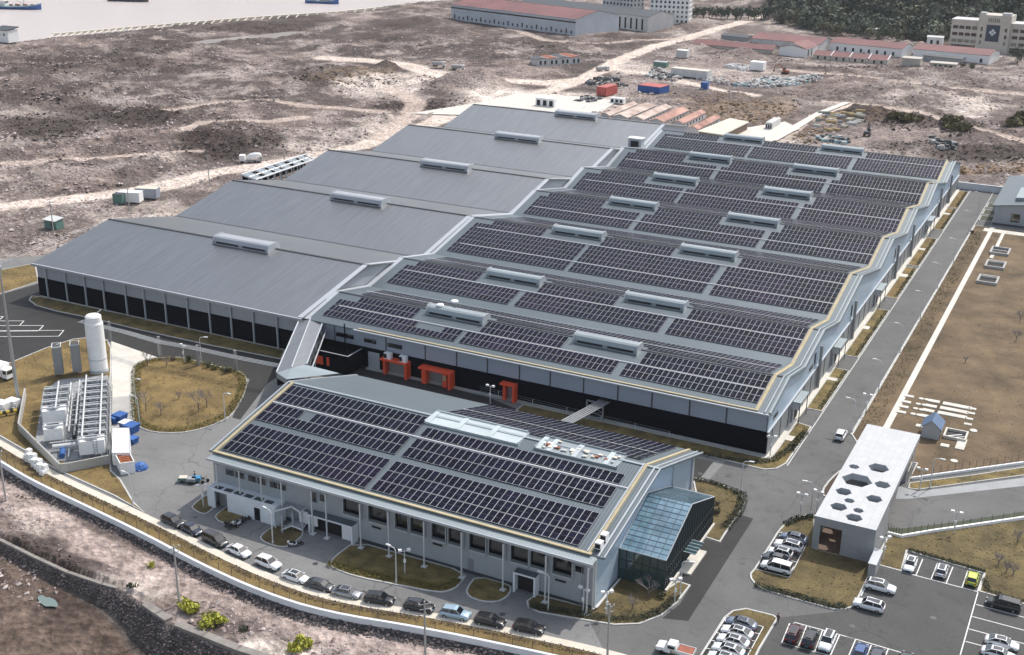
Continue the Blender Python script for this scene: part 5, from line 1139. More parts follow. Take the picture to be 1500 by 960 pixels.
m = MB(); m.path([tc+Vector((-2.0, .2, .3)), tc+Vector((-2.05, .2, 11.5))], .07, 5); m.path([tc+Vector((-1.9, -.8, .3)), tc+Vector((-1.95, -.8, 9))], .09, 5); m.build('side_pipe', 'pole_white', t)
for (p, lab) in ((Vector((-148.4, -37.3, 0)), 'dark finned vaporizer tower on the left behind the coolers'), (Vector((-146.0, -34.4, 0)), 'dark finned vaporizer tower nearer the white tank')):
    t = thing('vaporizer', lab, 'vaporizer', p, group='vaporizer towers'); T = Matrix.Translation(p) @ TL.to_3x3().to_4x4()
    m = MB()
    for i in range(8):
        for j in range(2): m.tube(T @ Vector((-1.2+.34*i, -.8+1.6*j, .5)), T @ Vector((-1.2+.34*i, -.8+1.6*j, 7.2)), .05, None, 4)
    for i in range(8): vs = [T @ Vector(v) for v in ((-1.2+.34*i, -.9, .8), (-1.2+.34*i, .9, .8), (-1.2+.34*i, .9, 7.0), (-1.2+.34*i, -.9, 7.0), (-1.12+.34*i, -.9, .8), (-1.12+.34*i, .9, .8), (-1.12+.34*i, .9, 7.0), (-1.12+.34*i, -.9, 7.0))]; m.add(vs, [(0, 1, 2, 3), (7, 6, 5, 4), (3, 2, 6, 7), (1, 5, 6, 2), (0, 3, 7, 4)])
    m.build('fins', 'steel_grey', t); m = MB(); m.path([T @ Vector((-1.4, -.9, 7.3)), T @ Vector((1.5, -.9, 7.3)), T @ Vector((1.5, .9, 7.3)), T @ Vector((-1.4, .9, 7.3)), T @ Vector((-1.4, -.9, 7.3))], .1, 5); m.path([T @ Vector((-1.4, -.9, 3.6)), T @ Vector((1.5, -.9, 3.6))], .1, 5); m.build('frame', 'pole_white', t)
# white container, rust-topped tank, bins
cA, cB, cC, cD = at(163.9, 667), at(190.5, 667), at(189.6, 626), at(164.5, 626)
t = thing('white_container', 'plain white container parked beside the gas plant wall', 'container', (cA+cB+cC+cD)/4)
pr = [at(x, y, 2.7) for x, y in ((163.5, 664), (191, 664), (189.5, 627), (164.5, 627))]
m = MB(); m.prism([(p.x, p.y) for p in pr], .15, 2.7); bd = m.build('body', 'white_paint', t)
m = MB(); ring([Vector((p.x, p.y, 0)) for p in pr], .12, 2.701, 2.78, m); m.build('roof_rim', 'trim_light', bd)
m = MB(); 
for p in pr: m.cbox((p.x*.97+sum(v.x for v in pr)/4*.03, p.y*.97+sum(v.y for v in pr)/4*.03, .1), (.3, .3, .2))
m.build('foot', 'trim_dark', t)
pr = [at(x, y, 2.4) for x, y in ((175.5, 679), (197, 676), (191, 664), (168, 664.5))]
mat('rust_orange', (.42, .15, .07), .8, 0, 1.5, .4); t = thing('open_skip', 'white open-topped skip filled with orange rusty pipes beside the white container', 'skip', (sum((p.x for p in pr))/4, sum((p.y for p in pr))/4, 0))
m = MB(); ring([Vector((p.x, p.y, 0)) for p in pr], .15, 0, 2.4, m); m.build('body', 'white_paint', t); m = MB(); m.poly([(p.x, p.y, 1.9) for p in pr]); 
m.build('liner', 'rust', t); m = MB(); u_ = (pr[1]-pr[0]); v_ = (pr[3]-pr[0])
for k in range(5): a = pr[0]+u_*.12+v_*(.16+.17*k); b_ = pr[0]+u_*.86+v_*(.16+.17*k); m.tube((a.x, a.y, 2.15), (b_.x, b_.y, 2.15), .2, None, 8)
m.build('rusty_pipes', 'rust_orange', t)
BINS = [((167, 615), 'blue bin at the left end of the cluster behind the white container', 1.3), ((176, 613), 'tall blue bin in the middle of the cluster behind the white container', 1.5), ((184, 623), 'pale-lidded blue bin right behind the white container', 1.3), ((193, 629), 'bright blue bin at the container corner facing the roundabout', 1.6), ((195, 645), 'low blue bin beside the white container long side', 1.1), ((205, 682), 'dark blue tarpaulin heap beside the rusty skip', 1.2)]
for (x, y), lab, s_ in BINS:
    p = at(x, y, .6); t = thing('blue_bin', lab, 'bin', (p.x, p.y, 0), group='blue bins')
    m = MB(); s2 = s_*.75
    if 'heap' in lab: m.lathe([(1.5, 0), (1.4, .4), (.9, 1.0), (.3, 1.25), (.05, 1.3)], p*1 + Vector((0, 0, -.6)), 9); m.build('tarpaulin', 'blue_paint', t); m = MB(); m.tube((p.x-1.2, p.y-.9, .1), (p.x+1, p.y-1.1, .2), .1); m.build('rope', 'trim_light', t); continue
    m.add([(p.x-s2*.8, p.y-s2*.8, 0), (p.x+s2*.8, p.y-s2*.8, 0), (p.x+s2*.8, p.y+s2*.8, 0), (p.x-s2*.8, p.y+s2*.8, 0), (p.x-s2, p.y-s2, s_), (p.x+s2, p.y-s2, s_), (p.x+s2, p.y+s2, s_), (p.x-s2, p.y+s2, s_)], [(0, 1, 5, 4), (1, 2, 6, 5), (2, 3, 7, 6), (3, 0, 4, 7)]); m.build('tub', 'blue_paint', t)
    m = MB(); m.box(p.x-s2-.06, p.y-s2-.06, s_, p.x+s2+.06, p.y+s2+.06, s_+.12); m.build('lid', 'white_paint' if 'pale' in lab else 'blue_paint', t)
# stacked white bulk bags on the strip by the wall
k = 0
for i, (x, y) in enumerate(((40, 669), (44, 673), (47, 676), (51, 681), (55, 684), (59, 688), (63, 692))):
    for j in range(2):
        p = at(x+j*3.2, y-j*2.4, .6); t = MB(); z0 = .14; t.box(p.x-.5, p.y-.5, z0, p.x+.5, p.y+.5, z0+.8); t.box(p.x-.42, p.y-.42, z0+.8, p.x+.42, p.y+.42, z0+.95)
        if (i+j) % 2: t.box(p.x-.46, p.y-.46, z0+.96, p.x+.46, p.y+.46, z0+1.7)
        tag(t.build('bulk_bag', 'white_paint'), 'white bulk bag standing in the row beside the boundary walkway', 'bulk bag', 'white bulk bags by the boundary walkway')
# far-left odds: striped barrier, white truck corner
t = thing('striped_barrier', 'yellow and black striped barrier in front of white valve boxes at the left edge', 'barrier', at(15, 612)); a, b_ = at(-12, 614), at(31, 606); m = MB()
for k in range(8): c0_, c1_ = a.lerp(b_, k/8), a.lerp(b_, (k+1)/8); m.tube((c0_.x, c0_.y, .9), (c1_.x, c1_.y, .9), .32, None, 6, k % 2)
mat('yellow', (.6, .42, .03), .5); m.build('rail', ['yellow', 'rubber'], t); m = MB()
for f in (.1, .5, .9): p = a.lerp(b_, f); m.box(p.x-.12, p.y-.12, .1, p.x+.12, p.y+.12, .8)
m.build('post', 'trim_dark', t)
for (x, y), lab, s_ in (((4, 600), 'white valve box behind the striped barrier at the left edge', 1.5), ((20, 596), 'white valve box nearest the tall mast', 1.3)):
    p = at(x, y); t = thing('valve_box', lab, 'valve box', p, group='valve boxes'); m = MB(); m.box(p.x-s_, p.y-s_*.7, .1, p.x+s_, p.y+s_*.7, 1.7); m.build('casing', 'white_paint', t); m = MB(); m.path([(p.x-s_-1, p.y-s_, .5), (p.x+s_+.8, p.y-s_, .5), (p.x+s_+.8, p.y-s_, 1.6)], .16, 6); m.build('pipe', 'pole_white', t)
p = at(-2, 552); t = thing('box_truck', 'white box truck parked at the left edge near the marked bays', 'truck', p); 
m = MB(); m.box(p.x-5, p.y-1.3, .9, p.x+2.4, p.y+1.3, 3.4); m.build('body', 'white_paint', t); m = MB(); m.box(p.x+2.5, p.y-1.15, .6, p.x+4.1, p.y+1.15, 2.6); m.build('cab', 'white_paint', t); m = MB(); m.box(p.x+4.1, p.y-1.0, 1.6, p.x+4.14, p.y+1.0, 2.4); m.box(p.x+2.9, p.y-1.19, 1.6, p.x+3.9, p.y-1.15, 2.4); m.build('window', 'window_glass', t)
m = MB()
for dx in (-3.8, -2.8, 3.2): 
    for dy in (-1.1, .85): m.tube((p.x+dx, p.y+dy, .45), (p.x+dx, p.y+dy+.25, .45), .45, None, 12)
m.build('wheel', 'rubber', t)
# tall mast
mb_ = at(27, 588); t = thing('tall_mast', 'very tall slim grey mast rising above everything at the left edge', 'mast', mb_)
m = MB(); m.tube((mb_.x, mb_.y, 0), (mb_.x, mb_.y, 16), .42, .30, 10); m.tube((mb_.x, mb_.y, 16), (mb_.x, mb_.y, 29), .28, .14, 10); m.build('pole', 'steel', t); m = MB(); m.cbox((mb_.x, mb_.y, .25), (1.2, 1.2, .4)); m.build('base', 'concrete', t)
m = MB(); m.cbox((mb_.x, mb_.y, 29.4), (1.2, .5, .8)); m.tube((mb_.x, mb_.y, 29), (mb_.x, mb_.y, 32), .05, .02); m.build('lamp_head', 'trim_light', t)
# overhead pipe rack along the dark road
PR = [(121, 469), (190, 486), (234.5, 499), (290, 509), (345, 521), (385, 529), (412, 534)]; PRw = [at(x, y, 5.2) for x, y in PR]
t = thing('pipe_rack', 'long overhead rack of pipes on grey posts beside the dark road', 'pipe rack', PRw[2]-Vector((0, 0, 5.2))); m = MB()
for k in range(4): m.path([p+Vector((.1*k, -.5*k, 0)) for p in PRw], .075, 5)
m.build('pipes', 'pole_white', t)
m = MB()
for a, b_ in zip(PRw[:-1], PRw[1:]):
    n_ = 4
    for k in range(n_): p = a.lerp(b_, k/n_); m.box(p.x-.06, p.y-1.7, p.z-.14, p.x+.06, p.y+.3, p.z-.06)
m.build('cross_bars', 'steel_grey', t)
for (x, y) in ((234.7, 523), (291, 536), (346, 544), (162, 500)):
    p = at(x, y); m = MB(); m.box(p.x-.28, p.y-.28, 0, p.x+.28, p.y+.28, 5.0); m.build('post', 'steel_grey', t)

# ------------------------------------------------------------------ lamps and posts
def lamp_proto(hgt, arm, name):
    t = thing(name, 'x', 'street lamp', (0, 0, 0)); m = MB(); m.tube((0, 0, 0), (0, 0, hgt*.55), .11, .09, 8); m.tube((0, 0, hgt*.55), (0, 0, hgt-.5), .09, .07, 8); m.tube((0, 0, 0), (0, 0, .5), .17, .15, 8); m.build('pole', 'pole_white', t)
    m = MB(); m.path([(0, 0, hgt-.5), (arm*.25, 0, hgt-.1), (arm, 0, hgt)], .07, 6); m.build('arm', 'pole_white', t)
    m = MB(); m.box(arm-.15, -.16, hgt-.05, arm+.75, .16, hgt+.12); m.build('lamp_head', 'pole_white', t); return t
LP = lamp_proto(7.2, 1.3, 'street_lamp'); LPT = lamp_proto(6.2, 1.2, 'street_lamp')
LAMPS = [((1248, 633), 180, 'curved white street lamp nearest the gate building on the east road'), ((1286.7, 573), 180, 'second curved street lamp from the gate building on the east road'), ((1318, 517), 180, 'third curved street lamp from the gate building on the east road'), ((1348, 467), 180, 'middle curved street lamp of the east road row, across from the fourth lawn'),
         ((1373, 423), 180, 'street lamp on the east road opposite the nearest open pit'), ((1396.5, 385), 180, 'street lamp on the east road level with the farthest open pit'), ((1418, 342), 180, 'street lamp on the east road second from its far end'), ((1433, 313), 180, 'street lamp on the east road at its far end beside the planters'),
         ((1085, 720), 12, 'street lamp on the rounded lawn corner behind the glass lobby'), ((1187, 753), 190, 'street lamp at the corner of the gate lawn'), ((399.7, 796), 170, 'street lamp on the small brown lawn before the office terrace'), ((580.5, 853.5), 170, 'street lamp on the long lawn before the office windows'), ((803, 893.5), 180, 'street lamp right of the small white office porch'),
         ((996, 872), 10, 'street lamp on the lawn corner in front of the glass lobby'), ((330, 616), 0, 'street lamp at the lower right edge of the round garden'), ((199.5, 594), 0, 'street lamp at the left edge of the round garden'), ((205, 623), 180, 'street lamp beside the blue bins at the round garden'), ((295, 531), 20, 'street lamp at the top edge of the round garden'), ((195, 740), 180, 'street lamp on the lawn below the rusty skip'), ((1362, 715), 0, 'street lamp on the lawn strip beside the driveway')]
for i, ((x, y), a, lab) in enumerate(LAMPS):
    p = at(x, y, .1); src = LP if i < 8 else LPT
    if i == 0: LP.location = p; LP.rotation_euler = (0, 0, rad(a)); LP['label'] = lab; LP['group'] = 'street lamps'
    elif i == 8: LPT.location = p; LPT.rotation_euler = (0, 0, rad(a)); LPT['label'] = lab; LPT['group'] = 'street lamps'
    else: dup(src, p, rad(a), lab, 'street lamps')
FP = thing('camera_post', 'x', 'camera post', (0, 0, 0)); m = MB(); m.tube((0, 0, 0), (0, 0, 4.2), .1, .08, 8); m.build('pole', 'pole_white', FP)
m = MB(); m.tube((-.7, 0, 4.0), (.7, 0, 4.0), .05, None, 5); m.build('arm', 'pole_white', FP)
for s_ in (-1, 1): m = MB(); m.box(s_*.7-.28, -.2, 4.0, s_*.7+.28, .25, 4.35); m.build('camera', 'white_paint', FP)
m = MB(); m.box(-.2, -.22, 2.0, .2, -.08, 2.6); m.build('control_box', 'white_paint', FP)
POSTS = [((1172, 755), 'white camera post left of the gate lawn corner lamp'), ((1196, 751), 'white camera post touching the gate building corner'), ((1293, 820), 'white camera post beside the gate pillar and car park'), ((1347, 717), 'white camera post at the driveway beside the gate opening'), ((1397, 782), 'white camera post by the lower driveway fence'), ((888, 902), 'short white camera post at the drainpipe corner of the office'), ((988, 883), 'white camera post beside the lobby corner lamp'),
         ((593, 839.5), 'white camera post on the long office lawn'), ((298, 742), 'white camera post on the small island by the annex'), ((270, 531), 'white camera post at the back of the round garden'), ((718, 592), 'white camera post in the yard near the single red portal'), ((1128, 668), 'white camera post at the south-east corner of the main hall'), ((1268, 605), 'white camera post on the roadside verge by the second lamp'), ((854, 897), 'white camera post near the office ladder')]
for i, ((x, y), lab) in enumerate(POSTS):
    p = at(x, y, .1); a = rad(random.choice((0, 20, -15, 40)))
    if i == 0: FP.location = p; FP['label'] = lab; FP['group'] = 'camera posts'
    else: dup(FP, p, a, lab, 'camera posts')
PPt = thing('power_pole', 'x', 'power pole', (0, 0, 0)); m = MB(); m.tube((0, 0, -1), (0, 0, 10.5), .20, .12, 8); m.build('pole', 'pole_concrete', PPt)
m = MB(); m.box(-.9, -.06, 9.9, .9, .06, 10.02); m.build('crossarm', 'steel_grey', PPt); m = MB(); m.box(-.7, -.06, 9.1, .7, .06, 9.2); m.build('crossarm', 'steel_grey', PPt)
for dx in (-.8, 0, .8): m = MB(); m.lathe([(.05, 0), (.1, .1), (.04, .28)], (dx, 0, 10.03), 6); m.build('insulator', 'white_paint', PPt)
PPT = [((8, 729), 'concrete power pole on the rubble at the lower left edge'), ((262, 879), 'concrete power pole rising beside the yellow bushes'), ((623, 966), 'concrete power pole at the bottom edge in front of the dark cars'), ((889, 975), 'concrete power pole at the bottom edge nearest the pickup'), ((79, 344), 'power pole standing beside the green kiosk'), ((190, 312), 'power pole beside the site cabins on the dirt track'), ((307, 270), 'power pole by the dirt track below the mixer truck'), ((417, 234), 'power pole by the dirt track beyond the steel canopy'), ((450, 160+0), 'power pole on the wasteland far beyond the grey hall')][:8]
for i, ((x, y), lab) in enumerate(PPT):
    p = at(x, y, 0); p.z = gz(p.x, p.y)
    if i == 0: PPt.location = p; PPt['label'] = lab; PPt['group'] = 'power poles'
    else: dup(PPt, p, rad(random.uniform(0, 90)), lab, 'power poles')
# boundary fence posts and wires on the grass strip
t = thing('boundary_fence', 'long dark wire fence on the grass strip inside the white boundary wall', 'fence', (-60, -80, 0))
FB = offs(SL, 4.4); acc = 0; pts_ = [FB[0]]
for a, b_ in zip(FB[:-1], FB[1:]):
    L_ = (b_-a).length; 
    while acc+L_ > 3.0: f = (3.0-acc)/L_; a = a.lerp(b_, f); pts_.append(a); L_ = (b_-a).length; acc = 0
    acc += L_
for p in pts_: m = MB(); m.tube((p.x, p.y, 0), (p.x, p.y, 1.9), .045, None, 5); m.build('post', 'trim_dark', t)
m = MB()
for z in (.3, .7, 1.1, 1.5, 1.85): m.path([(p.x, p.y, z) for p in pts_], .014, 3)
m.build('wire', 'trim_dark', t)
# west fence by the track
t = thing('track_fence', 'thin grey fence along the dirt track west of the grey hall', 'fence', at(90, 365)); FW = [at(x, y) for x, y in ((-20, 400), (0, 391), (20, 381), (45, 371), (70, 362), (95, 352), (120, 343), (145, 335), (170, 326))]
FWs = []
for a, b_ in zip(FW[:-1], FW[1:]): FWs += [a.lerp(b_, k/3) for k in range(3)]
for p in FWs: m = MB(); m.tube((p.x, p.y, -.3), (p.x, p.y, 1.8), .05, None, 5); m.build('post', 'pole_white', t)
m = MB()
for z in (.6, 1.2, 1.7): m.path([(p.x, p.y, z) for p in FWs], .02, 3)
m.build('wire', 'steel', t)

# manhole covers and drain grates on the paving
for i, ((x, y), lab) in enumerate((((1233, 548), 'dark round manhole cover up the east road beyond the lone white car'), ((1262, 541), 'dark round manhole cover on the east road nearest the gate building'), ((1293, 492), 'dark round manhole cover on the east road level with the third street lamp'), ((1312, 446), 'dark round manhole cover in the middle stretch of the east road'), ((1398, 310), 'dark round manhole cover on the east road near its far end'),
                                  ((1026, 694), 'dark round manhole cover on the road behind the glass lobby'), ((1066, 698), 'dark round manhole cover on the road nearest the lobby lawn lamp'), ((540, 833), 'dark round manhole cover on the front road by the long lawn'), ((462, 826), 'dark round manhole cover on the front road left of the long lawn'), ((286, 758), 'dark round manhole cover near the three cargo tricycles'), ((736, 900), 'dark round manhole cover on the front road above the light blue car'), ((1088, 826), 'dark round manhole cover by the bay beside the gate lawn'), ((1248, 917), 'dark round manhole cover in the open car park'), ((1367, 905), 'dark round manhole cover at the right of the open car park'))):
    p = at(x, y); m = MB(); m.lathe([(.48, .008), (.48, .016), (.36, .019)], (p.x, p.y, 0), 16); tag(m.build('manhole_cover', 'trim_dark'), lab, 'manhole cover', 'manhole covers on the paving')
# ------------------------------------------------------------------ cars
def paint(name, c, rough=.28, metal=.25):
    m = mat(name, c, rough, metal, spec=.6); m.node_tree.nodes['Principled BSDF'].inputs['Coat Weight'].default_value = .7; m.node_tree.nodes['Principled BSDF'].inputs['Coat Roughness'].default_value = .08; return m
paint('car_white', (.78, .79, .80), .3, 0); paint('car_black', (.012, .012, .014)); paint('car_navy', (.018, .022, .045)); paint('car_silver', (.36, .37, .38), .3, .6); paint('car_bluegrey', (.18, .21, .28), .3, .5); paint('car_lightblue', (.38, .52, .62), .3, .3)
paint('car_maroon', (.07, .014, .018)); paint('car_blue', (.02, .07, .22)); paint('car_yellow', (.50, .56, .03), .35, 0); paint('car_brown', (.045, .040, .038)); paint('car_gunmetal', (.06, .065, .07), .3, .5)
mat('headlight', (.75, .77, .8), .1); mat('taillight', (.35, .01, .01), .2); mat('alloy', (.45, .46, .47), .3, .8)
TYPES = {  # length, half width, [x, z bottom, z top, half-width factor], cabin stations [x, z, half width]
    'sedan': (4.75, .92, [(-1, .42, .66, .72), (-.97, .30, .86, .88), (-.80, .22, .98, .98), (-.40, .20, .96, 1), (.25, .20, .94, 1), (.62, .21, .88, .99), (.88, .24, .76, .93), (.98, .30, .62, .80), (1, .40, .54, .66)],
              [(-.80, .97, .78), (-.44, 1.40, .63), (.02, 1.46, .64), (.24, 1.38, .62), (.50, .93, .76)]),
    'suv': (4.75, .96, [(-1, .50, .90, .78), (-.97, .36, 1.05, .90), (-.82, .28, 1.10, .98), (-.4, .26, 1.08, 1), (.25, .26, 1.06, 1), (.60, .27, 1.02, .99), (.88, .29, .92, .94), (.98, .36, .76, .82), (1, .46, .64, .70)],
            [(-.95, 1.06, .80), (-.76, 1.56, .68), (.0, 1.68, .70), (.18, 1.62, .68), (.46, 1.04, .80)]),
    'mpv': (5.15, .96, [(-1, .50, .95, .82), (-.98, .34, 1.05, .93), (-.8, .26, 1.08, .99), (-.3, .24, 1.06, 1), (.3, .24, 1.04, 1), (.66, .25, .98, .98), (.9, .28, .86, .92), (.98, .34, .72, .82), (1, .44, .6, .70)],
            [(-.96, 1.06, .84), (-.88, 1.70, .74), (.1, 1.80, .76), (.30, 1.70, .73), (.62, 1.00, .80)]),
    'hatch': (4.05, .88, [(-1, .45, .82, .80), (-.96, .32, .98, .92), (-.78, .24, 1.02, .99), (-.3, .22, 1.0, 1), (.3, .22, .98, 1), (.62, .23, .92, .98), (.88, .26, .80, .92), (.98, .32, .66, .80), (1, .42, .56, .66)],
              [(-.93, 1.0, .80), (-.68, 1.45, .66), (.02, 1.54, .67), (.22, 1.46, .65), (.56, .96, .76)])}
CARME = {}
def car_meshes(ty):
    if ty in CARME: return CARME[ty]
    Ln, hw, st, cab = TYPES[ty]; hl = Ln/2; out = []
    m = MB(); rings = []
    for fx, zb, zt, wf in st:
        x = fx*hl; w_ = hw*wf; zm = zb+(zt-zb)*.55
        rings.append([(x, -w_*.86, zb), (x, -w_, zb+.12), (x, -w_, zm), (x, -w_*.90, zt-.03), (x, -w_*.6, zt+.015), (x, w_*.6, zt+.015), (x, w_*.90, zt-.03), (x, w_, zm), (x, w_, zb+.12), (x, w_*.86, zb)])
    m.loft(rings); out.append(('body', m, 'PAINT', True, None))
    m = MB(); zbase = [float(np.interp(c[0], [s_[0] for s_ in st], [s_[2] for s_ in st]))-.06 for c in cab]; rings = []
    for (fx, z, w_), zb in zip(cab, zbase): x = fx*hl; rings.append([(x, -max(w_+.13, .1), zb), (x, -w_, z), (x, w_, z), (x, max(w_+.13, .1), zb)])
    m.loft(rings); out.append(('windows', m, 'car_glass', False, None))
    m = MB(); c1, c2, c3 = cab[1], cab[2], cab[3]; rr = []
    for (fx, z, w_) in (c1, c2, c3): x = fx*hl; rr.append([(x, -w_-.02, z-.07), (x, -w_+.04, z+.025), (x, w_-.04, z+.025), (x, w_+.02, z-.07)])
    m.loft(rr); out.append(('roof', m, 'PAINT', False, None))
    m = MB()   # pillars
    for s_ in (-1, 1):
        for i, j in ((0, 1), (3, 4)): a, b_ = cab[i], cab[j]; m.tube((a[0]*hl, s_*(a[2]+.05), a[1]-.02), (b_[0]*hl, s_*(b_[2]+.0), b_[1]-.01), .05, None, 5)
        xx = (cab[1][0]+cab[3][0])/2*hl; m.tube((xx, s_*(cab[2][2]+.10), 1.0), (xx-.05, s_*(cab[2][2]+.01), cab[2][1]-.04), .045, None, 4)
    out.append(('pillars', m, 'PAINT', False, None))
    for sx_ in (-.60, .60):
        for s_ in (-1, 1):
            m = MB(); x = sx_*hl; m.tube((x, s_*(hw-.20), .33), (x, s_*(hw+.01), .33), .33, None, 16); r = MB(); r.tube((x, s_*(hw+.012), .33), (x, s_*(hw+.02), .33), .20, None, 12); out.append(('wheel', m, 'rubber', False, (('rim', r, 'alloy'),)))
            
    for s_ in (-1, 1):
        m = MB(); xh = hl*.955; zt = st[-2][2]; m.box(xh-.16, s_*hw*.62-.17, zt-.12, xh+.05, s_*hw*.62+.17, zt+.06); out.append(('headlight', m, 'headlight', False, None))
        m = MB(); zt = st[1][2]; m.box(-hl*1.0-.01, s_*hw*.66-.18, zt-.24, -hl*.96, s_*hw*.66+.16, zt-.08); out.append(('taillight', m, 'taillight', False, None))
        m = MB(); xm = cab[4][0]*hl-.25; m.box(xm-.08, s_*(hw+.03)-.09, .95, xm+.10, s_*(hw+.03)+.09, 1.10); out.append(('mirror', m, 'PAINT', False, None))
    m = MB(); zb0 = st[0][1]; m.box(hl*.985, -hw*.45, st[-1][1]-.06, hl*1.0+.012, hw*.45, st[-1][1]+.10); out.append(('grille', m, 'rubber', False, None)); m = MB(); m.box(-hl-.012, -hw*.6, .36, -hl*.985, hw*.6, .52); out.append(('bumper', m, 'rubber', False, None))
    m = MB(); m.box(-hl-.02, -.26, .62, -hl+.02, .26, .74); out.append(('number_plate', m, 'blue_cyan', False, None)); m = MB(); m.box(hl-.02, -.26, .42, hl+.022, .26, .53); out.append(('number_plate', m, 'blue_cyan', False, None))
    m = MB(); xr0, xr1 = cab[1][0]*hl+.25, cab[3][0]*hl-.12; m.box(xr0, -.42, cab[2][1]-.02, xr1, .42, cab[2][1]+.034); out.append(('sunroof', m, 'car_glass', False, None))
    res = []
    for nm, m, mt, sm, subs in out:
        def mk(nm, m, mt, sm):
            o = m.build(nm, 'car_white' if mt == 'PAINT' else mt, None, False, sm); me = o.data; bpy.data.objects.remove(o); return me
        res.append((nm, mk(nm, m, mt, sm), mt, [(a, mk(a, b_, c, False)) for a, b_, c in (subs or ())]))
    CARME[ty] = res; return res
PAINTED = {}
def car(ty, col, pos, ang, label, sunroof=True, group='parked cars'):
    t = thing('parked_car', label, 'car', pos, ang, group)
    for nm, me, mt, subs in car_meshes(ty):
        if nm == 'sunroof' and not sunroof: continue
        if mt == 'PAINT':
            k = (me.name, col)
            if k not in PAINTED: c = me.copy(); c.materials[0] = MATS[col]; PAINTED[k] = c
            me = PAINTED[k]
        o = bpy.data.objects.new(nm, me); COL.objects.link(o); o.parent = t
        for a, sm_ in subs: s_ = bpy.data.objects.new(a, sm_); COL.objects.link(s_); s_.parent = o
    return t
def wall_angle(p):
    best = min(range(len(SL)-1), key=lambda i: (SL[i]-Vector((p.x, p.y, 0))).length); d = SL[best+1]-SL[best]; return math.atan2(d.y, d.x)
WALLCARS = [((253, 763), 'suv', 'car_black', 'black car farthest left in the kerbside row along the boundary walkway', False), ((280, 774), 'sedan', 'car_navy', 'dark navy sedan second from the left in the kerbside row', False), ((315, 790), 'mpv', 'car_brown', 'dark brown people carrier just left of the first white car in the kerbside row', False),
            ((350, 806), 'sedan', 'car_white', 'white sedan without roof glass, directly right of the dark brown people carrier', False), ((393, 824), 'suv', 'car_white', 'white off-roader between two white sedans in the kerbside row', False), ((433, 844), 'sedan', 'car_white', 'white sedan with two black roof panes in the kerbside row', True), ((468, 856), 'sedan', 'car_gunmetal', 'dark purple-grey sedan directly right of the white sedan with roof panes', False),
            ((508, 867), 'sedan', 'car_silver', 'silver sedan between dark cars in the kerbside row', True), ((556, 877), 'suv', 'car_black', 'black car directly right of the silver sedan', False), ((614, 888), 'suv', 'car_black', 'black car directly left of the light blue car', True), ((667, 898), 'suv', 'car_lightblue', 'light blue car in the kerbside row', False), ((718, 909), 'suv', 'car_black', 'black car directly right of the light blue car', False), ((775, 919), 'suv', 'car_black', 'black car at the right end of the kerbside row', False)]
for (x, y), ty, col, lab, sr in WALLCARS:
    p = at(x, y, .7); p.z = .004; car(ty, col, p, wall_angle(p), lab, sr, 'cars in the kerbside row')
LOTS = [((1163, 787), 'sedan', 'car_bluegrey', PI, 'blue-grey sedan at the back of the bay beside the gate lawn', True), ((1155, 799), 'suv', 'car_white', PI, 'white car with black roof glass parked next to the blue-grey sedan by the gate', True), ((1143, 809), 'hatch', 'car_white', PI, 'small white car in the middle of the bay beside the gate lawn', True), ((1137, 818), 'sedan', 'car_gunmetal', PI, 'dark grey car between the small white car and the white people carrier', False), ((1138, 830), 'mpv', 'car_white', PI, 'long white people carrier at the front of the bay beside the gate lawn', False),
        ((1086, 912), 'sedan', 'car_bluegrey', PI, 'blue-grey sedan at the back of the bottom bay', True), ((1080, 925), 'sedan', 'car_white', PI, 'white sedan next to the blue-grey sedan in the bottom bay', True), ((1074, 938), 'sedan', 'car_white', PI, 'white sedan third from the back of the bottom bay', True), ((1067, 951), 'sedan', 'car_white', PI, 'white sedan fourth from the back of the bottom bay', True), ((1060, 964), 'sedan', 'car_white', PI, 'white sedan cut off by the bottom edge in the bottom bay', True),
        ((1163, 927), 'suv', 'car_maroon', PI/2, 'dark maroon car at the left of the front bays', True), ((1187, 934), 'suv', 'car_black', PI/2, 'black car between the maroon and the white car in the front bays', True), ((1212, 938), 'suv', 'car_white', -PI/2, 'white car right of the black car in the front bays', True), ((1260, 954), 'sedan', 'car_blue', PI/2, 'blue car with pale bonnet in the front bays', False), ((1284, 962), 'suv', 'car_navy', PI/2, 'dark blue car right of the blue car in the front bays', False), ((1326, 968), 'suv', 'car_black', PI/2, 'black car just showing at the bottom edge of the front bays', False),
        ((1290, 858), 'suv', 'car_white', 0, 'white car with roof glass parked nearest the gate pillar', True), ((1273, 885), 'suv', 'car_white', PI, 'white car with roof glass overlapping the lawn kerb corner', True), ((1334, 824), 'sedan', 'car_white', -PI/2, 'white sedan in the leftmost bay below the driveway lawn', True), ((1380, 834), 'hatch', 'car_white', PI/2, 'white hatchback in the middle bay below the driveway lawn', True), ((1425, 846), 'hatch', 'car_yellow', PI/2, 'lime yellow hatchback in the bay below the driveway lawn', False),
        ((1470, 884), 'mpv', 'car_black', PI, 'large black van-like car at the right edge of the car park', False), ((1468, 940), 'sedan', 'car_white', 0, 'white sedan behind at the lower right edge of the car park', True), ((1463, 956), 'sedan', 'car_white', 0, 'white sedan in front at the lower right edge of the car park', True), ((1232, 636), 'suv', 'car_white', PI/2, 'white car driving alone on the east road', False)]
for (x, y), ty, col, a, lab, sr in LOTS:
    p = at(x, y, .8); inbay = x < 1175; p.z = .12 if inbay and y < 850 or inbay and x < 1100 else .008; car(ty, col, p, a, lab, sr, 'cars in the car park')
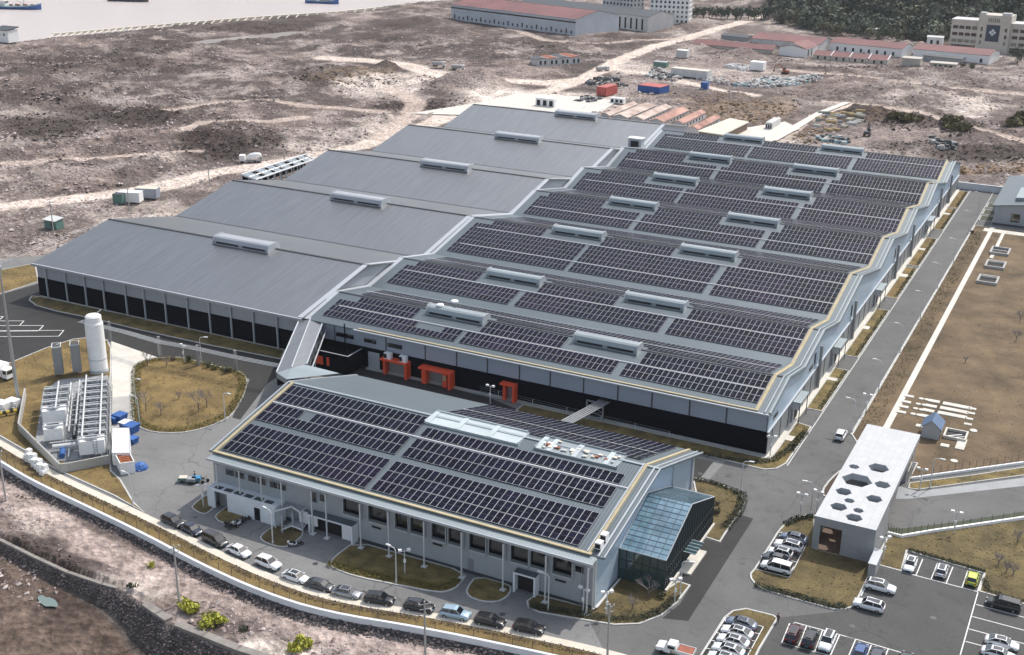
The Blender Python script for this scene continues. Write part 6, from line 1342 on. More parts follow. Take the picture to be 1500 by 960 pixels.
# pickup truck at the bottom
p = at(988, 953, .6); p.z = .004; t = thing('pickup_truck', 'white pickup truck with brown load at the bottom edge', 'truck', p, PI+.03)
m = MB(); m.loft([[(x, -w_, .55), (x, -w_, zt), (x, w_, zt), (x, w_, .55)] for x, w_, zt in ((2.6, .75, .95), (2.5, .88, 1.1), (1.4, .92, 1.2), (.4, .92, 1.25))]); m.loft([[(x, -w_, 1.15), (x, -w_*.85, zt), (x, w_*.85, zt), (x, w_, 1.15)] for x, w_, zt in ((1.4, .9, 1.25), (.9, .9, 1.85), (-.3, .9, 1.9), (-.5, .9, 1.3))]); m.build('cab', 'car_white', t, False)
m = MB(); m.box(1.16, -.7, 1.35, 1.2, .7, 1.7); m.box(-.2, -.93, 1.3, .8, -.9, 1.7); m.box(-.2, .9, 1.3, .8, .93, 1.7); m.build('windows', 'car_glass', t, False)
m = MB(); m.box(-2.9, -.95, .8, -.55, .95, .9); m.box(-2.9, -.95, .9, -.55, -.88, 1.35); m.box(-2.9, .88, .9, -.55, .95, 1.35); m.box(-2.95, -.95, .9, -2.9, .95, 1.35); m.build('cargo_bed', 'car_white', t, False)
m = MB(); m.box(-2.8, -.8, .91, -.65, .8, 1.3); m.build('load', 'rust', t, False)
for x in (1.6, -1.8):
    for s_ in (-1, 1): m = MB(); m.tube((x, s_*.7, .36), (x, s_*.95, .36), .36, None, 14); m.build('wheel', 'rubber', t, False)
for s_ in (-1, 1): m = MB(); m.box(2.56, s_*.6-.15, .8, 2.64, s_*.6+.15, .98); m.build('headlight', 'headlight', t, False)
# motorcycles
def moto(p, a, lab, col='car_black'):
    t = thing('motorcycle', lab, 'motorcycle', p, a, 'motorcycles in front of the office')
    for x in (-.65, .65):
        m = MB(); m.tube((x, -.06, .3), (x, .06, .3), .3, None, 14); w_ = m.build('wheel', 'rubber', t, False); m = MB(); m.tube((x, -.065, .3), (x, .065, .3), .14, None, 10); m.build('hub', 'alloy', w_, False)
    m = MB(); m.loft([[(x, -w_, z0), (x, -w_*.8, z1), (x, w_*.8, z1), (x, w_, z0)] for x, w_, z0, z1 in ((-.8, .1, .6, .75), (-.4, .17, .45, .8), (.1, .16, .35, .62), (.4, .16, .4, .8), (.6, .08, .6, .95))]); m.build('body', col, t, False)
    m = MB(); m.box(-.72, -.14, .78, -.02, .14, .88); m.build('seat', 'rubber', t, False)
    m = MB(); m.path([(.62, 0, .3), (.48, 0, 1.0)], .035, 5); m.path([(.45, -.33, 1.05), (.48, 0, 1.0), (.45, .33, 1.05)], .025, 5); m.build('handlebar', 'steel', t, False)
    m = MB(); m.box(-1.0, -.18, .85, -.68, .18, 1.12); m.build('luggage_box', col, t, False)
for (x, y), a, lab, c in (((337, 768), .9, 'black motorcycle at the left end of the row by the small lawn', 'car_black'), ((342, 771), 1.0, 'black scooter second in the row by the small lawn', 'car_black'), ((348, 767), 1.2, 'black scooter with pale box third in the row by the small lawn', 'car_white'), ((354, 764), 1.1, 'dark scooter fourth in the row by the small lawn', 'car_navy'), ((361, 760), 1.2, 'dark scooter at the right end of the row by the small lawn', 'car_black'), ((430, 797), .6, 'white-fronted scooter at the tip of the brown lawn', 'car_white'), ((437, 796), .9, 'dark scooter beside the white-fronted one at the brown lawn', 'car_black')):
    p = at(x, y, .5); p.z = .004; moto(p, a, lab, c)
# cargo tricycles with a rider
def trike(p, a, lab, bed, load):
    t = thing('cargo_tricycle', lab, 'tricycle', p, a, 'cargo tricycles by the office corner')
    for x, y in ((1.3, 0), (-.9, .6), (-.9, -.6)): m = MB(); m.tube((x, y-.07, .3), (x, y+.07, .3), .3, None, 12); m.build('wheel', 'rubber', t, False)
    m = MB(); m.box(-1.6, -.65, .5, .1, .65, .58); m.box(-1.6, -.65, .58, .1, -.6, .95); m.box(-1.6, .6, .58, .1, .65, .95); m.box(-1.65, -.65, .58, -1.6, .65, .95); m.build('cargo_bed', bed, t, False)
    m = MB(); m.box(-1.5, -.58, .59, 0, .58, 1.05); m.build('load', load, t, False)
    m = MB(); m.path([(.1, 0, .5), (.9, 0, .55), (1.3, 0, .3)], .06, 5); m.path([(1.25, 0, .4), (1.1, 0, 1.1)], .04, 5); m.path([(1.05, -.32, 1.12), (1.1, 0, 1.1), (1.05, .32, 1.12)], .03, 5); m.build('frame', 'trim_dark', t, False)
    m = MB(); m.box(.25, -.18, .7, .75, .18, .82); m.build('saddle', 'rubber', t, False); return t
p = at(275, 706); trike(p, .5, 'cargo tricycle with sandy load left of the rider', 'green_paint', 'cream'); p2 = at(294, 706); trike(p2, .55, 'cargo tricycle with bright blue bed beside the office corner', 'blue_cyan', 'blue_cyan')
p3 = at(287, 708); trike(p3, .4, 'cargo tricycle with grey load between two others', 'steel_grey', 'concrete_grey')
def person(pos, a, lab, joints_sit, top, legs):
    """one skinned body; hair and clothing are children"""
    J, E_, Rr_ = joints_sit
    me = bpy.data.meshes.new('body'); me.from_pydata(J, E_, []); o = bpy.data.objects.new('person', me); COL.objects.link(o)
    sk = o.modifiers.new('skin', 'SKIN'); me.skin_vertices[0].data[0].use_root = True
    for i, r in enumerate(Rr_): me.skin_vertices[0].data[i].radius = r if isinstance(r, tuple) else (r, r)
    sb = o.modifiers.new('sub', 'SUBSURF'); sb.levels = sb.render_levels = 2
    dg = bpy.context.evaluated_depsgraph_get(); m2 = bpy.data.meshes.new_from_object(o.evaluated_get(dg)); o.modifiers.clear(); o.data = m2
    for mt in ('skin', top, legs): m2.materials.append(MATS[mt])
    for pl in m2.polygons:
        c = pl.center; pl.material_index = 0
        if c.z < SPLIT[0]: pl.material_index = 2
        elif c.z < SPLIT[1]: pl.material_index = 1
        pl.use_smooth = True
    o.location = pos; o.rotation_euler = (0, 0, a); tag(o, lab, 'person')
    h = MB(); hc = Vector(J[HEAD]); h.lathe([(.095, 0.02), (.115, .06), (.10, .13), (.05, .17), (.01, .18)], (hc.x-.015, hc.y, hc.z-.03), 10); h.build('hair', 'rubber', o, False); return o
SPLIT = (.92, 1.42); HEAD = 4
stand = ([(0, 0, .95), (0, 0, 1.15), (0, 0, 1.40), (0, 0, 1.50), (.01, 0, 1.62), (.02, 0, 1.70), (0, .18, 1.40), (.05, .24, 1.14), (.15, .22, .92), (0, -.18, 1.40), (.02, -.25, 1.13), (.10, -.24, .90), (0, .10, .90), (.02, .11, .50), (-.03, .11, .07), (.1, .12, .04), (0, -.10, .90), (.05, -.11, .50), (.06, -.11, .07), (.2, -.12, .04)],
         [(0, 1), (1, 2), (2, 3), (3, 4), (4, 5), (2, 6), (6, 7), (7, 8), (2, 9), (9, 10), (10, 11), (0, 12), (12, 13), (13, 14), (14, 15), (0, 16), (16, 17), (17, 18), (18, 19)],
         [(.14, .17), (.13, .16), (.12, .16), .055, (.085, .095), .07, .065, .05, .038, .065, .05, .038, .095, .065, .045, .04, .095, .065, .045, .04])
person(at(285.5, 703), .4, 'person in dark clothes standing beside the cargo tricycles', stand, 'cloth_dark', 'cloth_dark')
person(at(1139, 913), -1.6, 'person in dark red top standing at the lawn corner by the front bays', stand, 'car_maroon', 'cloth_dark')

# ------------------------------------------------------------------ vegetation on the site
def bare_tree(p, h, lab, group, mt='twig', seed=0, spread=.35):
    rs = random.Random(seed); t = thing('bare_tree', lab, 'tree', p, 0, group); m = MB(); m.tube((p.x, p.y, p.z-.2), (p.x+.05, p.y, p.z+h*.4), .09+h*.008, .06, 6); m.build('trunk', 'bark', t)
    m = MB()
    def br(a, d, L_, r, dep):
        b_ = a+d*L_; m.tube(a, b_, r, r*.6, 4, 0, False)
        if dep == 0: return
        for k in range(3 if dep > 1 else 4):
            e = (d+Vector((rs.uniform(-1, 1), rs.uniform(-1, 1), rs.uniform(-.1, .7)))*.75).normalized(); br(a.lerp(b_, rs.uniform(.55, 1)), e, L_*rs.uniform(.55, .8), r*.6, dep-1)
    for k in range(5):
        an = k*1.26+rs.random(); d = Vector((math.cos(an)*spread*2, math.sin(an)*spread*2, 1)).normalized(); br(Vector((p.x, p.y, p.z+h*(.2+.05*k))), d, h*.32, .06, 3)
    m.build('crown', mt, t); return t
def shrub(p, r, h, lab, group, mt, seed=0, n=160, name='shrub', cat='shrub'):
    rs = random.Random(seed); t = thing(name, lab, cat, p, 0, group); m = MB()
    for k in range(4): an = k*1.6; m.tube((p.x, p.y, p.z-.1), (p.x+math.cos(an)*r*.4, p.y+math.sin(an)*r*.4, p.z+h*.6), .04, .02, 4)
    m.build('stem', 'bark', t); m = MB(); cl = [(rs.uniform(-.6, .6)*r, rs.uniform(-.6, .6)*r, rs.uniform(.3, .75)*h, rs.uniform(.35, .6)) for _ in range(7)]
    for k in range(n):
        cx_, cy_, cz_, cr = rs.choice(cl); d = Vector((rs.gauss(0, 1), rs.gauss(0, 1), rs.gauss(0, 1))).normalized(); c = Vector((p.x+cx_+d.x*cr*r, p.y+cy_+d.y*cr*r, max(p.z+.05, p.z+cz_+d.z*cr*h*.6)))
        s_ = r*.16*rs.uniform(.7, 1.4); u_ = Vector((rs.uniform(-1, 1), rs.uniform(-1, 1), rs.uniform(-1, 1))).normalized(); v_ = u_.cross(d); v_ = v_.normalized() if v_.length > .01 else Vector((0, 0, 1)); m.add([c-u_*s_, c+v_*s_*.7, c+u_*s_, c-v_*s_*.7], [(0, 1, 2, 3)])
    m.build('foliage', mt, t); return t
TREES = [((214, 602), 4.6, 'bare twiggy tree at the left of the round garden'), ((236, 608), 3.2, 'small bare bush-like tree at the lower left of the round garden'), ((291, 604), 5.2, 'pale bare tree right of centre in the round garden'), ((303, 596), 4.4, 'bare tree with reddish twigs just behind the pale one in the round garden'), ((262, 585), 1.8, 'tiny bare sapling in the middle of the round garden'), ((216, 535), 3.6, 'thin bare tree at the upper left kerb of the round garden'), ((244, 537), 2.4, 'low bare sapling at the top of the round garden'),
         ((949, 875), 4.0, 'round pale bare tree at the corner of the glass lobby'), ((926, 893), 2.6, 'thin bare sapling on the lawn before the lobby'), ((1490, 795), 2.6, 'bare sapling by the right edge nearest the driveway fence'), ((1462, 828), 2.2, 'bare sapling in the middle of the driveway lawn group'), ((1474, 838), 2.0, 'bare sapling between two others on the driveway lawn'), ((1484, 842), 2.0, 'bare sapling right of the pair on the driveway lawn'), ((1488, 500), 3.0, 'bare tree at the right edge of the field, nearer the camera'), ((1494, 470), 3.0, 'bare tree at the right edge of the field, farther away'), ((1414, 532), 1.6, 'lone dry bush in the middle of the field')]
for i, ((x, y), h, lab) in enumerate(TREES): bare_tree(at(x, y, .1), h, lab, 'bare young trees', 'twig', i, .55 if i == 7 else .35)
SHR = [((277, 531), .95, 1.7, 'dark green shrub at the top of the round garden beside the camera post', 'leaf_dark'), ((306, 539), .9, 1.4, 'dark brown-green shrub right of the garden lamp', 'leaf_dark'), ((329, 546), .8, 1.3, 'dark shrub near the right end of the garden top edge', 'leaf_dark'), ((254, 528), .7, .9, 'low reddish shrub at the top edge of the round garden', 'dry_brush'), ((315, 541), .9, 1.0, 'yellow-green shrub between two dark ones in the round garden', 'leaf_green'), ((334, 544), .9, 1.0, 'yellow-green shrub at the right end of the garden top edge', 'leaf_green'),
       ((968, 877), .9, 1.0, 'dark evergreen shrub beside the lobby corner tree', 'leaf_dark'), ((1050, 752), .9, 1.1, 'dark shrub on the lawn behind the lobby', 'leaf_dark'), ((1052, 740), .6, .8, 'small brown shrub on the lawn behind the lobby', 'dry_brush'), ((1424, 342), .9, 1.1, 'dark shrub beside the start of the paved path', 'leaf_dark')]
for i, ((x, y), r, h, lab, mt) in enumerate(SHR): shrub(at(x, y, .1), r, h, lab, 'garden shrubs', mt, i, 150)
YEL = [((270, 889), 1.6, 1.5, 'bright yellow-green bush nearest the power pole'), ((282, 895), 1.5, 1.5, 'bright yellow-green bush second right of the power pole'), ((312, 908), 1.5, 1.4, 'yellow-green bush in the upper half of the clump by the sea wall'), ((318, 915), 1.6, 1.6, 'yellow-green bush at the right of the clump by the sea wall'), ((306, 920), 1.5, 1.4, 'yellow-green bush at the lower left of the clump by the sea wall'), ((443, 947), 1.7, 1.6, 'yellow-green bush alone at the bottom edge'), ((432, 953), 1.2, 1.1, 'small yellow-green bush left of the one at the bottom edge'), ((223, 829), .8, .8, 'tiny yellow-green bush on the rubble above the white patch'), ((194, 862), .9, .7, 'dark green low bush on the white patch'), ((357, 922), .8, .6, 'dark low bush on the rubble between yellow clumps')]
for i, ((x, y), r, h, lab) in enumerate(YEL):
    p = at(x, y, -.8); p.z = gz(p.x, p.y); shrub(p, r, h, lab, 'bushes on the rubble bank', 'leaf_dark' if 'dark' in lab else 'leaf_yellow', i+40, 200)
# clipped hedge lines on lawn edges: leafy ground cover
V, F = [], []
def leaf_strip(pts, wd, h, n, mi_list, mi):
    rs = random.Random(len(pts)*7+n); Ls = [(b_-a).length for a, b_ in zip(pts[:-1], pts[1:])]; tot = sum(Ls)
    for k in range(n):
        d = rs.random()*tot; i = 0
        while i < len(Ls)-1 and d > Ls[i]: d -= Ls[i]; i += 1
        a, b_ = pts[i], pts[i+1]; q_ = a.lerp(b_, min(1, d/max(Ls[i], 1e-3))); t_ = (b_-a).normalized(); nn = Vector((-t_.y, t_.x, 0)); c = q_+nn*rs.uniform(-wd, wd); z = .1+rs.random()*h
        s_ = rs.uniform(.10, .24); o = len(V); u_ = Vector((rs.uniform(-1, 1), rs.uniform(-1, 1), rs.uniform(-.4, 1))).normalized()*s_; v_ = Vector((rs.uniform(-1, 1), rs.uniform(-1, 1), rs.uniform(-.3, 1))).normalized()*s_
        V.extend([(c.x-u_.x, c.y-u_.y, z), (c.x+u_.x, c.y+u_.y, z+abs(u_.z)*.5), (c.x+v_.x, c.y+v_.y, z+abs(v_.z)+.04)]); F.append((o, o+1, o+2)); mi_list.append(mi)
ML = []
RC = chaikin(ROUND, 1); cen = sum(RC, Vector())/len(RC); RI = [p.lerp(cen, .065) for p in RC]
leaf_strip(RI+[RI[0]], 1.0, .5, 7000, ML, 0)
for pl, wd, h, n, mi in (([(480, 826), (523, 838), (581, 849), (640, 861), (658, 858), (672, 850)], .8, .35, 2200, 0), ([(775, 888), (835, 898), (900, 908), (937, 907), (970, 894), (990, 875)], .8, .4, 2200, 1), ([(1085, 722), (1088, 733), (1084, 748), (1062, 775)], .9, .5, 1400, 1), ([(1013, 702), (1040, 707), (1062, 714), (1085, 724)], .6, .4, 900, 1), ([(1110, 678), (1133, 674), (1155, 660), (1180, 634)], .8, .4, 1500, 1), ([(1000, 660), (1060, 672), (1110, 678)], .6, .35, 1000, 1), ([(1105, 858), (1160, 872), (1221, 889), (1240, 889)], .7, .4, 1600, 1), ([(1193, 757), (1165, 761), (1150, 770)], .6, .4, 800, 1), ([(1442, 848), (1446, 866), (1500, 882)], .5, .3, 400, 1), ([(1331, 806), (1443, 838)], .4, .3, 900, 1)):
    leaf_strip(px(pl, .1), wd, h, n, ML, mi)
for y0, y1 in ((25.4, 51.0), (60, 97.3), (108, 138.5), (140.5, 173), (184, 214), (215.5, 242), (2, 16)): leaf_strip([Vector((4.1, y0+1, 0)), Vector((4.1, y1-1, 0))], .5, .4, int((y1-y0)*26), ML, 1)
leaf_strip([Vector((14.6, 20, 0)), Vector((14.6, 188, 0))], 1.6, .25, 1300, ML, 1); leaf_strip([Vector((14.8, 20, 0)), Vector((14.8, 188, 0))], 1.8, .25, 2600, ML, 0)
leaf_strip(offs(SL, 2.1), .4, .35, 4500, ML, 2)
# dry grass tufts over every lawn
mat('tuft_pale', (.20, .15, .07), .95, 0, .6, .3); mat('tuft_olive', (.115, .10, .04), .95, 0, .6, .3); mat('tuft_brown', (.115, .082, .043), .95, 0, .6, .3)
gr = np.random.default_rng(77); TV, TM = [], []
for P_, mt_ in LAWNS:
    xs_ = np.array([p[0] for p in P_]); ys2 = np.array([p[1] for p in P_]); A_ = .5*abs(np.dot(xs_, np.roll(ys2, 1))-np.dot(ys2, np.roll(xs_, 1))); bx = (xs_.max()-xs_.min())*(ys2.max()-ys2.min()); n_ = int(min(A_*1.8, 8000)*bx/A_)
    x_ = gr.uniform(xs_.min(), xs_.max(), n_); y_ = gr.uniform(ys2.min(), ys2.max(), n_); k_ = inside(x_, y_, P_) & (fbm(x_, y_, 3.5, 3, 55)+.25*gr.random(n_) > .52) & ~((x_ > 17.4) & (x_ < 19.1) & (y_ > 14)); x_, y_ = x_[k_], y_[k_]; N_ = len(x_)
    c_ = np.stack([x_, y_, np.full(N_, .10)], -1)[:, None, None, :]; v_ = c_+(gr.random((N_, 2, 3, 3))-.5)*np.array([.42, .42, 0]); v_[:, :, 2, 2] += .05+.10*gr.random((N_, 2)); v_[:, :, :2, 2] += .02; TV.append(v_.reshape(-1, 3)); TM.append(np.repeat(gr.choice([0, 1, 2, 1, 2] if mt_ != 'grass_field' else [0, 2, 2], N_), 2))
TV = np.concatenate(TV); stuff(numpy_mesh('lawn_grass', TV, np.arange(len(TV)).reshape(-1, 3), ['tuft_pale', 'tuft_olive', 'tuft_brown'], np.concatenate(TM)))
stuff(numpy_mesh('ground_cover', V, F, ['hedge_olive', 'leaf_dark', 'dry_brush'], ML))
# ------------------------------------------------------------------ distant sheds and buildings
def frame_of(L_, R_, depth):
    u_ = (R_-L_); Wd = u_.length; u_.normalize(); v_ = Vector((-u_.y, u_.x, 0)); return u_, v_, Wd
def lb(m, o, u_, v_, a0, b0, z0, a1, b1, z1, mi=0):
    P = lambda a, b_, z: o+u_*a+v_*b_+Vector((0, 0, z))
    m.add([P(a0, b0, z0), P(a1, b0, z0), P(a1, b1, z0), P(a0, b1, z0), P(a0, b0, z1), P(a1, b0, z1), P(a1, b1, z1), P(a0, b1, z1)], [(0, 3, 2, 1), (4, 5, 6, 7), (0, 1, 5, 4), (1, 2, 6, 5), (2, 3, 7, 6), (3, 0, 4, 7)], mi)
def shed(name, lab, Lp, Rp, depth, hw, hr, roof, wall, along=True, cat='shed', group=None, doors=(), ends=0.4, band=None):
    """gabled shed on the front base line Lp-Rp; ridge along the front when along"""
    a, b_ = (at(*Lp) if isinstance(Lp, tuple) else Lp), (at(*Rp) if isinstance(Rp, tuple) else Rp); u_, v_, Wd = frame_of(a, b_, depth); t = thing(name, lab, cat, (a+b_)/2, 0, group)
    P = lambda x, y, z: a+u_*x+v_*y+Vector((0, 0, z)); m = MB(); lb(m, a, u_, v_, 0, 0, -1, Wd, depth, hw)
    if along:
        m.add([P(0, 0, hw), P(0, depth, hw), P(0, depth/2, hw+hr)], [(0, 2, 1)]); m.add([P(Wd, 0, hw), P(Wd, depth, hw), P(Wd, depth/2, hw+hr)], [(0, 1, 2)])
    else:
        m.add([P(0, 0, hw), P(Wd, 0, hw), P(Wd/2, 0, hw+hr)], [(0, 1, 2)]); m.add([P(0, depth, hw), P(Wd, depth, hw), P(Wd/2, depth, hw+hr)], [(0, 2, 1)])
    m.build('wall', wall, t); m = MB(); e = ends; d = .18
    if along: Q = [(P(-e, -e, hw-.1), P(Wd+e, -e, hw-.1), P(Wd+e, depth/2, hw+hr+.15), P(-e, depth/2, hw+hr+.15)), (P(-e, depth/2, hw+hr+.15), P(Wd+e, depth/2, hw+hr+.15), P(Wd+e, depth+e, hw-.1), P(-e, depth+e, hw-.1))]
    else: Q = [(P(-e, -e, hw-.1), P(Wd/2, -e, hw+hr+.15), P(Wd/2, depth+e, hw+hr+.15), P(-e, depth+e, hw-.1)), (P(Wd/2, -e, hw+hr+.15), P(Wd+e, -e, hw-.1), P(Wd+e, depth+e, hw-.1), P(Wd/2, depth+e, hw+hr+.15))]
    for q4 in Q:
        dn = [p-Vector((0, 0, d)) for p in q4]; m.add(list(q4)+dn, [(0, 1, 2, 3), (0, 4, 5, 1), (1, 5, 6, 2), (2, 6, 7, 3), (3, 7, 4, 0)])
    m.build('roof', roof, t)
    for f, wd_, h_ in doors: m = MB(); lb(m, a, u_, v_, f*Wd-wd_/2, -.08, .2, f*Wd+wd_/2, -.01, h_); m.build('door', 'dark_gap', t)
    if band: m = MB(); lb(m, a, u_, v_, 0, -.1, band[0], Wd, -.01, band[1]); m.build('window_band', 'window_glass', t)
    return t, a, u_, v_, Wd
mat('red_roof', (.20, .085, .082), .75, 0, .05, .25, 0, None, 1.0, 'X'); mat('white_dirty', (.58, .58, .57), .8, 0, .25, .12); mat('blue_wall', (.50, .54, .59), .7, 0, .1, .12); mat('beige', (.52, .48, .42), .8, 0, .2, .1); mat('yellow_dirty', (.50, .37, .18), .7, 0, .6, .2)
bigL, bigR = at(661, 29), at(843, 53)
t, a, u_, v_, Wd = shed('factory_shed', 'huge red-roofed shed with pale blue walls at the top of the picture', bigL, bigR, 46, 11.5, 4.2, 'red_roof', 'blue_wall', True, 'shed', None, (), .3, (8.6, 9.6))
for k in range(26): m = MB(); x = 4+k*(Wd-8)/25; lb(m, a, u_, v_, x-.7, -.1, 1.2, x+.7, -.015, 3.2+1.2*(k % 3 == 0)); m.build('window', 'window_glass', t)
m = MB(); lb(m, a, u_, v_, -.3, 22.5, 15.65, Wd+.3, 23.5, 15.9); m.build('ridge_cap', 'trim_dark', t)
bl2 = a+v_*62+u_*10; shed('factory_shed', 'dark-roofed pale shed standing behind the huge red-roofed one', bl2, bl2+u_*(Wd+4), 30, 10, 3, 'trim_dark', 'white_dirty', True, 'shed', None, [(f, 1.6, 8) for f in (.80, .84, .88, .92, .96)])
def block(name, lab, base, ang, wx, wy, h, wall, storeys, nx, ny, cat='building', group=None, wz=1.7, ww=1.5):
    """flat-roofed block: base is its front left corner"""
    t = thing(name, lab, cat, base, 0, group); u_ = Vector((math.cos(ang), math.sin(ang), 0)); v_ = Vector((-u_.y, u_.x, 0)); m = MB(); lb(m, base, u_, v_, 0, 0, -1, wx, wy, h); m.build('wall', wall, t)
    m = MB(); lb(m, base, u_, v_, -.3, -.3, h, wx+.3, wy+.3, h+.5); m.build('roof', 'white_dirty', t); sh_ = h/storeys
    for s_ in range(storeys):
        for k in range(nx): x = wx*(k+.5)/nx; m = MB(); lb(m, base, u_, v_, x-ww/2, -.1, s_*sh_+sh_*.3, x+ww/2, -.01, s_*sh_+sh_*.3+wz); m.build('window', 'window_glass', t)
        for k in range(ny): y = wy*(k+.5)/ny; m = MB(); lb(m, base, u_, v_, wx+.01, y-ww/2, s_*sh_+sh_*.3, wx+.1, y+ww/2, s_*sh_+sh_*.3+wz); m.build('window', 'window_glass', t)
    return t
b1 = at(951, 33); block('apartment_block', 'white many-windowed apartment block right of the huge red-roofed shed', b1, rad(8), 30, 14, 24, 'white_paint', 7, 9, 3, 'apartment block', 'white apartment blocks')
b2 = at(882, 27); block('apartment_block', 'white apartment block partly hidden by the pale end wall of the huge shed', b2, rad(-16), 30, 14, 24, 'white_dirty', 7, 9, 3, 'apartment block', 'white apartment blocks')
p = at(892, 39); block('small_house', 'small white two-storey house at the foot of the apartment block', p, rad(5), 9, 7, 6, 'white_dirty', 2, 3, 2, 'house')
shed('low_shed', 'long low faded red shed at the left of the shed group', (1015, 69), (1131, 78.5), 13, 2.2, 2.2, 'red_roof', 'beige', True, 'shed', 'red-roofed sheds')
shed('low_shed', 'wide red shed with white end wall at the back of the shed group', (1100, 67), (1200, 76), 26, 5, 2.5, 'red_roof', 'white_dirty', True, 'shed', 'red-roofed sheds')
shed('low_shed', 'white gable-fronted shed with red roof at the middle of the shed group', (1143, 80), (1177, 83.5), 20, 5.5, 2.4, 'red_roof', 'white_paint', False, 'shed', 'red-roofed sheds')
shed('low_shed', 'pair of white bays with dark gaps right of the gable-fronted shed', (1180, 84), (1192, 81), 18, 5, 1.5, 'red_roof', 'white_paint', True, 'shed', 'red-roofed sheds', [(.3, 1.2, 4), (.7, 1.2, 4)])
shed('low_shed', 'long red shed with white walls in the centre of the shed group', (1215, 73), (1320, 83.5), 20, 5, 2.2, 'red_roof', 'white_paint', True, 'shed', 'red-roofed sheds', [(k/9, 1.4, 2.5) for k in range(1, 9)])
for k, lab in enumerate(('low red shed at the left of the row of four low roofs with white copings', 'low red shed second in the row of four low roofs', 'low red shed third in the row of four low roofs', 'low red shed at the right of the row of four low roofs')):
    A0, B0 = at(1190, 86), at(1300, 95); a, b_ = A0.lerp(B0, k/4), A0.lerp(B0, (k+1)/4); t, a, u_, v_, Wd = shed('low_shed', lab, a, b_-(b_-a)*.03, 14, 2.4, 2.0, 'red_roof', 'beige', True, 'shed', 'row of low red sheds', [(.3, 1.2, 1.9), (.7, 1.2, 1.9)], .05)
    m = MB()
    for y0, y1, z0, z1 in ((-.3, 7, 2.4, 4.5), (7, 14.3, 4.5, 2.4)):
        P = lambda x, y, z: a+u_*x+v_*y+Vector((0, 0, z)); m.add([P(Wd, y0, z0+.5), P(Wd+.5, y0, z0+.5), P(Wd+.5, y1, z1+.5), P(Wd, y1, z1+.5), P(Wd, y0, z0), P(Wd+.5, y0, z0)], [(0, 1, 2, 3), (0, 4, 5, 1)])
    m.build('coping', 'white_paint', t)
shed('low_shed', 'long red shed with white walls at the right of the shed group', (1337, 83), (1448, 93.5), 22, 5, 2.2, 'red_roof', 'white_paint', True, 'shed', 'red-roofed sheds', [(.9, 1.5, 2.5)])
shed('low_shed', 'grey lean-to shed in front of the rightmost red shed', (1352, 88), (1408, 94), 6, 3, .6, 'trim_dark', 'concrete_grey', True)
shed('ruined_house', 'roofless grey ruin between the red sheds', (1321, 97), (1347, 99), 9, 5, .3, 'beige', 'beige', True, 'ruin')
shed('ruined_house', 'low broken grey house with dark openings in front of the rightmost red shed', (1362, 99), (1400, 102), 8, 3, .4, 'beige', 'beige', True, 'ruin', None, [(k/5, 1.5, 2) for k in range(1, 5)])
shed('small_house', 'small white house with two windows left of the office hotel', (1357, 65), (1380, 66.5), 7, 5, .6, 'white_dirty', 'white_paint', True, 'house', None, [(.3, 1.6, 3), (.7, 1.6, 3)])
shed('small_house', 'small white house at the foot of the wooded hill', (1264, 51), (1288, 53), 6, 4.5, .6, 'white_dirty', 'white_dirty', True, 'house', None, [(.2, 1.4, 3), (.5, 1.4, 3)])
shed('dark_shed', 'low dark shed beyond the long faded red shed', (1056, 58), (1094, 62), 10, 3, 1, 'trim_dark', 'concrete_grey', True)
# four-storey cream building with central tower and blue emblem panel
H = at(1389, 72); ang = rad(-4); u_ = Vector((math.cos(ang), math.sin(ang), 0)); v_ = Vector((-u_.y, u_.x, 0)); t = thing('institute_building', 'four-storey cream building with a central tower and dark emblem panel', 'building', H)
m = MB(); lb(m, H, u_, v_, 0, 0, -1, 17, 16, 19); lb(m, H, u_, v_, 37, 0, -1, 74, 16, 18.5); m.build('wing', 'beige', t); m = MB(); lb(m, H, u_, v_, 17.01, -2, -1, 36.99, 15, 23.5); tw = m.build('tower', 'beige', t)
m = MB(); lb(m, H, u_, v_, 17.5, -1.5, 23.5, 21, 3, 25); lb(m, H, u_, v_, 31, -1.5, 23.5, 36.5, 3, 25.2); lb(m, H, u_, v_, -.3, -.3, 19, 16.9, 16, 19.6); lb(m, H, u_, v_, 37.1, -.3, 18.5, 74, 16, 19.1); m.build('parapet', 'white_dirty', t)
m = MB(); lb(m, H, u_, v_, 22.5, -2.15, 7, 30.8, -2.02, 17.5); mat('emblem_blue', (.03, .045, .07), .7); em = m.build('emblem_panel', 'emblem_blue', tw)
mat('emblem_white', (.6, .65, .7), .6); m = MB(); cN = H+u_*26.6-v_*2.25+Vector((0, 0, 12.8))
for dx, dz in ((0, 1.25), (0, -1.25), (1.25, 0), (-1.25, 0)): c = cN+u_*dx+Vector((0, 0, dz)); m.add([c+Vector((0, 0, 1.05)), c-u_*1.05, c-Vector((0, 0, 1.05)), c+u_*1.05], [(0, 1, 2, 3)])
m.build('emblem', 'emblem_white', em)
for z in (4.0, 8.3, 12.6):
    for x0, n_, w_ in ((1.2, 4, 3.2), (38.4, 8, 3.4)):
        for k in range(n_): m = MB(); x = x0+k*(4.0 if n_ == 4 else 4.5); lb(m, H, u_, v_, x, -.12, z+1.0, x+w_, -.01, z+3.0); m.build('window', 'window_glass', t)
    for x in (19, 34): m = MB(); lb(m, H, u_, v_, x, -2.12, z+.8, x+1.3, -2.01, z+3.2); m.build('window', 'window_glass', tw)
m = MB(); lb(m, H, u_, v_, 1, -.12, .3, 16.5, -.01, 3.6); lb(m, H, u_, v_, 38, -.12, .3, 73, -.01, 3.6); m.build('shopfront', 'window_glass', t); m = MB()
for k in range(6): lb(m, H, u_, v_, 23.2+k*1.25, -2.12, 19, 23.7+k*1.25, -2.01, 21.6)
m.build('slot_window', 'window_glass', tw)
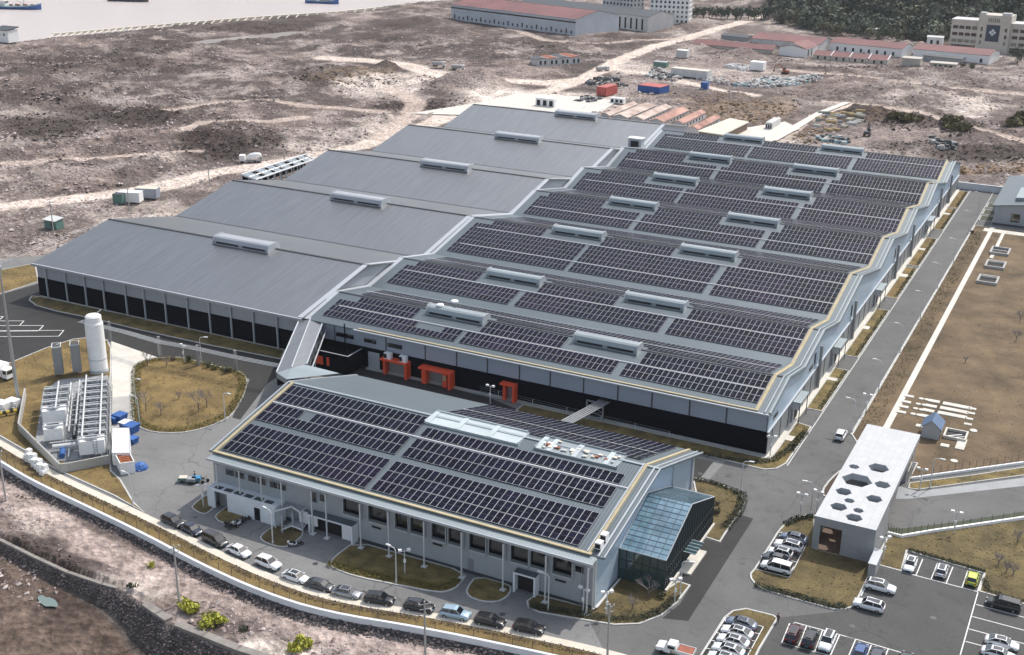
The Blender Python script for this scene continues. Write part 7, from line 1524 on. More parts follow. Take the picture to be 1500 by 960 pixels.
# rust-roofed sheds just beyond the halls
Qs = q(840, 120, 4.412)
def yshed(lab, sw, se, nw, hw, hr, roof, wall, name='rusty_shed', stripes=True):
    A_, B_, C_ = at(*Qs(*sw), hw), at(*Qs(*se), hw), at(*Qs(*nw), hw); A_.z = B_.z = 0; dep = max(8, (C_-A_).y)
    t, a, u_, v_, Wd = shed(name, lab, Vector((A_.x, A_.y, 0)), Vector((B_.x, A_.y, 0)), dep, hw, hr, roof, wall, False, 'shed', 'rust-roofed sheds behind the halls', (), .25)
    m = MB(); n_ = max(2, int(dep/7))
    for k in range(n_+1): y = dep*k/n_; lb(m, a, u_, v_, -.2, y-.35, hw-.05, .02+Wd/2-.05, y+.35, hw+.02) if False else None
    for k in range(int(dep/4)): m = MB(); y = 2+4*k; lb(m, a, u_, v_, Wd+.01, y, .8, Wd+.09, y+1.2, 1.9); m.build('window', 'dark_gap', t)
    return t
mat('rust_pale', (.42, .27, .21), .85, 0, .11, .45, col2=(.5, .42, .37)); mat('rust_deep', (.30, .12, .09), .85, 0, .13, .45, col2=(.42, .25, .2))
for lab, sw, se, nw, rm in (('narrow pale rust-roofed shed at the left end of the row behind the halls', (180, 212), (235, 216), (380, 140), 'rust_pale'), ('rust-roofed shed second from the left behind the halls', (250, 220), (350, 230), (440, 145), 'rust_pale'), ('rust-roofed shed third from the left behind the halls', (370, 235), (450, 243), (560, 155), 'rust_pale'),
                            ('rust-roofed shed with white windowed side wall behind the halls', (490, 248), (585, 256), (640, 170), 'rust_deep'), ('broken rust-roofed shed right of the white-walled one', (640, 262), (705, 270), (795, 190), 'rust_deep'), ('deep red slatted shed at the right end of the row behind the halls', (740, 300), (800, 308), (880, 222), 'rust_deep')):
    yshed(lab, sw, se, nw, 3.0, 1.0, rm, 'white_dirty')
t = thing('flat_shed', 'pale flat-roofed shed right of the rust-roofed row', 'shed', at(*Qs(960, 290))); pr = [at(*Qs(x, y), 4) for x, y in ((800, 318), (965, 342), (1135, 258), (1010, 234))]
m = MB(); m.prism([(p.x, p.y) for p in pr], 3.6, 4.0); m.build('roof', 'cream', t); m = MB(); c_ = sum(pr, Vector())/4; m.prism([((p.x-c_.x)*.94+c_.x, (p.y-c_.y)*.94+c_.y) for p in pr], 0, 3.6); m.build('wall', 'wood', t)
sheet('concrete_pad', px([(600, 168), (700, 152), (760, 138), (850, 143), (905, 150), (880, 166), (740, 172)]), .5, 'concrete_pale')
sheet('concrete_pad', px([(1085, 190), (1150, 180), (1172, 190), (1120, 214), (1040, 212)]), .5, 'concrete_pale')
sheet('path', px([(1138, 208), (1170, 190), (1205, 168), (1246, 152), (1236, 151), (1196, 166), (1160, 186), (1120, 207)]), .55, 'concrete_pale')
for (x, y), lab, w_, d_, h_, mt in (((800, 157), 'white walled enclosure with open front behind the far gable', 10, 3, 4, 'white_paint'), ((905+0, 152), 'low white wall block beside the concrete yard', 7, 3, 2.5, 'white_paint'), ((1132, 187), 'white and red lorry trailer on the concrete yard', 3, 14, 3, 'white_dirty'), ((1083, 189), 'dark machine heap on the concrete yard', 5, 4, 2.5, 'trim_dark')):
    p = at(x, y); t = thing('yard_block', lab, 'yard block', p); m = MB(); m.box(p.x-w_/2, p.y-d_/2, .4, p.x+w_/2, p.y+d_/2, .4+h_); m.build('body', mt, t); 
    for k in range(3): m = MB(); m.box(p.x-w_/2+w_*(k+.2)/3, p.y-d_/2-.1, .8, p.x-w_/2+w_*(k+.75)/3, p.y-d_/2-.01, .2+h_*.8); m.build('opening', 'dark_gap', t)
def container(lab, x, y, w_, d_, h_, body, top, a=0.0):
    p = at(x, y); p.z = .3; t = thing('shipping_container', lab, 'container', p, a, 'shipping containers'); m = MB(); m.box(-w_/2, -d_/2, 0, w_/2, d_/2, h_); m.build('body', body, t, False)
    m = MB(); m.box(-w_/2-.05, -d_/2-.05, h_, w_/2+.05, d_/2+.05, h_+.15); m.build('roof', top, t, False); m = MB()
    for k in range(2): m.box(-w_/2+w_*(.06+.47*k), -d_/2-.06, .2, -w_/2+w_*(.47+.47*k), -d_/2-.01, h_-.2)
    m.build('door', body, t, False)
mat('red_box', (.42, .09, .075), .6, 0, .3, .15)
container('red shipping container on the pale yard behind the halls', 889, 139, 5.5, 12, 4.2, 'red_box', 'red_box', -.1); container('blue container with faded red roof right of the red one', 957, 136, 13, 10, 3.6, 'blue_paint', 'red_box', -.15)
container('dark container cabin at the left of the fenced depot', 968, 99, 8, 4, 3, 'green_paint', 'trim_light'); container('white container cabin row in the middle of the fenced depot', 1012, 113, 22, 6, 4, 'white_dirty', 'cream', -.1); container('white cabin near the depot entrance', 1000, 84, 7, 5, 4, 'white_dirty', 'white_paint'); container('blue tank box beside the pale track', 1032, 132, 3.4, 3.4, 3.6, 'blue_paint', 'blue_paint'); container('white arched cabin with dark mouth among the bag piles', 1110, 103, 8, 6, 4.5, 'white_paint', 'white_paint')
# site cabins and canopy west of the halls
container('white site cabin with window beside the dirt track', 192, 296, 7.5, 3.4, 3.2, 'white_paint', 'white_paint', .35); container('grey-blue site cabin right of the white one', 217, 290, 7.5, 3.6, 3.2, 'wall_bluegrey', 'cream', .35); container('dark green site cabin left of the white one', 176, 298, 3.4, 3.4, 3, 'green_paint', 'trim_dark', .35)
p = at(80, 335); p.z = gz(p.x, p.y); t = thing('kiosk', 'green sloping-roofed kiosk on the rubble left of the grey hall', 'kiosk', p); m = MB(); m.add([(-2.6, -1.5, 0), (2.6, -1.5, 0), (2.6, 1.5, 0), (-2.6, 1.5, 0), (-2.6, -1.5, 2.6), (2.2, -1.5, 2.6), (2.2, 1.5, 3.0), (-2.6, 1.5, 3.0)], [(0, 1, 5, 4), (1, 2, 6, 5), (2, 3, 7, 6), (3, 0, 4, 7)]); m.build('wall', 'green_paint', t, False); m = MB(); m.add([(-3, -1.9, 2.6), (2.5, -1.9, 2.6), (2.5, 1.9, 3.1), (-3, 1.9, 3.1), (-3, -1.9, 2.75), (2.5, -1.9, 2.75), (2.5, 1.9, 3.25), (-3, 1.9, 3.25)], [(4, 5, 6, 7), (0, 1, 5, 4), (1, 2, 6, 5), (3, 0, 4, 7), (2, 3, 7, 6)]); m.build('roof', 'white_dirty', t, False); m = MB(); m.box(.2, -1.56, .8, 1.6, -1.51, 2.2); m.build('window', 'window_glass', t, False)
# steel canopy behind the grey hall
cp = [at(355, 254, 6), at(375, 268, 6), at(460, 240, 6), at(448, 228, 6)]; t = thing('steel_canopy', 'pale steel-framed open canopy behind the second grey gable', 'canopy', (sum((p.x for p in cp))/4, sum((p.y for p in cp))/4, 0))
cp = [at(x, y, 9.5) for x, y in ((354, 256), (374, 263.5), (460, 234), (447, 227))]; m = MB(); n_ = 10
for i in range(4): m.path([cp[i], cp[(i+1) % 4]], .35, 5)
for k in range(n_+1): a, b_ = cp[0].lerp(cp[3], k/n_), cp[1].lerp(cp[2], k/n_); m.path([a, b_], .28, 4); m.path([a, b_-Vector((0, 0, 0))], .1, 4)
m.path([cp[0].lerp(cp[1], .5), cp[3].lerp(cp[2], .5)], .25, 4); m.build('frame', 'pole_white', t); m = MB()
for k in range(6): a, b_ = cp[0].lerp(cp[3], (k+.15)/6), cp[0].lerp(cp[3], (k+.75)/6); c, d = cp[1].lerp(cp[2], (k+.75)/6), cp[1].lerp(cp[2], (k+.15)/6); m.quad(a, d, c, b_)
m.build('roof_sheet', 'roof_pale', t); m = MB()
for k in range(n_+1):
    for p in (cp[0].lerp(cp[3], k/n_), cp[1].lerp(cp[2], k/n_)): m.tube((p.x, p.y, 0), (p.x, p.y, p.z), .2, None, 5)
m.build('leg', 'pole_white', t); m = MB(); a, b_ = cp[0], cp[3]; m.quad(a-Vector((0, 0, 4.6)), b_-Vector((0, 0, 4.6)), b_-Vector((0, 0, .3)), a-Vector((0, 0, .3))); m.build('dark_sheet', 'clad_dark', t)
# trucks and machines on the wasteland
def mixer(p, a):
    p.z = gz(p.x, p.y)+.05; t = thing('mixer_truck', 'white concrete mixer truck on the dirt track behind the grey hall', 'truck', p, a); m = MB(); m.box(2.2, -1.2, .8, 4.3, 1.2, 3.1); m.build('cab', 'white_paint', t, False); m = MB(); m.box(4.3, -1.05, 1.8, 4.35, 1.05, 2.8); m.box(2.9, -1.25, 1.8, 3.9, -1.21, 2.7); m.build('window', 'window_glass', t, False)
    m = MB(); T = Matrix.Translation((-1.1, 0, 2.5)) @ Matrix.Rotation(rad(14), 4, 'Y'); rings = []
    for x, r in ((-2.9, .6), (-2.4, .95), (-.8, 1.4), (.9, 1.45), (2.4, 1.0), (2.9, .5)): rings.append([T @ Vector((x, r*math.cos(k*PI/6), r*math.sin(k*PI/6))) for k in range(12)])
    m.loft(rings); m.build('drum', 'white_paint', t, False, True); m = MB(); m.box(-4.3, -1.1, .75, 2.2, 1.1, 1.05); m.box(-4.3, -.8, 1.05, -3.6, .8, 2.6); m.build('chassis', 'steel_grey', t, False)
    for x in (3.3, -1.6, -3.0):
        for s_ in (-1, 1): m = MB(); m.tube((x, s_*.85, .5), (x, s_*1.2, .5), .5, None, 12); m.build('wheel', 'rubber', t, False)
mixer(at(368, 238), PI+.5)
def dump(p, a, lab):
    p.z = gz(p.x, p.y)+.05; t = thing('dump_truck', lab, 'truck', p, a, 'dump trucks on the gravel'); m = MB(); m.box(2, -1.2, .8, 3.8, 1.2, 3); m.build('cab', 'white_dirty', t, False); m = MB(); m.box(-3.8, -1.25, 1.2, 1.8, 1.25, 2.8); m.build('tipper', 'steel_grey', t, False); m = MB(); m.box(3.8, -1, 1.8, 3.85, 1, 2.7); m.build('window', 'window_glass', t, False)
    for x in (2.8, -1.4, -2.8):
        for s_ in (-1, 1): m = MB(); m.tube((x, s_*.8, .5), (x, s_*1.2, .5), .5, None, 10); m.build('wheel', 'rubber', t, False)
dump(at(671, 103), .3, 'dump truck with white cab at the foot of the grey gravel mound'); dump(at(643, 101), .3, 'small dark dump truck left of the gravel mound'); dump(at(883, 104), .9, 'pale truck on the dirt road junction')
def digger(p, a, lab, col):
    p.z = gz(p.x, p.y)+.05; t = thing('excavator', lab, 'excavator', p, a, 'excavators'); m = MB(); m.box(-1.9, -1.4, 0, 1.9, -.8, .9); m.box(-1.9, .8, 0, 1.9, 1.4, .9); m.build('track', 'rubber', t, False); m = MB(); m.box(-1.9, -1.3, 1, 1.2, 1.3, 2.2); m.build('body', col, t, False); m = MB(); m.box(.1, -1.3, 2.2, 1.5, -.2, 3.3); m.build('cab', 'window_glass', t, False)
    m = MB(); m.path([(1.0, .3, 1.8), (3.2, .3, 5.0), (6.4, .3, 4.2)], .28, 5); m.path([(6.4, .3, 4.3), (6.9, .3, 1.6)], .22, 5); m.build('boom', col, t, False); m = MB(); m.add([(6.4, -.3, 1.6), (7.3, -.3, 1.6), (7.0, -.3, .5), (6.4, .9, 1.6), (7.3, .9, 1.6), (7.0, .9, .5)], [(0, 1, 2), (3, 5, 4), (0, 2, 5, 3), (1, 4, 5, 2)]); m.build('bucket', 'trim_dark', t, False)
digger(at(1150, 108), PI-.2, 'red-orange excavator with raised arm beside the bag piles', 'rust'); digger(at(1270, 199), 1.6, 'dark excavator standing in the yard of yellow machines', 'trim_dark')
# ruined white row houses
for k, lab in enumerate(('ruined white row house at the left end of the roofless row', 'ruined white row house second in the roofless row', 'ruined white row house third in the roofless row', 'ruined white row house at the right end of the roofless row')):
    A0, B0 = at(787, 96), at(852, 92); a, b_ = A0.lerp(B0, k/4), A0.lerp(B0, (k+1)/4); shed('ruined_house', lab, a, b_, 9+k*2, 3.5, .5, 'rust' if k % 2 else 'trim_dark', 'white_dirty', False, 'ruin', 'ruined row houses', [(.3, 1.3, 2.4), (.7, 1.3, 2.4)])
# yellow machine yard: piles of yellow and white beams
rs = random.Random(5)
for k in range(30):
    x, y = 1196+rs.random()*66, 166+rs.random()*26; x = x-(y-168)*.1
    if x > 1250 and y > 188: y -= 12
    p = at(x, y); p.z = gz(p.x, p.y); L_ = rs.uniform(2.2, 5.5); mc_ = rs.choice(('yellow_dirty', 'yellow_dirty', 'white_dirty', 'cream', 'steel_grey')); t = thing('machine_frame', {'yellow_dirty': 'dull yellow', 'white_dirty': 'white', 'cream': 'cream', 'steel_grey': 'grey'}[mc_]+' steel machine frame lying in the dirt yard behind the hall', 'machine frame', p, rs.uniform(-.5, .3), 'machine frames in the dirt yard'); m = MB()
    m.box(-L_/2, -.8, .1, L_/2, -.4, 1.1); m.box(-L_/2, .4, .1, L_/2, .8, 1.1); m.build('rail', mc_, t, False); m = MB()
    for j in range(4): m.box(-L_/2+L_*j/3.3, -.4, .6, -L_/2+L_*j/3.3+.5, .4, 1.0)
    m.build('crossbar', 'trim_dark' if k % 3 else 'yellow_dirty', t, False)
# heaps of bags and scrap: nobody could count them
mat('rock_mid', (.29, .225, .205), .95, 0, .2, .35)
V, F, ML = [], [], []
def bag(c, s_, mi):
    o = len(V); b_ = [(-1, -1, 0), (1, -1, 0), (1, 1, 0), (-1, 1, 0), (-.7, -.7, 1), (.7, -.7, 1), (.7, .7, 1), (-.7, .7, 1)]; an = rs.random()*3; ca_, sa_ = math.cos(an), math.sin(an)
    for x, y, z in b_: x *= s_[0]; y *= s_[1]; V.append((c.x+x*ca_-y*sa_, c.y+x*sa_+y*ca_, c.z+z*s_[2]))
    for f in ((0, 1, 5, 4), (1, 2, 6, 5), (2, 3, 7, 6), (3, 0, 4, 7), (4, 5, 6, 7)): F.append((f[0]+o, f[1]+o, f[2]+o)); F.append((f[0]+o, f[2]+o, f[3]+o)); ML.extend((mi, mi))
for poly, n_, cols in (([(1065, 124), (1110, 128), (1160, 126), (1205, 118), (1195, 112), (1150, 116), (1130, 112), (1100, 120)], 560, (4, 4, 4, 0, 0, 1, 2, 3)), ([(1022, 116), (1060, 124), (1070, 121), (1035, 112)], 60, (4, 4, 0, 2)), ([(945, 112), (990, 120), (1000, 114), (960, 100)], 150, (4, 4, 0, 3, 3, 2)), ([(1060, 98), (1090, 104), (1100, 98), (1080, 95)], 90, (4, 4, 0)), ([(855, 122), (880, 130), (920, 126), (900, 116)], 70, (0, 3, 3)), ([(1360, 205), (1400, 215), (1400, 222), (1370, 222)], 50, (3, 3, 0)), ([(1190, 205), (1240, 214), (1250, 206), (1210, 198)], 60, (0, 1, 3)), ([(840, 150), (870, 152), (880, 146), (855, 143)], 50, (3, 3, 0))):
    P = [(p.x, p.y) for p in px(poly)]; xs = [p[0] for p in P]; ys_ = [p[1] for p in P]; c_ = 0
    while c_ < n_:
        x, y = rs.uniform(min(xs), max(xs)), rs.uniform(min(ys_), max(ys_))
        if inside(np.array([x]), np.array([y]), P)[0]: bag(Vector((x, y, gz(x, y)-.1)), (rs.uniform(.6, 1.8), rs.uniform(.5, 1.2), rs.uniform(.6, 1.8)), rs.choice(cols)); c_ += 1
mat('bag_teal', (.24, .36, .38), .8, 0, .5, .3); mat('bag_grey', (.42, .40, .38), .85, 0, .5, .3)
stuff(numpy_mesh('scrap_heap', V, F, ['bag_grey', 'bag_teal', 'rock_mid', 'trim_dark', 'white_dirty'], ML))
# shore: house, causeway, boats
p = at(12, 66); t = thing('shore_house', 'white house on short legs with dark roof at the water edge', 'house', p); m = MB(); m.box(-7, -4, 2, 5.5, 4, 9.5); m.build('wall', 'white_paint', t, False); m = MB(); m.add([(-7.6, -4.6, 9.4), (6.1, -4.6, 9.4), (6.1, 4.6, 10.6), (-7.6, 4.6, 10.6), (-7.6, -4.6, 9.8), (6.1, -4.6, 9.8), (6.1, 4.6, 11.2), (-7.6, 4.6, 11.2)], [(4, 5, 6, 7), (0, 1, 5, 4), (1, 2, 6, 5), (2, 3, 7, 6), (3, 0, 4, 7)]); m.build('roof', 'trim_dark', t, False)
for x in (-5, -1, 3): m = MB(); m.box(x-.5, -3.5, -2, x+.5, 3.5, 2); m.build('leg', 'concrete_grey', t, False)
for x in (-2.2, 2.0): m = MB(); m.box(x-.8, -4.08, 6, x+.8, -4.01, 7.6); m.build('window', 'window_glass', t, False)
CW = px([(78, 52.5), (130, 48), (180, 43.5), (240, 38.5), (300, 33.5), (360, 28.5), (420, 24.5), (490, 20), (560, 12.5)], 0); t = thing('causeway', 'long pale sea wall with slanting ribs along the shore', 'sea wall', CW[3]); m = MB()
for a, b_ in zip(CW[:-1], CW[1:]): wallseg(m, a, b_, 1.5, 2.6)
m.build('crest', 'cream', t); m = MB()
for i, (a, b_) in enumerate(zip(CW[:-1], CW[1:])):
    for k in range(5): p = a.lerp(b_, (k+.3)/5); m.tube((p.x, p.y, 1.2), (p.x+3, p.y-9, -.4), .5, None, 4)
m.build('rib', 'cream', t)
def boat(x, y, L_, a, hull, lab, cab=True):
    p = at(x, y, -1); p.z = -1.1; t = thing('fishing_boat', lab, 'boat', p, a, 'boats off the shore'); m = MB(); st = [(-1, .75, 3.2), (-.8, .95, 2.6), (0, 1, 2.3), (.6, .9, 2.9), (.9, .5, 4.0), (1.02, .08, 4.8)]; hw = L_*.11
    m.loft([[(fx*L_/2, -w_*hw, h_), (fx*L_/2, -w_*hw*.7, .2), (fx*L_/2, 0, -1), (fx*L_/2, w_*hw*.7, .2), (fx*L_/2, w_*hw, h_)] for fx, w_, h_ in st]); m.build('hull', hull, t, False); m = MB(); m.loft([[(fx*L_/2, -w_*hw-.15, h_-.6), (fx*L_/2, -w_*hw-.15, h_+.15), (fx*L_/2, w_*hw+.15, h_+.15), (fx*L_/2, w_*hw+.15, h_-.6)] for fx, w_, h_ in st]); m.build('gunwale', 'bag_teal', t, False)
    if cab:
        m = MB(); m.box(-L_*.38, -hw*.6, 2.4, -L_*.12, hw*.6, 6.5); m.box(-L_*.36, -hw*.5, 6.5, -L_*.2, hw*.5, 9); m.build('wheelhouse', 'white_dirty', t, False); m = MB(); m.box(-L_*.118, -hw*.5, 4.6, -L_*.115, hw*.5, 5.8); m.build('window', 'window_glass', t, False)
        m = MB(); m.tube((L_*.2, 0, 2), (L_*.2, 0, 12), .2, .1, 5); m.tube((L_*.2, 0, 4), (-L_*.05, 0, 9), .12, None, 4); m.build('mast', 'trim_dark', t, False)
        m = MB(); 
        for k in range(6): m.cbox((L_*(-.02+.07*k), (k % 2-.5)*hw*.6, 3.0), (2.2, 1.8, 1.6), 0)
        m.build('deck_gear', 'rust', t, False)
boat(20, 13, 46, .35, 'blue_paint', 'blue fishing boat with pale wheelhouse at the upper left'); boat(188, 2, 36, .3, 'trim_dark', 'dark hulled boat cut by the top edge'); boat(472, 5, 30, .2, 'blue_paint', 'small blue boat beside the end of the sea wall')
boat(640, -3, 30, .1, 'trim_dark', 'dark boat moored near the top edge') if 0 else None
# sea wall and groyne at the lower left
mat('old_concrete', (.24, .22, .20), .9, 0, .6, .3)
def wall_path(P, h, w_, name, lab, zb):
    t = thing(name, lab, 'sea wall', P[len(P)//2]); m = MB()
    for a, b_ in zip(P[:-1], P[1:]):
        d = (b_-a).normalized(); nn = Vector((-d.y, d.x, 0))*w_/2; pr = [a-nn-d*.05, b_-nn+d*.05, b_+nn+d*.05, a+nn-d*.05]; m.prism([(p.x, p.y) for p in pr], zb, h)
    m.build('coping', 'old_concrete', t); return t
C1 = [p for p in CREST]
wall_path(C1[1:6], -.7, .6, 'sea_wall', 'low concrete sea wall crest at the left of the gap', -2.2); wall_path(C1[6:8], -.55, 1.3, 'sea_wall', 'short concrete sea wall crest between the two gaps', -2.4); wall_path(C1[8:12], -.5, 1.3, 'sea_wall', 'low concrete sea wall crest right of the second gap', -2.4)
# ------------------------------------------------------------------ loose stone, scrub, wood: uncountable
def scatter(n, X0, keep, size, zoff):
    pass
def fan_points(n, rmin, rmax, seed):
    r_ = np.random.default_rng(seed); a = YAW+(r_.random(n)-.5)*rad(62); rr_ = np.sqrt(rmin**2+(rmax**2-rmin**2)*r_.random(n)**1.0); rr_ = rmin*(rmax/rmin)**r_.random(n); return CAM[0]+rr_*np.sin(a), CAM[1]+rr_*np.cos(a), rr_
def off_roads(x, y):
    k = np.ones(x.shape, bool)
    for pl, hw, kind in ROADS: k &= pdist(x, y, [(p.x, p.y) for p in px(pl)]) > hw*(.95 if kind < 2 else .3)
    return k
x, y, r_ = fan_points(130000, 100, 900, 3); z, ins = height(x, y); X_, Y_ = proj(x, y, z)
yc = np.interp(x, _cx, _cy); nearb = (y < -40); mudm = nearb & (yc-y > 7.5); seam_ = (y-np.interp(x, _sx, _sy) > -6) & (x < _sx[-1])
dens = fbm(x, y, 18, 4, 201); keep = (~ins) & (~mudm) & (~seam_) & off_roads(x, y) & (hill_h(x, y) < 1) & (ell(X_, Y_, VEG, dens) < .6) & (ell(X_, Y_, SANDY, dens) < .5) & (ell(X_, Y_, PALE, dens) < .8) & (dens > .42) & (X_ > -60) & (X_ < 1560) & (Y_ < 1000)
keep &= (pdist(x, y, SITE+[SITE[0]]) > 9) | (y > 0)
x, y, z, r_, Y_ = x[keep], y[keep], z[keep], r_[keep], Y_[keep]; N = len(x); rg = np.random.default_rng(9)
sz = np.clip(rg.lognormal(-1.4, .5, N), .1, .75)*np.clip(r_/260, .7, 1.6)
dirs = np.array([(1, 0, .1), (0, 1, -.1), (-1, .1, .1), (-.1, -1, 0), (0, .1, .8), (.1, 0, -.6)])
ROCKF = np.array([(0, 1, 4), (1, 2, 4), (2, 3, 4), (3, 0, 4), (1, 0, 5), (2, 1, 5), (3, 2, 5), (0, 3, 5)])
def rocks(name, x, y, z, sz, mats, mi):
    N = len(x); an = rg.random(N)*2*PI; jit = dirs[None]*(.65+.7*rg.random((N, 6, 1)))+(rg.random((N, 6, 3))-.5)*.3
    ca_, sa_ = np.cos(an)[:, None], np.sin(an)[:, None]; vx = jit[..., 0]*ca_-jit[..., 1]*sa_; vy = jit[..., 0]*sa_+jit[..., 1]*ca_
    V = np.stack([x[:, None]+vx*sz[:, None], y[:, None]+vy*sz[:, None], z[:, None]+jit[..., 2]*sz[:, None]*.8+sz[:, None]*.18], -1).reshape(-1, 3); F = (np.arange(N)[:, None, None]*6+ROCKF[None]).reshape(-1, 3)
    return stuff(numpy_mesh(name, V, F, mats, np.repeat(mi, 8)))
mat('rock_pale', (.47, .40, .375), .95, 0, .2, .3); mat('rock_mid', (.29, .225, .205), .95, 0, .2, .35)
rocks('rubble', x, y, z, sz, ['rock_mid', 'rock_pale', 'rock'], rg.choice([0, 0, 0, 1, 1, 2], N))
# dark stones of the revetment and at the wall toe
n_ = 9000; i_ = rg.integers(0, len(CREST)-1, n_); f_ = rg.random(n_); ax = np.array([p.x for p in CREST]); ay = np.array([p.y for p in CREST]); d_ = rg.random(n_)**1.6*np.array([_wid(v) for v in ax])[i_]*.9
tx, ty = ax[i_+1]-ax[i_], ay[i_+1]-ay[i_]; ln = np.hypot(tx, ty); x = ax[i_]+tx*f_+ty/ln*d_; y = ay[i_]+ty*f_-tx/ln*d_; z, _ = height(x, y)
x2 = []; SLo = offs(SL, 6.6); 
n2 = 6500; i2 = rg.integers(0, len(SLo)-1, n2); f2 = rg.random(n2); sx_ = np.array([p.x for p in SLo]); sy_ = np.array([p.y for p in SLo]); tx, ty = sx_[i2+1]-sx_[i2], sy_[i2+1]-sy_[i2]; ln = np.hypot(tx, ty)+1e-6; d2 = (rg.random(n2)-.5)*2.0-.2
xx = sx_[i2]+tx*f2+ty/ln*d2; yy = sy_[i2]+ty*f2-tx/ln*d2; zz = -.75-d2*.45
mat('rock_revet', (.12, .105, .098), .95, 0, .5, .5); rocks('revetment_stone', np.concatenate([x, xx]), np.concatenate([y, yy]), np.concatenate([z, zz]), np.concatenate([rg.uniform(.10, .26, n_), rg.uniform(.12, .36, n2)]), ['rock_dark', 'rock_mid', 'rock_revet'], np.concatenate([rg.choice([2, 2, 1, 0], n_), rg.choice([0, 0, 2, 1], n2)]))
# dry scrub tufts
x, y, r_ = fan_points(130000, 100, 800, 11); z, ins = height(x, y); X_, Y_ = proj(x, y, z); dn = fbm(x, y, 14, 5, 41, .62); v_ = np.maximum(ell(X_, Y_, VEG, dn), ell(X_, Y_, OCHRE, dn)*.9); 
keep = (~ins) & (v_*(.4+.9*fbm(x, y, 7, 3, 62)) > .42) & off_roads(x, y) & ~((y-np.interp(x, _sx, _sy) > -6) & (x < _sx[-1])) & (hill_h(x, y) < 1) & (y > -120) & ~((y < -40) & (np.interp(x, _cx, _cy)-y > 0))
x, y, z, r_ = x[keep], y[keep], z[keep], r_[keep]; oc = ell(*proj(x, y, z), OCHRE, np.full(x.shape, .5)) > .4; N = len(x); kk = 7; sz = np.clip(rg.lognormal(-.75, .4, N), .2, 1.0)*np.clip(r_/300, .7, 1.5)
c = np.stack([x, y, z], -1)[:, None, None, :]; V = c+(rg.random((N, kk, 3, 3))-.5)*np.array([1.7, 1.7, .3])*sz[:, None, None, None]; V[:, :, 2, 2] += sz[:, None]*(.2+.5*rg.random((N, kk))); V = V.reshape(-1, 3); F = np.arange(N*kk*3).reshape(-1, 3)
mi = np.where(oc, 1, rg.choice([0, 0, 2], N)); mat('dry_grass', (.24, .165, .09), .95, 0, .15, .35); mat('dry_twig', (.17, .135, .12), .95, 0, .2, .4); stuff(numpy_mesh('dry_scrub', V, F, ['dry_brush', 'dry_grass', 'dry_twig'], np.repeat(mi, kk)))
# small rounded bushes one can tell apart at the right
for i, ((bx, by), r__, h__, lab) in enumerate((((1402, 196), 7, 4, 'big olive bush clump left of the pale track at the right'), ((1392, 186), 5, 3.5, 'olive bush clump behind the big one at the right'), ((1485, 186), 6, 4, 'olive bush clump at the right edge beyond the pale track'), ((1500, 180), 6, 4, 'olive bush clump cut by the right edge'), ((1335, 182), 6, 2.5, 'long low olive bush on the bank of the dirt yard'), ((1315, 178), 5, 2.2, 'low olive bush left of the long one on the bank'))):
    p = at(bx, by); p.z = gz(p.x, p.y); shrub(p, r__, h__, lab, 'olive bushes on the waste ground', 'olive_bush' if 'olive_bush' in MATS else 'hedge_olive', i+90, 420)
mat('tree_far_a', (.095, .115, .08), .9, 0, .06, .4); mat('tree_far_b', (.060, .080, .056), .9, 0, .06, .4); mat('tree_far_c', (.13, .13, .08), .9, 0, .06, .4)
def crowns(name, P, R_, k, mats, mi):
    """leaf faces spread through each crown's volume"""
    N = len(P); d = rg.normal(size=(N, k, 3)); d /= np.linalg.norm(d, axis=-1, keepdims=True); rad_ = rg.random((N, k, 1))**.45; c = P[:, None, :]+d*rad_*R_[:, None, :]
    u_ = rg.normal(size=(N, k, 3)); u_ /= np.linalg.norm(u_, axis=-1, keepdims=True); w_ = np.cross(d, u_); s_ = R_[:, None, :1]*(.20+.22*rg.random((N, k, 1)))
    V = np.stack([c-u_*s_, c+u_*s_, c+w_*s_*1.2], 2).reshape(-1, 3); F = np.arange(N*k*3).reshape(-1, 3); return numpy_mesh(name, V, F, mats, np.repeat(mi, k))
n_ = 16000; x = rg.uniform(-420, 420, n_); y = rg.uniform(665, 1150, n_); hz_ = hill_h(x, y); X_, Y_ = proj(x, y, hz_); hb = np.interp(x, [-420, -330, -230, -150, -60, 60, 200, 600], [1010, 900, 745, 690, 667, 674, 690, 710]); keep = (y > hb+3) & (Y_ > -80) & (X_ > 1130) & (X_ < 1620) & ((fbm(x, y, 60, 3, 71) > .34) | (hz_ > 8) | (x > -120)); x, y, hz_ = x[keep], y[keep], hz_[keep]; N = len(x)
Rr_ = rg.uniform(3.0, 6.0, N); P = np.stack([x, y, hz_+Rr_*1.0], -1); wd = stuff(crowns('wooded_hillside', P, np.stack([Rr_, Rr_, Rr_*1.15], -1), 46, ['tree_far_a', 'tree_far_b', 'tree_far_c'], rg.choice([0, 0, 1, 1, 2], N)))
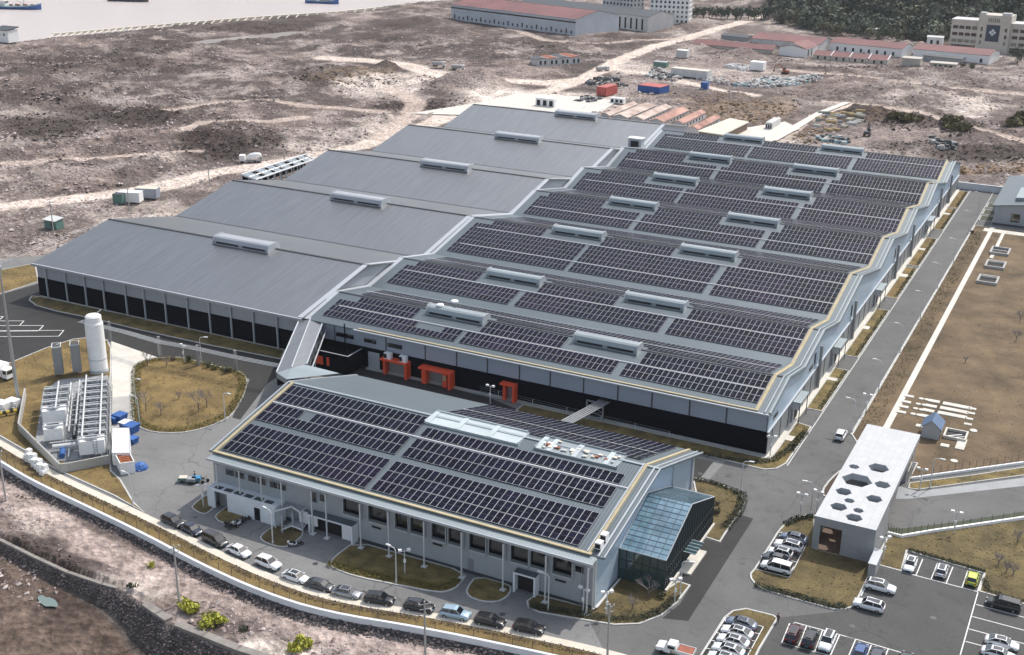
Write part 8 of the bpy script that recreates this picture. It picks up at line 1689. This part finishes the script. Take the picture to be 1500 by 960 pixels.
# single trees along the far road and before the wood
def far_tree(x, y, h, lab, mi, group='trees along the far road', k=150):
    p = at(x, y); p.z = gz(p.x, p.y); t = thing('leafy_tree', lab, 'tree', p, 0, group); m = MB(); m.tube((p.x, p.y, p.z-.5), (p.x, p.y, p.z+h*.45), h*.035, h*.02, 6); m.tube((p.x, p.y, p.z+h*.3), (p.x+h*.15, p.y, p.z+h*.6), h*.02, h*.01, 5); m.build('trunk', 'bark', t)
    R0 = h*.34; c = np.array([[p.x+rg.uniform(-.22, .22)*h, p.y+rg.uniform(-.2, .2)*h, p.z+h*rg.uniform(.30, .62)] for _ in range(4)]); o = crowns('crown', c-np.array(p), np.full((4, 3), R0*.95), k//4, ['tree_far_a', 'tree_far_b', 'tree_far_c'], np.full(4, mi)); o.parent = t
rows = [(1010+i*9.5+rs.uniform(-2, 2), 24+i*.45+rs.uniform(-1.5, 1.5)) for i in range(13)]
for i, (x, y) in enumerate(rows): far_tree(x, y, rs.uniform(10, 13), 'dark leafy tree standing in the long row right of the apartment blocks', rs.choice((0, 1)), 'row of trees right of the apartment blocks')
for i, (x, y) in enumerate(((915, 35), (924, 34), (932, 35), (941, 34), (968, 34), (980, 35), (992, 33), (1002, 32))): far_tree(x, y, rs.uniform(6, 8.5), 'dark leafy tree at the foot of the white apartment blocks', rs.choice((0, 1)), 'trees at the foot of the apartment blocks')
for i, (x, y) in enumerate([(1195+i*10+rs.uniform(-3, 3), 47+i*1.0+rs.uniform(-2, 2)) for i in range(18)]): far_tree(x, y, rs.uniform(7, 11), 'dark leafy tree standing along the lower edge of the wooded hill', rs.choice((0, 1, 2)), 'trees along the edge of the wood')
far_tree(1490, 92, 11, 'round dark tree at the right edge before the cream building', 0, 'yard trees'); far_tree(1441, 68, 8, 'pale green tree in front of the cream tower', 2, 'yard trees'); far_tree(1426, 103, 6, 'olive bushy tree in front of the rightmost red shed', 2, 'yard trees'); far_tree(1410, 99, 5, 'small olive tree beside the low broken house', 2, 'yard trees')
HAZE = .00005

# ------------------------------------------------------------------ air: thin even haze over the whole place
hm_ = bpy.data.materials.new('haze'); hm_.use_nodes = True; n, l = hm_.node_tree.nodes, hm_.node_tree.links; n.remove(n['Principled BSDF']); pv = n.new('ShaderNodeVolumePrincipled'); pv.inputs['Color'].default_value = (.93, .95, 1, 1); pv.inputs['Density'].default_value = HAZE; pv.inputs['Anisotropy'].default_value = .2
l.new(pv.outputs['Volume'], n['Material Output'].inputs['Volume']); MATS['haze'] = hm_
m = MB(); m.box(-4300, -900, -9, 2600, 4300, 235); stuff(m.build('haze', 'haze'))
